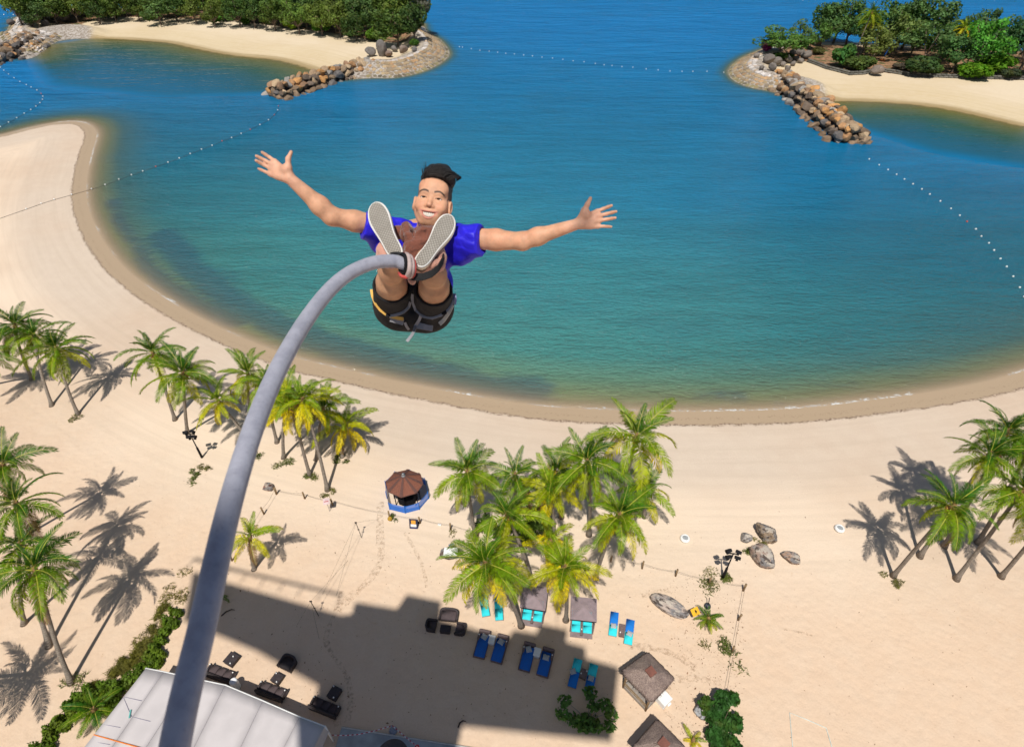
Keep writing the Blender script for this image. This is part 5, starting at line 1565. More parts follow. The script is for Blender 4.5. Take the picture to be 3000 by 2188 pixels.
o = MB().box((0, 0, 0), (1.25, .85, .05)).build('white_board', M_WHITE, None, False, (g[0], g[1], .98), None, (R(4), R(-2), R(-4))); tag(o, 'white board lying on the dark boulder beside the grove', 'board')
t = empty('solar_lamp', GP(1324, 1612), R(20)); tag(t, 'small blue-grey solar panel on a stand above the white board', 'solar panel')
mb = MB(); mb.tube([(0, 0, 0), (0, 0, .9)], .03, 6); mb.build('stand', M_METAL, t)
mb = MB(); mb.box((0, 0, .95), (.5, .4, .04), tilt=Matrix.Rotation(R(-35), 3, 'X')); mb.build('panel', paint('solar_glass', (.16, .25, .36), .15), t)
# white round floats half buried
for (px, lb) in (((2006, 1580), 'white round float in the sand nearer the grove'), ((2458, 1551), 'white round float in the sand nearer the right palms')):
    t = empty('sand_float', GP(*px)); tag(t, lb, 'float', 'white floats on the sand')
    mb = MB(); mb.lathe([(.40, 0), (.47, .1), (.46, .24), (.36, .36), (.30, .37), (.28, .30), (.005, .28)], 20); mb.build('body', M_WHITE, t, True)
    mb = MB(); mb.lathe([(.27, .31), (.24, .33), (.005, .335)], 16); mb.build('lens', paint('grey_lens', (.30, .32, .33), .3), t, True)
t = empty('ground_spotlight', GP(2072, 1776)); tag(t, 'dark round base with a bent spout near the small dense palm', 'spotlight')
mb = MB(); mb.lathe([(.27, 0), (.30, .06), (.26, .22), (.12, .30), (.005, .31)], 14); mb.build('base', paint('slate_plastic', (.05, .055, .07), .5), t, True)
mb = MB(); mb.tube([(0, 0, .3), (.02, .1, .75), (.06, .3, .95)], .035, 6); mb.build('spout', M_BLACK, t)

# volleyball-style posts and guy ropes
def guyed_post(base, h, lean, label, guys):
    t = empty('guyed_post', GP(*base)); tag(t, label, 'post', 'thin guyed posts')
    b = GP(*base); top = Vector((lean[0], lean[1], h))
    mb = MB(); mb.tube([(0, 0, -.2), top * .5, top], .028, 6); mb.build('pole', M_BLACK, t)
    mb = MB(); mb.box(tuple(top * .55), (.16, .05, .10)); mb.box(tuple(top), (.2, .06, .14)); mb.build('bracket', M_BLACK, t)
    mb = MB()
    for g_ in guys:
        e = GP(*g_) - b; mb.tube([top, e], .010, 4)
    mb.build('guy_rope', M_ROPEL, t)
guyed_post((1060, 1575), 2.3, (-.2, .1), 'thin guyed post on the open sand below the kiosk', ((945, 1740), (985, 1745), (1110, 1520)))
guyed_post((934, 1804), 2.3, (-.2, .1), 'thin guyed post at the upper edge of the tower shadow', ((1020, 1640), (870, 1830), (935, 1870)))
# pale cord outline of a court, lower right
P = [GP(x, y) for x, y in ((2322, 2190), (2313, 2087), (2370, 2110), (2420, 2132), (2437, 2188))]
mb = MB(); mb.tube([p - P[0] + Vector((0, 0, .03)) for p in P], .03, 5); o = mb.build('court_line', paint('pale_blue_tape', (.50, .58, .56), .7, .2), None, False, P[0]); tag(o, 'pale blue tape marking a court corner on the open sand', 'tape')
# driftwood, yellow bag
for k, (px, L, a, lb) in enumerate((((668, 1794), 1.1, .6, 'curved dark driftwood branch right of the cord in the shade'), ((1352, 2120), .7, .8, 'dark stick on the shaded sand near its lower edge'))):
    p = GP(*px); mb = MB(); mb.tube([(-L / 2, 0, .04), (-L * .1, .12, .10), (L * .3, .08, .07), (L / 2, -.12, .05)], [.05, .06, .045, .02], 6); o = mb.build('driftwood', paint('driftwood_bark', (.05, .035, .03), .9), None, True, p, None, (0, 0, a)); tag(o, lb, 'driftwood', 'driftwood')
p = GP(1143, 1522); mb = MB(); mb.lathe([(.05, 0), (.22, .08), (.24, .22), (.12, .42), (.04, .46)], 9); o = mb.build('yellow_bag', paint('yellow_cloth', (.45, .27, .03), .8, .2), None, True, p); tag(o, 'crumpled yellow bag at a fence post below the kiosk', 'bag')
p = GP(1288, 1538); mb = MB(); mb.box((0, 0, .08), (.36, .2, .14), bev=.03); o = mb.build('paper_bag', M_WHITE, None, False, p, None, (0, 0, -.3)); tag(o, 'small white bag lying by the rope fence', 'bag')
p = GP(1546, 1462); mb = MB(); mb.box((0, 0, .45), (.7, .5, .9), bev=.05); o = mb.build('cool_box', paint('dark_blue_plastic', (.01, .015, .06), .4), None, False, p, None, (0, 0, .3)); tag(o, 'dark blue box half hidden among the grove palms', 'box')
p = GP(1885, 1480); mb = MB(); mb.box((0, 0, .3), (1.3, .9, .5), bev=.1); o = mb.build('covered_boat', paint('blue_cover', (.03, .15, .35), .7), None, False, p, None, (0, 0, .4)); tag(o, 'low blue covered thing under the small palm at the grove edge', 'cover')

# --- white marquee roof in the lower left
M_TENT = paint('marquee_fabric', (.52, .485, .485), .6, .05, .6, .1, 3.0)
zt = 3.0
front = [(428, 1957), (480, 1967), (560, 1985), (660, 2006), (770, 2052), (878, 2099), (952, 2127)]
back = [(140, 2330), (235, 2330), (340, 2330), (500, 2330), (640, 2330), (760, 2330), (848, 2330)]
FV = [Vector(G(x, y, zt)) for x, y in front]; BV = [Vector(G(x, y, zt)) for x, y in back]
t = empty('marquee', (FV[3].x, FV[3].y, 0)); tag(t, 'white marquee roof in the lower left corner crossed by the cord', 'marquee')
O = Vector((FV[3].x, FV[3].y, 0))
for i in range(len(FV) - 1):
    a, b, c_, d_ = FV[i] - O, FV[i + 1] - O, BV[i + 1] - O, BV[i] - O
    if i: a = a.lerp(b, .004); d_ = d_.lerp(c_, .004)
    n = 8; m = 4; vs, fs = [], []
    for k in range(n + 1):
        for j in range(m + 1):
            p = a.lerp(b, j / m).lerp(d_.lerp(c_, j / m), k / n)
            vs.append((p.x, p.y, p.z + .10 * (k / n) + .0 * math.sin(math.pi * j / m) * (.4 + .6 * math.sin(math.pi * min(1, k / n * 2)))))
    for k in range(n):
        for j in range(m): fs.append((k * (m + 1) + j, k * (m + 1) + j + 1, (k + 1) * (m + 1) + j + 1, (k + 1) * (m + 1) + j))
    mb = MB(); mb.add(vs, fs); o = mb.build('roof_panel', M_TENT, t, True)
    sm = o.modifiers.new('thickness', 'SOLIDIFY'); sm.thickness = .03; sm.offset = -1
mb = MB(); mb.tube([v - O + Vector((0, 0, -.02)) for v in FV], .06, 6); mb.build('edge_rail', M_WHITE, t, True)
for i in range(1, len(FV) - 1):
    a, b = FV[i] - O, BV[i] - O
    mb = MB(); mb.tube([a + Vector((0, 0, .03)), a.lerp(b, .3) + Vector((0, 0, .07)), a.lerp(b, .6) + Vector((0, 0, .10)), b + Vector((0, 0, .14))], .007, 5); mb.build('seam_cord', paint('seam_grey', (.22, .21, .26), .7), t)
for i in (0, 3, 6):
    p = FV[i] - O
    mb = MB(); mb.tube([(p.x, p.y, -.1), (p.x, p.y, zt)], .075, 8); mb.build('leg', M_WHITE, t, True)
p = FV[6] - O; q = BV[6] - O
mb = MB(); mb.add([p, q, q + Vector((.1, 0, -2.2)), p + Vector((.1, .0, -.9))], [(0, 1, 2, 3)]); o = mb.build('side_flap', M_TENT, t); sm = o.modifiers.new('thickness', 'SOLIDIFY'); sm.thickness = .02
e1, e2 = Vector(G(275, 2151, zt + .1)) - O, Vector(G(420, 2192, zt + .2)) - O
mb = MB(); mb.tube([e1, e2], .035, 5); mb.build('orange_strap', paint('strap_orange', (.75, .20, .02), .6), t)
for (ax, ay, bx, by) in ((362, 2040, 415, 2052), (362, 2042, 385, 2098), (300, 2120, 352, 2130), (268, 2170, 322, 2180), (385, 2098, 440, 2112)):
    a, b = Vector(G(ax, ay, zt + .06)) - O, Vector(G(bx, by, zt + .12)) - O
    mb = MB(); mb.tube([a, b], .014, 4); mb.build('lashing', paint('lashing_cord', (.16, .15, .24), .7), t)
a = Vector(G(380, 2094, zt + .12)) - O
mb = MB(); mb.tube([a + Vector((-.1, .35, 0)), a + Vector((.06, -.18, .02))], .05, 6); mb.build('tensioner', paint('teal_plastic', (.15, .50, .45), .5), t)

# --- paved terrace, striped barrier rope, round parasol at the bottom
tp = [GP(x, y) for x, y in ((1002, 2131), (1240, 2167), (1252, 2170), (1410, 2196), (1410, 2330), (960, 2330), (984, 2188))]
M_CONC = paint('terrace_concrete', (.30, .33, .35), .8, .2, 1.0, .3, 12.0)
mb = MB(); mb.prism([(p.x, p.y) for p in tp], -.1, .12); o = mb.build('terrace', M_CONC); tag(o, kind='structure')
mb = MB(); a, b = tp[0], tp[3]
mb.tube([a + Vector((0, 0, .14)), b + Vector((0, 0, .14))], .05, 6); o = mb.build('terrace_kerb', paint('kerb_pale', (.45, .44, .42), .8)); tag(o, kind='structure')
t = empty('barrier_rope', GP(1152, 2140)); tag(t, 'red and white barrier chain sagging along the terrace edge', 'barrier rope')
O2 = GP(1152, 2140)
M_CW, M_CR = paint('chain_white', (.62, .60, .66), .5), paint('chain_red', (.40, .05, .08), .5)
pts = [Vector(G(x, y, .9)) for x, y in ((972, 2152), (1010, 2153), (1050, 2150), (1100, 2139), (1146, 2125))] + [Vector(G(x, y, .9)) for x, y in ((1149, 2124), (1185, 2155), (1225, 2188))]
for nm, seg in (('chain', pts[:5]), ('chain', pts[5:])):
    mw, mr = MB(), MB(); k = 0
    for a, b in zip(seg[:-1], seg[1:]):
        n = max(1, int((b - a).length / .16))
        for i in range(n):
            p0, p1 = a.lerp(b, i / n) - O2, a.lerp(b, (i + .92) / n) - O2
            (mw if k % 2 else mr).tube([p0, p1], .035, 5); k += 1
    o = mw.build(nm, M_CW, t); mr.build('red_links', M_CR, o)
mb = MB(); mb.lathe([(.30, 0), (.30, .06), (.06, .10), (.035, .14), (.035, .95), (.06, 1.0), (.005, 1.02)], 14); mb.build('stand', paint('stand_grey_blue', (.25, .28, .36), .4), t, True)
g = G(1148, 2215, 2.6)
t = empty('parasol', (g[0], g[1], 0)); tag(t, 'round dark parasol on the terrace at the bottom edge', 'parasol')
mb = MB(); mb.lathe([(1.12, 2.42), (1.12, 2.46), (.6, 2.6), (.04, 2.72), (.005, 2.73)], 40); mb.build('canopy', paint('parasol_cloth', (.075, .065, .07), .9), t, True)
mb = MB(); mb.tube([(0, 0, .1), (0, 0, 2.6)], .03, 8); mb.build('pole', M_METAL, t)
mb = MB(); mb.lathe([(.4, .12), (.4, .2), (.05, .26)], 16); mb.build('base', M_BLACK, t)
g = G(1222, 2188, 1.0)
t = empty('round_sign', (g[0], g[1], 0)); tag(t, 'round red sign with a white curl on the barrier chain', 'sign')
mb = MB(); mb.lathe([(.17, 0), (.17, .03), (.005, .032)], 20); mb.build('disc', paint('sign_disc_red', (.62, .02, .03), .5), t, loc=(0, 0, 1.0))
mb = MB(); mb.tube([(.05 * math.cos(a), .07 * math.sin(a), 0) for a in [x * .5 for x in range(9)]], .014, 5); mb.build('symbol', M_WHITE, t, loc=(0, 0, 1.045))
mb = MB(); mb.tube([(0, 0, .1), (0, 0, 1.0)], .025, 6); mb.build('pole', M_METAL, t)

# --- hedge, grasses and bushes
def leaf_cloud(name, boxes, n, leaf, col, seed, parent=None, loc=None, blade=0.0):
    """boxes: list of (centre, radii); leaves scattered through each, denser near the skin"""
    r = np.random.default_rng(seed)
    V = []
    tot = sum(b[1][0] * b[1][1] for b in boxes)
    for c, s in boxes:
        k = int(n * s[0] * s[1] / tot)
        d = r.normal(size=(k, 3)); d /= np.linalg.norm(d, axis=1)[:, None]
        d[:, 2] = np.abs(d[:, 2])
        pos = np.array(c) + d * np.array(s) * (r.uniform(.25, 1.08, size=(k, 1)) ** .5)
        nrm = d * .7 + r.normal(size=(k, 3)) * .6 + np.array([0, 0, .3]); nrm /= np.linalg.norm(nrm, axis=1)[:, None]
        a = np.cross(nrm, r.normal(size=(k, 3))); a /= np.linalg.norm(a, axis=1)[:, None]; b = np.cross(nrm, a)
        sz = leaf * r.uniform(.6, 1.4, size=(k, 1)); wd = .42 * (1 - blade * .85)
        V.append(np.stack([pos - a * sz * .5, pos + b * sz * wd, pos + a * sz * (.75 + blade), pos - b * sz * wd], 1).reshape(-1, 3))
    v = np.concatenate(V)
    me = bpy.data.meshes.new(name); nq = len(v) // 4
    me.vertices.add(len(v)); me.vertices.foreach_set('co', v.astype(np.float32).ravel())
    me.loops.add(len(v)); me.loops.foreach_set('vertex_index', np.arange(len(v), dtype=np.int32))
    me.polygons.add(nq); me.polygons.foreach_set('loop_start', np.arange(0, len(v), 4, dtype=np.int32))
    me.update(calc_edges=True); me.materials.append(M_FOL)
    return link(name, me, parent, loc, None, None, col)
def clump_boxes(pxs, rad, h, r, per=3):
    out = []
    for x, y in pxs:
        p = GP(x, y)
        for _ in range(per): out.append(((p.x + r.uniform(-rad, rad), p.y + r.uniform(-rad, rad), .05), (rad * r.uniform(.5, .9), rad * r.uniform(.5, .9), h * r.uniform(.5, 1.1))))
    return out
r_ = random.Random(31)
o = leaf_cloud('hedge', clump_boxes([(140, 2180), (165, 2150), (190, 2120), (210, 2090), (238, 2060), (262, 2030), (300, 2025), (335, 2030), (375, 2010), (405, 1985), (330, 2045), (280, 2050)], .55, 1.3, r_, 4), 9000, .16, (.10, .17, .014), 1); tag(o, 'bright green hedge along the left side of the white roof', 'hedge')
o = leaf_cloud('hedge', clump_boxes([(445, 1925), (470, 1895), (490, 1865), (505, 1835), (470, 1935), (440, 1945), (510, 1805)], .5, 1.1, r_, 4), 5000, .15, (.11, .18, .014), 2); tag(o, 'yellow-green hedge running up behind the cord from the white roof', 'hedge')
o = leaf_cloud('grass_tufts', clump_boxes([(320, 1990), (350, 1960), (380, 1940), (420, 1905), (440, 1880), (460, 1850), (490, 1790), (300, 2000), (410, 1960), (395, 1925)], .6, .5, r_, 3), 3600, .26, (.16, .15, .03), 3, blade=.9); tag(o, kind='stuff')
o = leaf_cloud('grass_tufts', clump_boxes([(375, 1940), (430, 1860), (500, 1760), (520, 1740), (450, 1830), (540, 1700)], .9, .16, r_, 2), 700, .2, (.20, .17, .05), 4, blade=.8); tag(o, kind='stuff')
for i, (x, y, rad, n, lb) in enumerate(((228, 1222, .6, 160, 0), (832, 1350, .8, 260, 0), (910, 1402, .6, 220, 0), (962, 1446, .5, 160, 0), (752, 1340, .5, 160, 0), (1002, 1345, .6, 300, 0), (2616, 1700, .6, 200, 0), (210, 2006, .6, 200, 0),
                                        (565, 1392, .5, 260, 0), (595, 1375, .5, 160, 0), (560, 1420, .5, 60, 0), (2130, 1697, .42, 240, 0), (2060, 1700, .9, 220, 0), (2080, 1720, .8, 120, 0), (2190, 1612, .4, 120, 0), (2225, 1590, .4, 120, 0), (2115, 1885, .5, 200, 0), (2135, 1900, .5, 120, 0), (2060, 1880, .6, 50, 0), (1155, 1518, .4, 120, 0), (2160, 1950, .5, 60, 0), (1320, 1560, .5, 50, 0))):
    o = leaf_cloud('grass_tufts', clump_boxes([(x, y)], rad, .25, r_, 4), n, .17, (.11, .14, .03) if i % 3 else (.16, .15, .05), 50 + i, blade=.7); tag(o, kind='stuff')
o = leaf_cloud('undergrowth', clump_boxes([(1545, 1520), (1570, 1530), (1510, 1560), (1530, 1590), (1490, 1560), (1560, 1550), (1430, 1530), (1580, 1515)], 1.0, 1.2, r_, 3), 5200, .17, (.07, .12, .016), 5); tag(o, kind='stuff')
# leafy shrubs in the open: stems plus broad leaves
def leafy_shrub(px, label, boxes, n, leaf, col, seed, stems, stem_col):
    p = GP(*px); t = empty('leafy_shrub', p); tag(t, label, 'shrub', 'leafy shrubs by the huts')
    mb = MB()
    for e in stems: mb.tube([(0, 0, -.1), tuple(Vector(e) * .5 + Vector((0, 0, .15))), e], [.05, .035, .012], 5)
    mb.build('stems', paint('pale_stem', stem_col, .8), t)
    leaf_cloud('leaves', boxes, n, leaf, col, seed, t)
    return t
r_ = random.Random(5)
bx = [((0, -.2, .3), (.9, .7, .6)), ((.5, -.5, .3), (.6, .5, .5)), ((-.5, -.3, .3), (.6, .6, .4))]
tips = [(-1.7, 1.0, 1.3), (-1.9, .2, 1.1), (1.3, .7, 1.4), (1.6, .2, 1.2), (-1.2, -.2, 1.0), (.2, 1.5, 1.5), (.4, .7, 1.3), (1.5, -.6, .9)]
bx += [((x, y, z - .25), (.55, .5, .4)) for x, y, z in tips]
leafy_shrub((1722, 2112), 'sparse shrub with bare pale branches in the tower shadow', bx, 800, .27, (.09, .19, .04), 71, [(x * .9, y * .9, z * .9) for x, y, z in tips] + [(.4, -.4, .8), (-.4, -.3, .9)], (.30, .26, .22))
bx = []
for k in range(26):
    f = k / 25
    bx.append(((r_.uniform(-1.0, 1.25) * (1 - .35 * f), 1.7 - 3.6 * f + r_.uniform(-.3, .3), .5 + .9 * (1 - f) * r_.random()), (.52, .48, .55)))
leafy_shrub((2108, 2140), 'dense dark green broad-leaved shrub at the end of the rope fence', bx, 5200, .30, (.035, .11, .02), 72, [(.5, .8, 1.6), (-.5, 1.2, 1.6), (.2, -.6, 1.2), (-.3, -1.4, .9)], (.12, .09, .06))
p = GP(2046, 2085); o = link('boulder', rock_mesh('boulder', 508, M_GRAN, 3, .5, True), None, (p.x, p.y, .25), (0, 0, .4), (1.1, 1.3, .9), (.34, .35, .36)); tag(o, 'pale grey boulder half under the broad-leaved shrub', 'boulder', 'boulders on the beach')
# twigs, seed husks and leaf litter over the sand
r_ = np.random.default_rng(9)
V, F = [], []
for k in range(1700):
    zone = r_.random()
    if zone < .45: x, y = r_.uniform(1960, 2180), r_.uniform(1680, 2180)
    elif zone < .75: x, y = r_.uniform(650, 1960), r_.uniform(1560, 2120)
    else: x, y = r_.uniform(300, 2900), r_.uniform(1380, 2180)
    p = G(x, y, 0); a = r_.uniform(0, 6.28); L = r_.uniform(.02, .075) * (1.8 if r_.random() < .06 else 1); w = L * r_.uniform(.15, .5)
    d = np.array([math.cos(a), math.sin(a), 0]); q = np.array([-d[1], d[0], 0]); n = len(V); z = np.array([0, 0, .02]); zz = np.array([0, 0, .04])
    for v in (p + z - d * L, p + z + q * w, p + z + d * L, p + z - q * w, p + zz): V.append(tuple(v))
    F += [(n, n + 1, n + 4), (n + 1, n + 2, n + 4), (n + 2, n + 3, n + 4), (n + 3, n, n + 4)]
mb = MB(); mb.add(V, F); o = mb.build('litter', paint('leaf_litter', (.17, .09, .05), .9, .6, 1.5)); tag(o, kind='stuff')

# drag marks and footpaths pressed into the sand
def track_material():
    t = NT('track_sand'); p = t.pos()
    n = t.noise(t.mapping(p, (3.2, 3.2, 3.2)), 1.0, 5.0, .7)
    d = t.principled((.40, .28, .185), .95, t.bump(n, .6, .08), .1); tr = t.n('ShaderNodeBsdfTransparent')
    m = t.n('ShaderNodeMixShader'); t.set(m.inputs[0], t.math('MULTIPLY', t.smooth(n, .42, .70), .42))
    t.t.links.new(tr.outputs[0], m.inputs[1]); t.t.links.new(d, m.inputs[2]); return t.done(m.outputs[0])
M_TRACK = track_material()
for px, w in (([(1000, 1730), (985, 1790), (960, 1840), (953, 1880), (975, 1920), (1000, 1950), (1022, 1990), (1030, 2060), (1018, 2110)], .22), ([(1115, 1470), (1112, 1560), (1120, 1640), (1085, 1700), (1010, 1760), (990, 1790)], .35), ([(1185, 1560), (1210, 1600), (1240, 1660), (1250, 1720)], .18),
              ([(1840, 1890), (1900, 1895), (1980, 1915), (2040, 1960)], .3), ([(1985, 1990), (2040, 1985), (2110, 2000)], .25), ([(1960, 2010), (1940, 2075), (1975, 2105)], .2), ([(1880, 1745), (1930, 1735), (1960, 1728)], .25), ([(2290, 1840), (2380, 1860)], .12), ([(1000, 2050), (985, 2100), (990, 2125)], .3)):
    P = [Vector(G2(x, y) + (.006,)) for x, y in px]
    mb = MB(); vs, fs = [], []
    Q = [Vector(q + (.006,)) for q in smooth_line([(v.x, v.y) for v in P], 2, False)]
    for i, v in enumerate(Q):
        d = (Q[min(i + 1, len(Q) - 1)] - Q[max(i - 1, 0)]).normalized(); s = Vector((-d.y, d.x, 0)) * w * rnd.uniform(.6, 1.2)
        vs += [v - s, v + s]
    for i in range(len(Q) - 1): fs.append((i * 2, i * 2 + 1, i * 2 + 3, i * 2 + 2))
    mb.add(vs, fs); o = mb.build('sand_track', M_TRACK); tag(o, kind='structure')
# ------------------------------------------------------------------ the jumper
# The figure is modelled in metres in its own frame (x right, y up, z towards the viewer) and hung in front of the tower.
ANCH = np.array([(1215 - CX) * 2.85 / F_PX, -(780 - CY) * 2.85 / F_PX, -2.85])
def L(px, py, d):
    return np.array([(px - CX) * d / F_PX, -(py - CY) * d / F_PX, -d]) - ANCH
CAM_M = cam.rotation_euler.to_matrix()
def to_world(p):
    return CAM_M @ Vector(p + ANCH) + Vector((0, 0, CAM_H))

class Field:
    """signed-distance volume with smooth unions, turned into one closed surface"""
    def __init__(self, lo, hi, h):
        self.lo = np.array(lo); self.h = h
        self.n = np.ceil((np.array(hi) - self.lo) / h).astype(int) + 1
        self.D = np.full(self.n, 1.0, np.float32)
        self.ax = [self.lo[i] + h * np.arange(self.n[i]) for i in range(3)]
    def sl(self, mn, mx, k):
        m = max(3 * k, 3 * self.h) + self.h
        a = np.clip(np.floor((np.array(mn) - m - self.lo) / self.h).astype(int), 0, self.n); b = np.clip(np.ceil((np.array(mx) + m - self.lo) / self.h).astype(int) + 1, 0, self.n)
        s = tuple(slice(a[i], b[i]) for i in range(3))
        X, Y, Z = np.meshgrid(*[self.ax[i][s[i]] for i in range(3)], indexing='ij', sparse=True)
        return s, X, Y, Z
    def put(self, s, d, k, op):
        D = self.D[s]
        if op == 'add':
            if k > 0:
                hh = np.clip(.5 + .5 * (D - d) / k, 0, 1); self.D[s] = D * (1 - hh) + d * hh - k * hh * (1 - hh)
            else: self.D[s] = np.minimum(D, d)
        else:
            if k > 0:
                hh = np.clip(.5 - .5 * (D + d) / k, 0, 1); self.D[s] = D * (1 - hh) - d * hh + k * hh * (1 - hh)
            else: self.D[s] = np.maximum(D, -d)
    def cap(self, a, b, ra, rb, k=.01, op='add', cut=None):
        a, b = np.array(a), np.array(b); r = max(ra, rb)
        s, X, Y, Z = self.sl(np.minimum(a, b) - r, np.maximum(a, b) + r, k)
        ba = b - a; t = np.clip(((X - a[0]) * ba[0] + (Y - a[1]) * ba[1] + (Z - a[2]) * ba[2]) / (ba @ ba), 0, 1)
        d = np.sqrt((X - a[0] - t * ba[0]) ** 2 + (Y - a[1] - t * ba[1]) ** 2 + (Z - a[2] - t * ba[2]) ** 2) - (ra + (rb - ra) * t)
        if cut is not None:
            o, nrm = np.array(cut[0]), np.array(cut[1]) / np.linalg.norm(cut[1])
            d = np.maximum(d, (X - o[0]) * nrm[0] + (Y - o[1]) * nrm[1] + (Z - o[2]) * nrm[2])
        self.put(s, d, k, op); return self
    def chain(self, pts, rad, k=.01):
        for i in range(len(pts) - 1): self.cap(pts[i], pts[i + 1], rad[i], rad[i + 1], k)
        return self
    def ell(self, c, r, k=.01, op='add', M=None):
        c, r = np.array(c), np.array(r)
        s, X, Y, Z = self.sl(c - r.max(), c + r.max(), k)
        X, Y, Z = X - c[0], Y - c[1], Z - c[2]
        if M is not None:
            X, Y, Z = M[0][0] * X + M[0][1] * Y + M[0][2] * Z, M[1][0] * X + M[1][1] * Y + M[1][2] * Z, M[2][0] * X + M[2][1] * Y + M[2][2] * Z
        k0 = np.sqrt((X / r[0]) ** 2 + (Y / r[1]) ** 2 + (Z / r[2]) ** 2); k1 = np.sqrt((X / r[0] ** 2) ** 2 + (Y / r[1] ** 2) ** 2 + (Z / r[2] ** 2) ** 2) + 1e-9
        self.put(s, k0 * (k0 - 1) / k1, k, op); return self
    def surface(self):
        D = self.D; I = D < 0
        n = D.shape
        acc = np.zeros(tuple(x - 1 for x in n) + (3,), np.float32); cnt = np.zeros(tuple(x - 1 for x in n), np.float32)
        for ax in range(3):
            o1, o2 = [a for a in range(3) if a != ax]
            lo_ = [slice(None)] * 3; hi_ = [slice(None)] * 3; lo_[ax] = slice(0, -1); hi_[ax] = slice(1, None)
            cr = I[tuple(lo_)] != I[tuple(hi_)]
            idx = np.argwhere(cr)
            a, b = D[tuple(lo_)][cr], D[tuple(hi_)][cr]
            t = a / (a - b)
            for e1 in (0, -1):
                for e2 in (0, -1):
                    c = idx.copy(); c[:, o1] += e1; c[:, o2] += e2
                    ok = (c[:, o1] >= 0) & (c[:, o2] >= 0) & (c[:, o1] < n[o1] - 1) & (c[:, o2] < n[o2] - 1)
                    cc = c[ok]; off = np.zeros((len(cc), 3), np.float32)
                    off[:, ax] = t[ok]; off[:, o1] = -e1; off[:, o2] = -e2
                    np.add.at(acc, tuple(cc.T), off); np.add.at(cnt, tuple(cc.T), 1)
        m = cnt > 0
        vid = np.full(m.shape, -1, np.int64); vid[m] = np.arange(m.sum())
        V = (np.argwhere(m) + acc[m] / cnt[m][:, None]) * self.h + self.lo
        F = []
        for ax in range(3):
            o1, o2 = (ax + 1) % 3, (ax + 2) % 3
            lo_ = [slice(None)] * 3; hi_ = [slice(None)] * 3; lo_[ax] = slice(0, -1); hi_[ax] = slice(1, None)
            A, B = I[tuple(lo_)], I[tuple(hi_)]
            for flip, mask in ((False, A & ~B), (True, ~A & B)):
                idx = np.argwhere(mask)
                idx = idx[(idx[:, o1] > 0) & (idx[:, o2] > 0) & (idx[:, o1] < n[o1] - 1) & (idx[:, o2] < n[o2] - 1)]
                if not len(idx): continue
                q = []
                for e1, e2 in ((0, 0), (-1, 0), (-1, -1), (0, -1)):
                    c = idx.copy(); c[:, o1] += e1; c[:, o2] += e2; q.append(vid[tuple(c.T)])
                q = np.stack(q, 1)
                F.append(q[:, ::-1] if not flip else q)
        return V, np.concatenate(F)

def mesh_np(name, V, F, mats, cols=None, smooth=True):
    me = bpy.data.meshes.new(name)
    me.vertices.add(len(V)); me.vertices.foreach_set('co', V.astype(np.float32).ravel())
    me.loops.add(F.size); me.loops.foreach_set('vertex_index', F.astype(np.int32).ravel())
    me.polygons.add(len(F)); me.polygons.foreach_set('loop_start', np.arange(0, F.size, 4, dtype=np.int32))
    me.polygons.foreach_set('use_smooth', np.full(len(F), smooth))
    me.update(calc_edges=True)
    for m in mats: me.materials.append(m)
    if cols is not None:
        a = me.color_attributes.new('col', 'FLOAT_COLOR', 'POINT')
        a.data.foreach_set('color', np.concatenate([cols, np.ones((len(cols), 1))], 1).astype(np.float32).ravel())
    return me

def relax(V, F, it=2, lam=.5):
    for _ in range(it):
        s = np.zeros_like(V); c = np.zeros(len(V))
        for i in range(4):
            for j in (1, 3):
                np.add.at(s, F[:, i], V[F[:, (i + j) % 4]]); np.add.at(c, F[:, i], 1)
        V = V + lam * (s / np.maximum(c, 1)[:, None] - V)
    return V

# materials
def skin_material():
    t = NT('skin'); c = t.attr('col').outputs['Color']; p = t.obj()
    n = t.noise(p, 26.0, 4.0, .6); n2 = t.noise(p, 220.0, 2.0, .5)
    c = t.mix(1.0, c, t.smooth(n, .3, .7, .86, 1.10), 'MULTIPLY')
    n3 = t.noise(t.mapping(p, (9, 9, 9), (2, 5, 1)), 1.0, 4.0, .6)
    c = t.mix(t.smooth(n3, .45, .7, 0, .35), c, t.mix(1.0, c, (1.05, .82, .78), 'MULTIPLY'))
    return t.done(t.principled(c, .55, t.bump(n2, .12, .002), .25, **{'Subsurface Weight': .06, 'Subsurface Scale': .006}))
M_SKIN = skin_material()
def cloth(name, col, rough, wscale, wr, sheen=0.0, fold=9.0, fstr=.35):
    t = NT(name); p = t.obj()
    n = t.noise(p, fold, 3.0, .5, 1.2); n2 = t.noise(p, wscale, 2.0)
    c = t.mix(1.0, col, t.smooth(n, .3, .7, .85, 1.12), 'MULTIPLY')
    nb = t.bump(n, fstr, .03); nb = t.bump(n2, wr, .003, nb)
    return t.done(t.principled(c, rough, nb, .3, **{'Sheen Weight': sheen}))
M_SHIRT = cloth('blue_sports_cloth', (.022, .016, .60), .5, 300, .15, 0, 7.0, .5)
M_SHORTS = cloth('black_cotton', (.012, .012, .014), .85, 200, .3, 0, 8.0, .4)
M_TOWEL = cloth('brown_terry_towel', (.175, .062, .040), .95, 130, 1.0, .3, 14.0, .6)
M_TOWELP = cloth('pink_terry_towel', (.50, .26, .20), .95, 130, 1.0, .3, 14.0, .6)
def hair_material():
    t = NT('black_hair'); p = t.obj()
    n = t.noise(t.mapping(p, (30, 260, 60), (0, 0, 0), (0, 0, R(35))), 1.0, 3.0, .7)
    return t.done(t.principled(t.mix(t.smooth(n, .3, .7), (.006, .005, .005), (.022, .018, .016)), .5, t.bump(n, 1.0, .01), .4))
M_HAIR = hair_material()

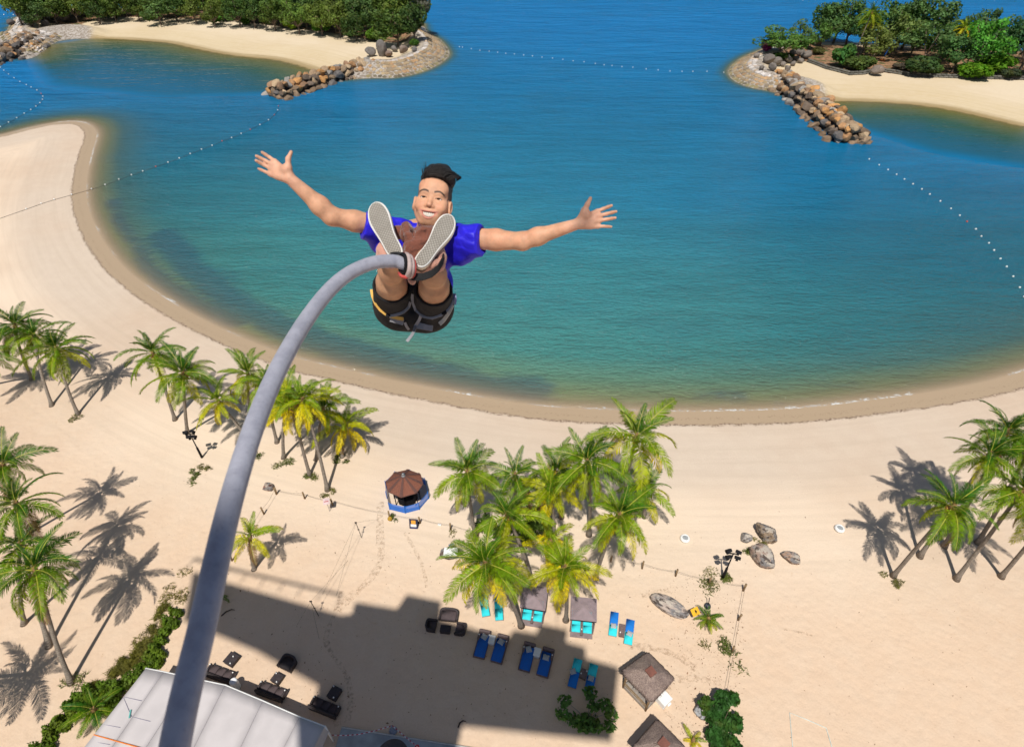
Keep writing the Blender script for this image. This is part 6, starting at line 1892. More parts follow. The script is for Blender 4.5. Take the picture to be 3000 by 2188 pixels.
skin0 = np.array([.60, .325, .200])
person = empty('person', to_world(np.zeros(3)))
person.rotation_euler = cam.rotation_euler
tag(person, 'smiling man in a blue shirt and black shorts hanging by his ankles with arms spread', 'person')

# ---- head
E0 = L(1264, 583.6, 2.72)
th_ = R(8.6)
HU, HV, HW = np.array([math.cos(th_), -math.sin(th_), 0]), np.array([math.sin(th_), math.cos(th_), 0]), np.array([0, 0, 1.0])
MH = [HU, HV, HW]
def H(u, v, w): return E0 + HU * u + HV * v + HW * w
lo, hi = E0 - np.array([.16, .24, .26]), E0 + np.array([.16, .20, .10])
f = Field(lo, hi, .0026)
f.ell(H(0, .038, -.085), (.081, .100, .098), .01, M=MH)
f.ell(H(0, -.033, -.045), (.071, .083, .070), .02, M=MH)
f.ell(H(0, -.077, -.028), (.054, .043, .050), .02, M=MH)
f.ell(H(0, -.104, -.008), (.027, .019, .022), .02, M=MH)
for s in (-1, 1):
    f.cap(H(s * .066, -.052, -.07), H(s * .034, -.100, -.020), .020, .016, .025)
    f.ell(H(s * .046, -.038, -.001), (.028, .023, .023), .02, M=MH)
    f.ell(H(s * .058, -.012, -.022), (.018, .022, .026), .02, M=MH)
f.cap(H(-.042, .026, .004), H(.042, .026, .004), .016, .016, .02)
f.ell(H(0, .064, -.018), (.066, .046, .034), .03, M=MH)
for s in (-1, 1): f.ell(H(s * .036, .001, .030), (.022, .012, .015), .012, 'sub', MH)
for s in (-1, 1):
    f.chain([H(s * .019, .0035, .009), H(s * .036, .0098, .009), H(s * .054, .0050, .000)], [.0068, .0068, .006], .004)      # upper lid
    f.chain([H(s * .020, -.0125, .009), H(s * .036, -.0105, .009), H(s * .052, -.0105, .002)], [.0078, .0078, .007], .005)   # lower lid, pushed up by the smile
f.cap(H(0, .004, .014), H(0, -.034, .034), .008, .011, .010)
f.ell(H(0, -.036, .036), (.0125, .0105, .012), .008, M=MH)
for s in (-1, 1): f.ell(H(s * .0145, -.041, .024), (.0095, .0080, .011), .006, M=MH)
for s in (-1, 1): f.ell(H(s * .007, -.0475, .034), (.0042, .003, .006), .003, 'sub', MH)
f.ell(H(0, -.076, .008), (.044, .027, .020), .015, M=MH)
for i in range(10):
    a0, a1 = (i / 5 - 1), ((i + 1) / 5 - 1)
    rr0, rr1 = .0138 * (1 - a0 ** 2) + .0018, .0138 * (1 - a1 ** 2) + .0018
    f.cap(H(a0 * .040, -.0795 + .0175 * a0 * a0, .030 - .012 * a0 * a0), H(a1 * .040, -.0795 + .0175 * a1 * a1, .030 - .012 * a1 * a1), rr0, rr1, .003, 'sub')
for i in range(8):
    a0, a1 = (i / 4 - 1), ((i + 1) / 4 - 1)
    f.cap(H(a0 * .043, -.0645 + .0050 * a0 * a0, .026 - .012 * a0 * a0), H(a1 * .043, -.0645 + .0050 * a1 * a1, .026 - .012 * a1 * a1), .0034, .0034, .003)
    f.cap(H(a0 * .043, -.0970 + .0375 * a0 * a0, .024 - .012 * a0 * a0), H(a1 * .043, -.0970 + .0375 * a1 * a1, .024 - .012 * a1 * a1), .0044, .0044, .003)
for s in (-1, 1):
    f.ell(H(s * .085, -.018, -.052), (.012, .035, .021), .008, M=MH)
    f.ell(H(s * .092, -.014, -.046), (.006, .020, .012), .004, 'sub', MH)
f.cap(H(0, -.075, -.085), L(1262, 700, 2.98), .058, .066, .03)
f.cap(H(0, -.075, -.085), L(1240, 720, 3.02), .05, .066, .03)
Vh, Fh = f.surface(); Vh = relax(Vh, Fh, 2, .4)
q = Vh - E0; U, V_, W = q @ HU, q @ HV, q @ HW
cols = np.tile(skin0, (len(Vh), 1))
def blend(mask, col): 
    global cols
    cols = cols * (1 - mask[:, None]) + np.array(col) * mask[:, None]
aU = np.abs(U)
blend(.35 * np.exp(-((aU - .045) / .022) ** 2 - ((V_ + .038) / .022) ** 2) * (W > -.03), (.60, .23, .14))
blend(.3 * np.exp(-(U / .013) ** 2 - ((V_ + .038) / .012) ** 2) * (W > 0), (.56, .23, .15))
aa = np.clip(U / .045, -1, 1)
lip = ((aU < .045) & (V_ < -.0608 + .0050 * aa * aa) & (V_ > -.1025 + .0395 * aa * aa) & (W > .002)).astype(float)
blend(lip * .75, (.50, .185, .15))
mouth_in = ((aU < .041) & (V_ < -.066) & (V_ > -.093) & (W < .0165 - .010 * aa * aa) & (W > -.03)).astype(float)
blend(mouth_in, (.10, .02, .02))
brow = np.zeros(len(Vh))
for s in (-1, 1):
    uu = U * s; cv = .027 + .006 * np.sin(np.clip((uu - .012) / .045, 0, 1) * math.pi) - .004 * np.clip((uu - .04) / .02, 0, 1)
    brow = np.maximum(brow, ((uu > .013) & (uu < .060)) * (W > -.03) * np.exp(-((V_ - cv) / .0052) ** 4))
blend(brow * .97, (.035, .025, .02))
lash = np.zeros(len(Vh))
for s in (-1, 1):
    uu = U * s
    lash = np.maximum(lash, ((uu > .020) & (uu < .052)) * (W > -.02) * np.exp(-((V_ - .0042 + 16 * (uu - .036) ** 2) / .0026) ** 2))
blend(lash * .85, (.04, .025, .02))
# clipped hair on the sides and back of the skull
stub = sstep(V_ - (.018 + .075 * sstep(W, -.062, .016) ** 1.0), -.006, .010) * (W < .03)
stub = np.maximum(stub, sstep(aU, .066, .073) * sstep(V_, -.012, .004) * (W < -.02) * (W > -.20))
stub = np.maximum(stub, sstep(-W, .10, .13) * sstep(V_, -.06, -.03))
ear = ((aU > .072) & (V_ < .018) & (V_ > -.055) & (W > -.09)).astype(float)
blend(stub * (1 - ear) * .93, (.028, .022, .02))
neck_sh = sstep(-V_, .115, .14)
parts_V, parts_F, parts_C = [Vh], [Fh], [cols]

# ---- arms and hands
def arm(S, E, Wr, hand, r_up, r_el, r_fa, r_wr, seed):
    pts = [S, E, Wr] + [p for k in hand.values() for p in k]
    P_ = np.array(pts); lo, hi = P_.min(0) - .09, P_.max(0) + .09
    f = Field(lo, hi, .0034)
    S, E, Wr = map(np.array, (S, E, Wr))
    f.cap(S, S * .45 + E * .55, r_up * 1.03, r_up, .02)
    f.cap(S * .45 + E * .55, E, r_up, r_el, .02)
    mid = E * .72 + Wr * .28
    f.cap(E, mid, r_el, r_fa, .025); f.cap(mid, Wr, r_fa, r_wr, .03)
    f.ell(E, (r_el * .98,) * 3, .02)
    hb = hand['palm']                     # knuckle points, index .. little
    Wc = Wr
    for i, b in enumerate(hb):
        f.cap(Wc * (.80) + np.array(b) * .20 + (np.array(hb[0]) - np.array(hb[3])) * (.12 * (1.5 - i) / 1.5), b, .015, .0125, .012)
    pc = sum(np.array(b) for b in hb) / 4 * .55 + Wr * .45
    f.ell(pc, (.026, .026, .017), .02)
    th = hand['thumb']
    f.cap(Wr * .75 + np.array(th[0]) * .25, th[0], .018, .016, .014)
    f.chain(th, [.0150, .0115, .0085][:len(th)], .008)
    f.ell(np.array(th[0]) * .65 + pc * .35 + np.array([0, 0, .006]), (.021, .021, .017), .014)
    f.cap(np.array(hb[3]) * .6 + Wr * .4, Wr * .85 + np.array(hb[3]) * .15, .015, .016, .012)
    for nm, rr in (('index', .0086), ('middle', .0088), ('ring', .0084), ('little', .0074)):
        k = hand[nm]; n = len(k)
        f.chain(k, [rr * 1.12, rr * 1.02, rr * .95, rr * .80][:n], .004)
    V, F = f.surface(); V = relax(V, F, 2, .35)
    c = np.tile(skin0, (len(V), 1)) * (1 + .0 * V[:, :1])
    # paler, pinker palms and fingers
    d = np.linalg.norm(V - pc, axis=1); w = (sstep(-d, -.17, -.06) * .7)[:, None]
    c = c * (1 - w) + np.array([.64, .36, .25]) * w
    # creases of the palm
    for a, b in ((hb[0], pc), (hb[3], hb[1])):
        a, b = np.array(a) * .75 + Wr * .25, np.array(b) * .9 + Wr * .1
        ba = b - a; t = np.clip((V - a) @ ba / (ba @ ba), 0, 1); dd = np.linalg.norm(V - a - t[:, None] * ba, axis=1)
        m = np.exp(-((dd - .012) / .004) ** 2)[:, None] * .25; c = c * (1 - m) + np.array([.50, .24, .16]) * m
    parts_V.append(V); parts_F.append(F); parts_C.append(c)

def finger(b, t, d0, d1, curl):
    """knuckle, two joints, tip; the middle bows towards the back of the hand"""
    out = []
    for f_ in (0, .42, .74, 1.0):
        x, y, d = b[0] + (t[0] - b[0]) * f_, b[1] + (t[1] - b[1]) * f_, d0 + (d1 - d0) * f_ ** 1.6
        out.append(L(x, y, d + curl * math.sin(math.pi * f_)))
    return out
dw = 2.76
hand1 = {'palm': [L(806, 473, dw - .01), L(796, 481, dw - .012), L(792, 494, dw - .01), L(791, 510, dw - .005)],
         'thumb': [L(845, 491, dw - .02), L(844, 466, dw - .028), L(853, 446, dw - .03)],
         'index': finger((806, 473), (768, 446.5), dw - .01, dw - .03, .006), 'middle': finger((796, 481), (751, 457.5), dw - .012, dw - .04, .006),
         'ring': finger((792, 494), (750, 470.5), dw - .01, dw - .04, .006), 'little': finger((791, 510), (757, 494.5), dw - .005, dw - .025, .004)}
arm(L(1118, 664, 2.99), L(972, 634, 2.87), L(850, 524, dw), hand1, .051, .041, .043, .027, 1)
dw = 2.84
hand2 = {'palm': [L(1750, 619, dw - .02), L(1757, 632, dw - .02), L(1758, 646, dw - .015), L(1753, 663, dw - .005)],
         'thumb': [L(1712, 618, dw - .03), L(1721, 599, dw - .04), L(1730, 581, dw - .045)],
         'index': finger((1750, 619), (1792, 602.5), dw - .02, dw - .05, .006), 'middle': finger((1757, 632), (1805, 620), dw - .02, dw - .06, .006),
         'ring': finger((1758, 646), (1803, 638.5), dw - .015, dw - .055, .006), 'little': finger((1753, 663), (1791, 664.5), dw - .005, dw - .04, .004)}
arm(L(1362, 698, 3.0), L(1531, 707, 2.92), L(1693, 656, dw), hand2, .053, .041, .041, .026, 2)

# ---- legs
legs = {}
def leg(hip, knee, calf, ank, seed):
    pts = np.array([hip, knee, calf, ank]); lo, hi = pts.min(0) - .11, pts.max(0) + .11
    f = Field(lo, hi, .0042)
    f.cap(hip, knee, .085, .071, .02)
    f.cap(np.array(hip) * .3 + np.array(knee) * .7, knee, .076, .066, .02)
    f.ell(knee, (.063, .060, .066), .02)
    f.cap(np.array(knee) + np.array([0, .012, .01]), calf, .052, .057, .02)
    f.ell(np.array(calf) + np.array([0, -.014, 0]), (.050, .046, .075), .025)
    f.cap(calf, ank, .054, .037, .025)
    f.cap(ank, np.array(ank) + np.array([0, .015, .02]), .037, .034, .02)
    V, F = f.surface(); V = relax(V, F, 2, .4)
    c = np.tile(np.array([.47, .265, .155]), (len(V), 1))
    parts_V.append(V); parts_F.append(F); parts_C.append(c)
HIPL, KNEL, CALL, ANKL = L(1155, 893, 3.20), L(1146, 826, 2.83), L(1147, 790, 2.68), L(1162, 752, 2.52)
HIPR, KNER, CALR, ANKR = L(1268, 900, 3.20), L(1272, 834, 2.83), L(1270, 803, 2.68), L(1246, 765, 2.52)
leg(HIPL, KNEL, CALL, ANKL, 1); leg(HIPR, KNER, CALR, ANKR, 2)
# trunk of the body, under the clothes
TS = [L(1238, 690, 3.06), L(1232, 770, 3.14), L(1212, 880, 3.22)]
f = Field(np.array(TS).min(0) - .26, np.array(TS).max(0) + .24, .008)
f.cap(L(1142, 684, 3.03), L(1338, 702, 3.03), .055, .055, .03); f.ell(TS[0] + np.array([0, -.05, 0]), (.15, .14, .085), .05); f.cap(TS[1], TS[2], .10, .11, .05); f.ell(TS[2], (.16, .10, .10), .05)
f.cap(TS[2], HIPL, .09, .08, .04); f.cap(TS[2], HIPR, .09, .08, .04)
Vt, Ft = f.surface(); parts_V.append(Vt); parts_F.append(Ft); parts_C.append(np.tile(skin0, (len(Vt), 1)))
off = 0; FF = []
for V, F in zip(parts_V, parts_F): FF.append(F + off); off += len(V)
body = link('body', mesh_np('body', np.concatenate(parts_V), np.concatenate(FF), [M_SKIN], np.concatenate(parts_C)), person)

# ---- eyes, teeth
M_EYE, M_IRIS, M_TEETH = paint('eye_white', (.70, .66, .62), .2), paint('iris', (.02, .012, .008), .1), paint('teeth', (.62, .58, .51), .3, .1, 60.0)
for s in (-1, 1):
    mb = MB(); n = 12
    mb.lathe([(.0115 * math.sin(math.pi * k / 8) + 1e-4, -.0115 * math.cos(math.pi * k / 8)) for k in range(9)], n)
    o = mb.build('eye', M_EYE, person, True, H(s * .036, -.0005, .0015)); o.scale = (1.35, .72, 1.05)
    mb = MB(); mb.lathe([(.0068, 0), (.0050, .0032), (.0001, .0038)], 12); i_ = mb.build('iris', M_IRIS, o, True, (-.001 * s, .002, .0098))
mb = MB(); vs, fs = [], []
NT_ = 25
for k in range(NT_):
    u = (k / (NT_ - 1) * 2 - 1) * .0375; e = u / .0385
    zt_ = .0215 - 8.5 * u * u - (.0022 if k % 3 == 0 else 0)
    top_, bot_ = -.0660 + .005 * e * e, -.0880 + .0255 * e * e
    vs += [H(u, top_, zt_ - .002), H(u, (top_ + bot_) / 2, zt_), H(u, bot_, zt_ - .0005), H(u, bot_, zt_ - .008)]
for k in range(NT_ - 1):
    for j in range(3): fs.append((k * 4 + j, k * 4 + j + 1, k * 4 + j + 5, k * 4 + j + 4))
mb.add(vs, fs)
mb.build('teeth', M_TEETH, person)

# ---- hair: a swept quiff of many locks over a full core
f = Field(E0 + np.array([-.10, .02, -.20]), E0 + np.array([.16, .24, .09]), .004)
def HP(px, py, d): return L(px, py, d)
f.chain([HP(1243, 524, 2.735), HP(1262, 506, 2.72), HP(1288, 503, 2.72), HP(1312, 517, 2.735), HP(1322, 536, 2.75)], [.014, .026, .034, .030, .016], .012)
f.chain([HP(1246, 522, 2.79), HP(1270, 503, 2.78), HP(1300, 506, 2.78), HP(1320, 530, 2.80)], [.022, .032, .036, .026], .015)
f.chain([H(-.045, .105, -.10), H(0, .135, -.10), H(.05, .115, -.11)], [.03, .03, .03], .02)
f.chain([H(-.035, .10, -.16), H(0, .11, -.17), H(.04, .10, -.16)], [.03, .03, .03], .02)
Vc, Fc = f.surface(); Vc = relax(Vc, Fc, 2)
hair = link('hair', mesh_np('hair', Vc, Fc, [M_HAIR]), person)
rr = random.Random(4)
mb = MB()
for k in range(720):
    a = rr.random(); dz = rr.uniform(-.05, .11)
    b0 = np.array([1240 + 76 * a, 523 - 5 * math.sin(math.pi * a) + 12 * a * a - 40 * max(0, dz)])
    hgt = (27 + 15 * math.sin(math.pi * min(1, a * 1.15))) * (1 - .42 * a) * rr.uniform(.82, 1.04); swp = rr.uniform(12, 20) + 12 * a
    d0 = 2.735 + dz * .6
    pts = [L(b0[0], b0[1], d0), L(b0[0] + swp * .08, b0[1] - hgt * .55, d0 - .008), L(b0[0] + swp * .55, b0[1] - hgt * .98, d0 - .004 + dz * .1),
           L(b0[0] + swp * 1.15, b0[1] - hgt * .88, d0 + .008 + dz * .15), L(min(1337, b0[0] + swp * 1.7), b0[1] - hgt * (.62 - .4 * a), d0 + .02 + dz * .2)]
    mb.tube([Vector(p) for p in pts], [.0016, .0024, .0024, .0018, .0005], 4)
for k in range(14):
    x = 1238 + rr.uniform(0, 14); h_ = rr.uniform(25, 52)
    mb.tube([Vector(L(x, 520, 2.74)), Vector(L(x - 1, 520 - h_ * .5, 2.74)), Vector(L(x + rr.uniform(-5, 3), 520 - h_, 2.745))], [.0016, .0012, .0003], 4)
mb.build('lock', M_HAIR, hair, True)

# ---- shirt
f = Field(L(1040, 880, 3.15) + np.array([0, -.05, -.20]), L(1430, 610, 2.9) + np.array([.03, .06, .12]), .0055)
sl_l, sl_r = L(1064, 659, 2.945), L(1409, 702, 2.955)
f.cap(L(1138, 684, 3.03), L(1342, 704, 3.03), .070, .074, .03)
f.ell(L(1240, 735, 3.09), (.185, .145, .105), .05)
f.ell(L(1228, 830, 3.20), (.188, .16, .105), .06)
f.ell(L(1222, 880, 3.24), (.185, .09, .105), .05)
f.cap(L(1165, 672, 3.0), L(1030, 656, 2.90), .060, .074, .03, cut=(sl_l, sl_l - L(1138, 676, 3.0)))
f.cap(L(1322, 694, 3.0), L(1445, 704, 2.93), .066, .078, .03, cut=(sl_r, sl_r - L(1345, 698, 3.0)))
f.cap(L(1092, 668, 2.97), L(1118, 715, 3.04), .058, .06, .04, cut=(sl_l, sl_l - L(1138, 676, 3.0)))
f.cap(L(1392, 716, 2.97), L(1350, 745, 3.06), .062, .062, .04, cut=(sl_r, sl_r - L(1345, 698, 3.0)))
f.cap(L(1110, 662, 2.98), L(1000, 642, 2.89), .055, .055, .004, 'sub', cut=(L(1090, 662, 2.965), np.array([1.0, 0, 0])))
f.cap(L(1362, 698, 3.0), L(1480, 706, 2.94), .057, .057, .004, 'sub', cut=(L(1384, 700, 2.98), np.array([-1.0, 0, 0])))
f.cap(L(1262, 690, 2.92), L(1262, 640, 2.85), .062, .075, .01, 'sub')
V, F = f.surface()
# soft folds radiating from the armpits
w = V - L(1240, 740, 3.0)
fold = .0028 * np.sin(w[:, 0] * 70 + w[:, 1] * 95 + 3 * np.sin(w[:, 1] * 22)) * sstep(np.abs(w[:, 0]), .06, .16) + .002 * np.sin(w[:, 0] * 40 - w[:, 1] * 120)
V = relax(V, F, 2, .4); V[:, 2] += fold; V[:, 1] += fold * .5
shirt = link('shirt', mesh_np('shirt', V, F, [M_SHIRT]), person)

# ---- shorts
f = Field(L(1075, 985, 3.25) + np.array([-.05, -.05, -.2]), L(1350, 780, 2.85) + np.array([.03, .06, .08]), .0055)
for hip, kn, ctr in ((HIPL, KNEL, L(1148, 836, 2.90)), (HIPR, KNER, L(1270, 846, 2.90))):
    ax_ = (np.array(ctr) - np.array(hip)); ax_ /= np.linalg.norm(ax_)
    f.cap(hip, np.array(ctr) + ax_ * .1, .112, .090, .03, cut=(ctr, ax_ + np.array([0, .10, 0])))
f.ell(L(1180, 905, 3.22), (.135, .125, .14), .05); f.ell(L(1247, 910, 3.22), (.135, .125, .14), .05)
f.ell(L(1213, 870, 3.26), (.215, .12, .12), .06)
for hip, kn, ctr in ((HIPL, KNEL, L(1148, 836, 2.90)), (HIPR, KNER, L(1270, 846, 2.90))):
    ax_ = (np.array(ctr) - np.array(hip)); ax_ /= np.linalg.norm(ax_)
    f.cap(np.array(ctr) - ax_ * .07, np.array(ctr) + ax_ * .2, .0835, .080, .004, 'sub')
V, F = f.surface(); V = relax(V, F, 2, .4)
w = V - L(1213, 900, 3.1)
V[:, 2] += .003 * np.sin(w[:, 0] * 60 + 4 * np.sin(w[:, 1] * 30)) + .003 * np.sin(w[:, 1] * 90)
shorts_me = mesh_np('shorts', V, F, [M_SHORTS])
shorts = link('shorts', shorts_me, person)
from mathutils.bvhtree import BVHTree
bvh = BVHTree.FromPolygons([tuple(v) for v in V], [tuple(int(i) for i in q) for q in F])
def on_shorts(px, py, lift=.006, fallback=3.1):
    o = Vector(-ANCH); d = Vector(L(px, py, 1.0) + ANCH).normalized()
    hit = bvh.ray_cast(o, d)
    if hit[0] is None: return Vector(L(px, py, fallback))
    return hit[0] - d * lift
def ribbon(name, px, width, mat, parent, lift=.006, pts=None, fallback=3.1, thick=.004):
    pts = pts or [on_shorts(x, y, lift, fallback) for x, y in px]
    P = [pts[0]]
    for a, b in zip(pts[:-1], pts[1:]):
        P += [a.lerp(b, .5), b]
    vs, fs = [], []
    view = Vector((0, 0, 1))
    for i, p in enumerate(P):
        d = (P[min(i + 1, len(P) - 1)] - P[max(i - 1, 0)]).normalized()
        s = d.cross(view).normalized() * width / 2
        for w in (p + s + view * thick, p - s + view * thick, p - s - view * thick, p + s - view * thick): vs.append(w)
    for i in range(len(P) - 1):
        for k in range(4): fs.append((i * 4 + k, i * 4 + (k + 1) % 4, i * 4 + 4 + (k + 1) % 4, i * 4 + 4 + k))
    fs += [(3, 2, 1, 0), tuple(range((len(P) - 1) * 4, len(P) * 4))]
    mb = MB(); mb.add(vs, fs)
    o = mb.build(name, mat, parent)
    return o
M_WG, M_WY, M_WW, M_WB = cloth('grey_webbing', (.25, .25, .275), .7, 260, .6), cloth('yellow_webbing', (.72, .42, .10), .7, 260, .6), cloth('pale_webbing', (.50, .48, .44), .7, 260, .6), cloth('black_webbing', (.014, .014, .015), .7, 260, .6)
harness = empty('leg_harness', to_world(L(1213, 920, 3.1))); harness.rotation_euler = cam.rotation_euler
tag(harness, 'grey and yellow webbing harness buckled round the thighs of the jumper', 'harness')
hoff = L(1213, 920, 3.1)
def hb(o): o.location = Vector(-hoff); return o
hb(ribbon('strap', [(1090, 848), (1093, 868), (1102, 890), (1116, 908), (1136, 923), (1160, 930), (1182, 935)], .020, M_WY, harness))['label'] = 'yellow thigh strap'
hb(ribbon('strap', [(1140, 924), (1162, 920), (1182, 912), (1196, 898), (1200, 884)], .022, M_WG, harness, .008))
hb(ribbon('strap', [(1209, 862), (1211, 885), (1220, 908), (1240, 925), (1266, 930), (1292, 921), (1312, 905), (1325, 880), (1330, 860)], .022, M_WG, harness))
hb(ribbon('strap', [(1286, 948), (1298, 936), (1310, 918), (1322, 895), (1328, 870)], .030, M_WW, harness, .010))['label'] = 'pale loose strap end'
hb(ribbon('pad', [(1144, 933), (1162, 938), (1182, 944)], .034, M_WG, harness, .012))
hb(ribbon('pad', [(1222, 952), (1242, 955), (1268, 960)], .040, M_WG, harness, .012))
hb(ribbon('strap', [(1186, 945), (1192, 958), (1198, 966)], .014, M_WG, harness, .010))
o = hb(ribbon('hanging_strap', None, .015, M_WG, harness, pts=[on_shorts(1234, 922, .012), on_shorts(1228, 938, .014), on_shorts(1217, 955, .014), Vector(L(1213, 970, 3.1)), Vector(L(1205, 984, 3.08)), Vector(L(1192, 1000, 3.07))]))
for x, y in ((1137, 924), (1301, 916)):
    mb = MB(); p = on_shorts(x, y, .012); mb.box(tuple(p), (.026, .022, .016), rz=.3, bev=.004); hb(mb.build('buckle', M_BLACK, harness))
hb(ribbon('strap', [(1330, 862), (1333, 880), (1330, 892)], .02, paint('lavender_webbing', (.34, .33, .62), .6), harness, .008, fallback=3.2))

# ---- shoes: flat grey soles towards the viewer, white rubber edge, dark uppers behind
def sole_material():
    t = NT('rubber_sole'); p = t.obj()
    v = t.voro(t.mapping(p, (95, 95, 1)), 1.0, 'DISTANCE_TO_EDGE').outputs['Distance']
    sx = t.n('ShaderNodeSeparateXYZ'); t.set(sx.inputs[0], p)
    a = t.math('ABSOLUTE', t.math('SINE', t.math('MULTIPLY', t.math('ADD', sx.outputs[0], sx.outputs[1]), 210.0)))
    b = t.math('ABSOLUTE', t.math('SINE', t.math('MULTIPLY', t.math('SUBTRACT', sx.outputs[0], sx.outputs[1]), 210.0)))
    g = t.smooth(t.math('MINIMUM', a, b), .12, .5)
    n = t.noise(p, 14.0, 4.0)
    c = t.mix(g, (.20, .18, .155), t.mix(t.smooth(n, .35, .65), (.29, .265, .23), (.34, .315, .275)))
    return t.done(t.principled(c, .7, t.bump(g, .6, .004), .3))
M_SOLE = sole_material()
M_RUB = paint('white_rubber', (.72, .70, .66), .5, .06, 20.0)
M_UPPER = paint('brown_canvas_upper', (.11, .065, .05), .8, .2, 20.0)
OUT = [(0.0, .0), (.012, .17), (.05, .29), (.14, .36), (.28, .345), (.42, .355), (.56, .43), (.70, .50), (.82, .48), (.91, .39), (.965, .25), (.995, .09)]
def shoe(heel, toe, width, bow, label):
    h0, t0 = np.array(heel), np.array(toe)
    ax_ = (t0 - h0); Ln = np.linalg.norm(ax_); ax_ /= Ln
    vw = np.array([0, 0, 1.0]); sd = np.cross(ax_, vw); sd /= np.linalg.norm(sd); nr = np.cross(sd, ax_)
    pos = h0
    o = bpy.data.objects.new('shoe', None); COL.objects.link(o); o.parent = person; o.location = pos
    o['label'] = label
    M = Matrix((tuple(sd), tuple(ax_), tuple(nr))).transposed()
    o.rotation_mode = 'QUATERNION'; o.rotation_quaternion = M.to_quaternion()
    ring = []
    for f_, w in OUT: ring.append((w * width + bow * math.sin(math.pi * f_) * .5, f_ * Ln))
    for f_, w in reversed(OUT[1:]): ring.append((-w * width + bow * math.sin(math.pi * f_), f_ * Ln))
    ring = smooth_line(ring, 2)
    cx_ = sum(p[0] for p in ring) / len(ring); cy_ = sum(p[1] for p in ring) / len(ring)
    def sc(k, z): return [(cx_ + (p[0] - cx_) * (1 - k / (width * .42)), cy_ + (p[1] - cy_) * (1 - k / (Ln * .5)), z) for p in ring]
    n = len(ring)
    mb = MB(); lay = [sc(.006, .001), sc(.001, .0), sc(0, -.004), sc(0, -.026), sc(.004, -.030)]
    vs = sum(lay, []); fs = []
    for l in range(len(lay) - 1):
        for i in range(n): j = (i + 1) % n; fs.append((l * n + j, l * n + i, (l + 1) * n + i, (l + 1) * n + j))
    fs.append(tuple(range(n * 4, n * 5))); mb.add(vs, fs); mb.build('midsole', M_RUB, o, True)
    mb = MB(); lay = [sc(.0065, -.004), sc(.0062, .0025), sc(.0075, .0035)]
    vs = sum(lay, []); fs = []
    for l in range(2):
        for i in range(n): j = (i + 1) % n; fs.append((l * n + i, l * n + j, (l + 1) * n + j, (l + 1) * n + i))
    fs.append(tuple(range(n * 2, n * 3))); mb.add(vs, fs); mb.build('sole', M_SOLE, o)
    mb = MB(); lay = [sc(.003, -.028), sc(.004, -.05), sc(.012, -.075), sc(.026, -.095)]
    lay = [[(x, y if l < 2 else y * (1 - .16 * (l - 1)), z) for x, y, z in ly] for l, ly in enumerate(lay)]
    vs = sum(lay, []); fs = []
    for l in range(3):
        for i in range(n): j = (i + 1) % n; fs.append((l * n + j, l * n + i, (l + 1) * n + i, (l + 1) * n + j))
    fs.append(tuple(range(n * 3, n * 4))); mb.add(vs, fs); mb.build('upper', M_UPPER, o, True)
    return o
shoe(L(1168, 756, 2.445), L(1095, 592, 2.53), .094, -.012, 'shoe on the left with its grey sole in full light')
shoe(L(1222, 780, 2.445), L(1322, 628, 2.53), .094, .012, 'shoe on the right crossed by dark strap shadows')

# ---- brown towel wrapped round the ankles
towel = empty('towel', to_world(L(1215, 720, 2.6))); towel.rotation_euler = cam.rotation_euler
tag(towel, 'brown terry towel wrapped round the ankles between the shoe soles', 'towel')
toff = L(1215, 720, 2.6)
f = Field(L(1095, 835, 2.6) + np.array([0, 0, -.16]), L(1320, 630, 2.5) + np.array([0, 0, .10]), .0045)
for c, r in (((1244, 694, 2.60), (.046, .050, .050)), ((1262, 684, 2.62), (.036, .034, .045)), ((1228, 720, 2.58), (.036, .050, .045)), ((1192, 682, 2.62), (.030, .050, .045)), ((1206, 735, 2.58), (.04, .05, .05)),
             ((1172, 682, 2.66), (.050, .030, .05)), ((1200, 760, 2.58), (.05, .04, .05)), ((1235, 712, 2.66), (.08, .075, .05))):
    f.ell(L(*c), r, .010)
f.chain([L(1186, 668, 2.60), L(1196, 692, 2.57), L(1202, 722, 2.57)], [.014, .019, .016], .004)
f.chain([L(1222, 694, 2.565), L(1238, 672, 2.56), L(1260, 678, 2.56), L(1254, 702, 2.56), L(1230, 722, 2.56)], [.015, .016, .016, .016, .016], .004)
f.ell(L(1248, 684, 2.535), (.010, .020, .02), .006, 'sub')
V, F = f.surface(); V = relax(V, F, 1, .4)
r_ = np.random.default_rng(3); V += .0022 * np.sin(V * 140 + 2 * np.sin(V[:, [1, 2, 0]] * 90))
link('fold', mesh_np('towel_fold', V, F, [M_TOWEL]), towel, Vector(-toff))
f = Field(L(1085, 850, 2.6) + np.array([0, 0, -.16]), L(1330, 690, 2.45) + np.array([0, 0, .10]), .0045)
for c, r in (((1150, 762, 2.56), (.062, .042, .060)), ((1122, 742, 2.56), (.030, .050, .05)), ((1255, 778, 2.54), (.078, .034, .060)), ((1288, 752, 2.56), (.030, .050, .05)), ((1208, 818, 2.50), (.020, .024, .022)), ((1205, 790, 2.52), (.04, .03, .04))):
    f.ell(L(*c), r, .012)
V, F = f.surface(); V = relax(V, F, 1, .4); V += .002 * np.sin(V * 150 + 2 * np.sin(V[:, [1, 2, 0]] * 80))
link('wrap', mesh_np('towel_wrap', V, F, [M_TOWELP]), towel, Vector(-toff))['label'] = 'paler pink underside of the towel'

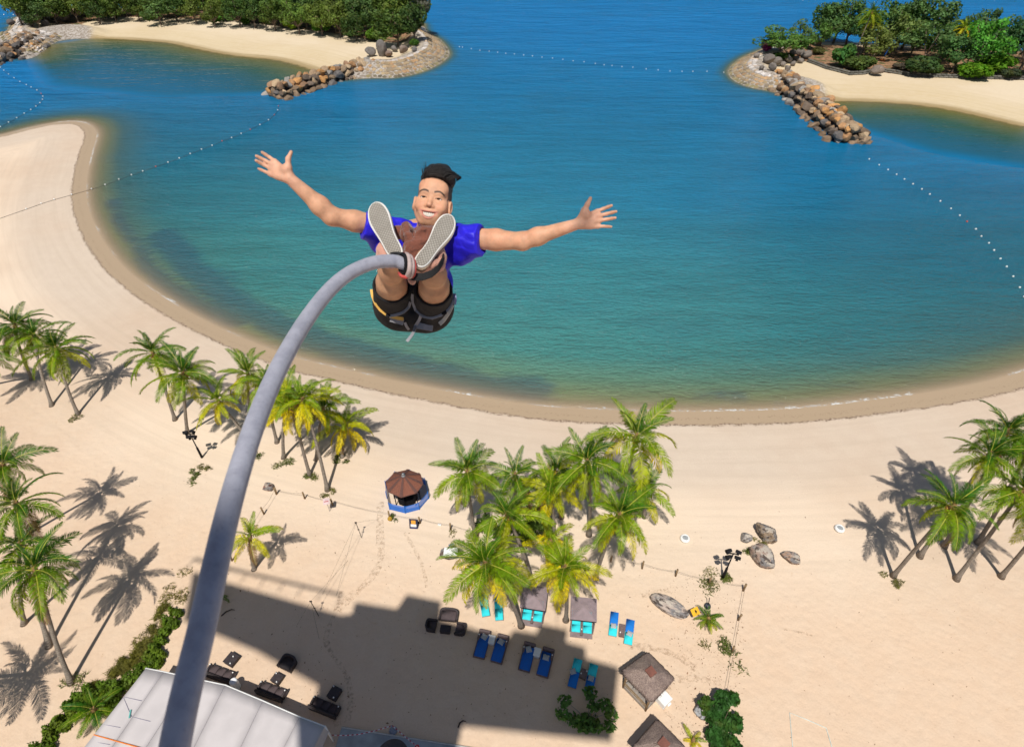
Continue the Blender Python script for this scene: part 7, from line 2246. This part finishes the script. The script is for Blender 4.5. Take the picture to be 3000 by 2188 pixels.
# ---- cord, collar and ankle strap
CORD = [(1196, 778, 2.43), (1180, 772, 2.42), (1160, 766, 2.41), (1138, 765, 2.39), (1105, 768, 2.36), (1070, 778, 2.32), (1030, 797, 2.27), (990, 826, 2.2), (950, 867, 2.12), (908, 922, 2.02), (868, 984, 1.91), (830, 1052, 1.80), (796, 1122, 1.70), (764, 1198, 1.61),
        (733, 1282, 1.52), (706, 1366, 1.44), (681, 1452, 1.37), (658, 1540, 1.31), (635, 1640, 1.25), (612, 1745, 1.20), (589, 1850, 1.16), (563, 1955, 1.12), (538, 2060, 1.085), (512, 2188, 1.055), (490, 2330, 1.03), (468, 2500, 1.0)]
CW = [to_world(L(*c)) for c in CORD]
end = Vector((CW[-1].x - .1, -2.6, 60.0))
tail = [CW[-1] + Vector((-.02, -.25, -.05)), CW[-1] + Vector((-.05, -.7, .15)), CW[-1] + Vector((-.08, -1.3, 1.0)), CW[-1] + Vector((-.1, -1.9, 4.0)), CW[-1].lerp(end, .7) + Vector((0, -.6, 0)), Vector((end.x, end.y - .5, TOWER_Z - .1))]
pts = CW + tail
fine = smooth_line([tuple(p) for p in pts], 0)
def catmull(P, n=5):
    out = []
    for i in range(len(P) - 1):
        p0, p1, p2, p3 = P[max(i - 1, 0)], P[i], P[i + 1], P[min(i + 2, len(P) - 1)]
        for k in range(n):
            t = k / n
            out.append(.5 * ((2 * p1) + (-p0 + p2) * t + (2 * p0 - 5 * p1 + 4 * p2 - p3) * t * t + (-p0 + 3 * p1 - 3 * p2 + p3) * t ** 3))
    return out + [P[-1]]
def cord_material():
    t = NT('grey_cord'); p = t.obj()
    n1 = t.noise(p, 14.0, 5.0, .7); n2 = t.noise(t.mapping(p, (60, 60, 60)), 1.0, 4.0, .7)
    c = t.mix(t.smooth(n1, .35, .65), (.27, .275, .335), (.345, .35, .415))
    c = t.mix(t.smooth(n2, .55, .72, 0, .35), c, (.17, .17, .21))
    return t.done(t.principled(c, .75, t.bump(n2, .35, .004), .3, **{'Sheen Weight': .3}))
cord = empty('bungee_rope', CW[0]); tag(cord, 'thick grey bungee cord curving from the ankles down past the lower left', 'bungee rope')
sp = catmull(pts)
mb = MB(); mb.tube([p - CW[0] for p in sp], .0272, 20); mb.build('sleeve', cord_material(), cord, True)
def ring(ctr, axis, R_, r_, mat, name, squash=1.0, n=28, a0=0.0, a1=6.2832):
    u, v = rot_basis(Vector(axis)); c = Vector(ctr)
    P_ = [c + u * (R_ * math.cos(a)) + v * (R_ * squash * math.sin(a)) for a in [a0 + (a1 - a0) * i / n for i in range(n + 1)]]
    mb = MB(); mb.tube(P_, r_, 8, cap=True)
    o = mb.build(name, mat, cord, True)
    o.rotation_euler = cam.rotation_euler; o.location = to_world(np.zeros(3)) - CW[0]
    return o
ax_ = (.86, .06, -.50)
M_COLR = paint('red_padding', (.42, .06, .05), .7, .3, 30.0); M_COLG = paint('grey_padding', (.42, .33, .31), .7, .15, 30.0)
ring(L(1180, 773, 2.405), ax_, .040, .008, M_BLACK, 'collar')
ring(L(1189, 777, 2.415), ax_, .043, .012, M_COLG, 'padding')
ring(L(1184, 777, 2.42), ax_, .047, .007, M_COLR, 'lining', a0=1.2, a1=5.2)
ring(L(1198, 781, 2.43), ax_, .042, .011, M_COLG, 'padding')
ring(L(1205, 784, 2.44), ax_, .040, .008, M_COLR, 'lining')
mb = MB(); mb.tube([Vector(L(*c)) for c in ((1168, 800, 2.43), (1178, 808, 2.415), (1190, 810, 2.41), (1200, 803, 2.415))], [.006, .011, .012, .008], 8)
o = mb.build('lining', M_COLR, cord, True); o.rotation_euler = cam.rotation_euler; o.location = to_world(np.zeros(3)) - CW[0]
mb = MB()
for k in range(5):
    o_ = 4.2 * (k - 2)
    mb.tube([Vector(L(x, y + o_, d)) for x, y, d in ((1192, 806, 2.44), (1212, 812, 2.44), (1240, 811, 2.435), (1265, 802, 2.44), (1284, 786, 2.46), (1296, 766, 2.49), (1300, 748, 2.54))], .0042, 6)
o = mb.build('ankle_strap', M_WB, cord, True); o.rotation_euler = cam.rotation_euler; o.location = to_world(np.zeros(3)) - CW[0]
mb = MB(); mb.tube([Vector(L(x, y, d)) for x, y, d in ((1146, 744, 2.42), (1166, 742, 2.41), (1186, 748, 2.41), (1196, 760, 2.42))], .007, 8)
o = mb.build('ankle_strap', M_WB, cord, True); o.rotation_euler = cam.rotation_euler; o.location = to_world(np.zeros(3)) - CW[0]
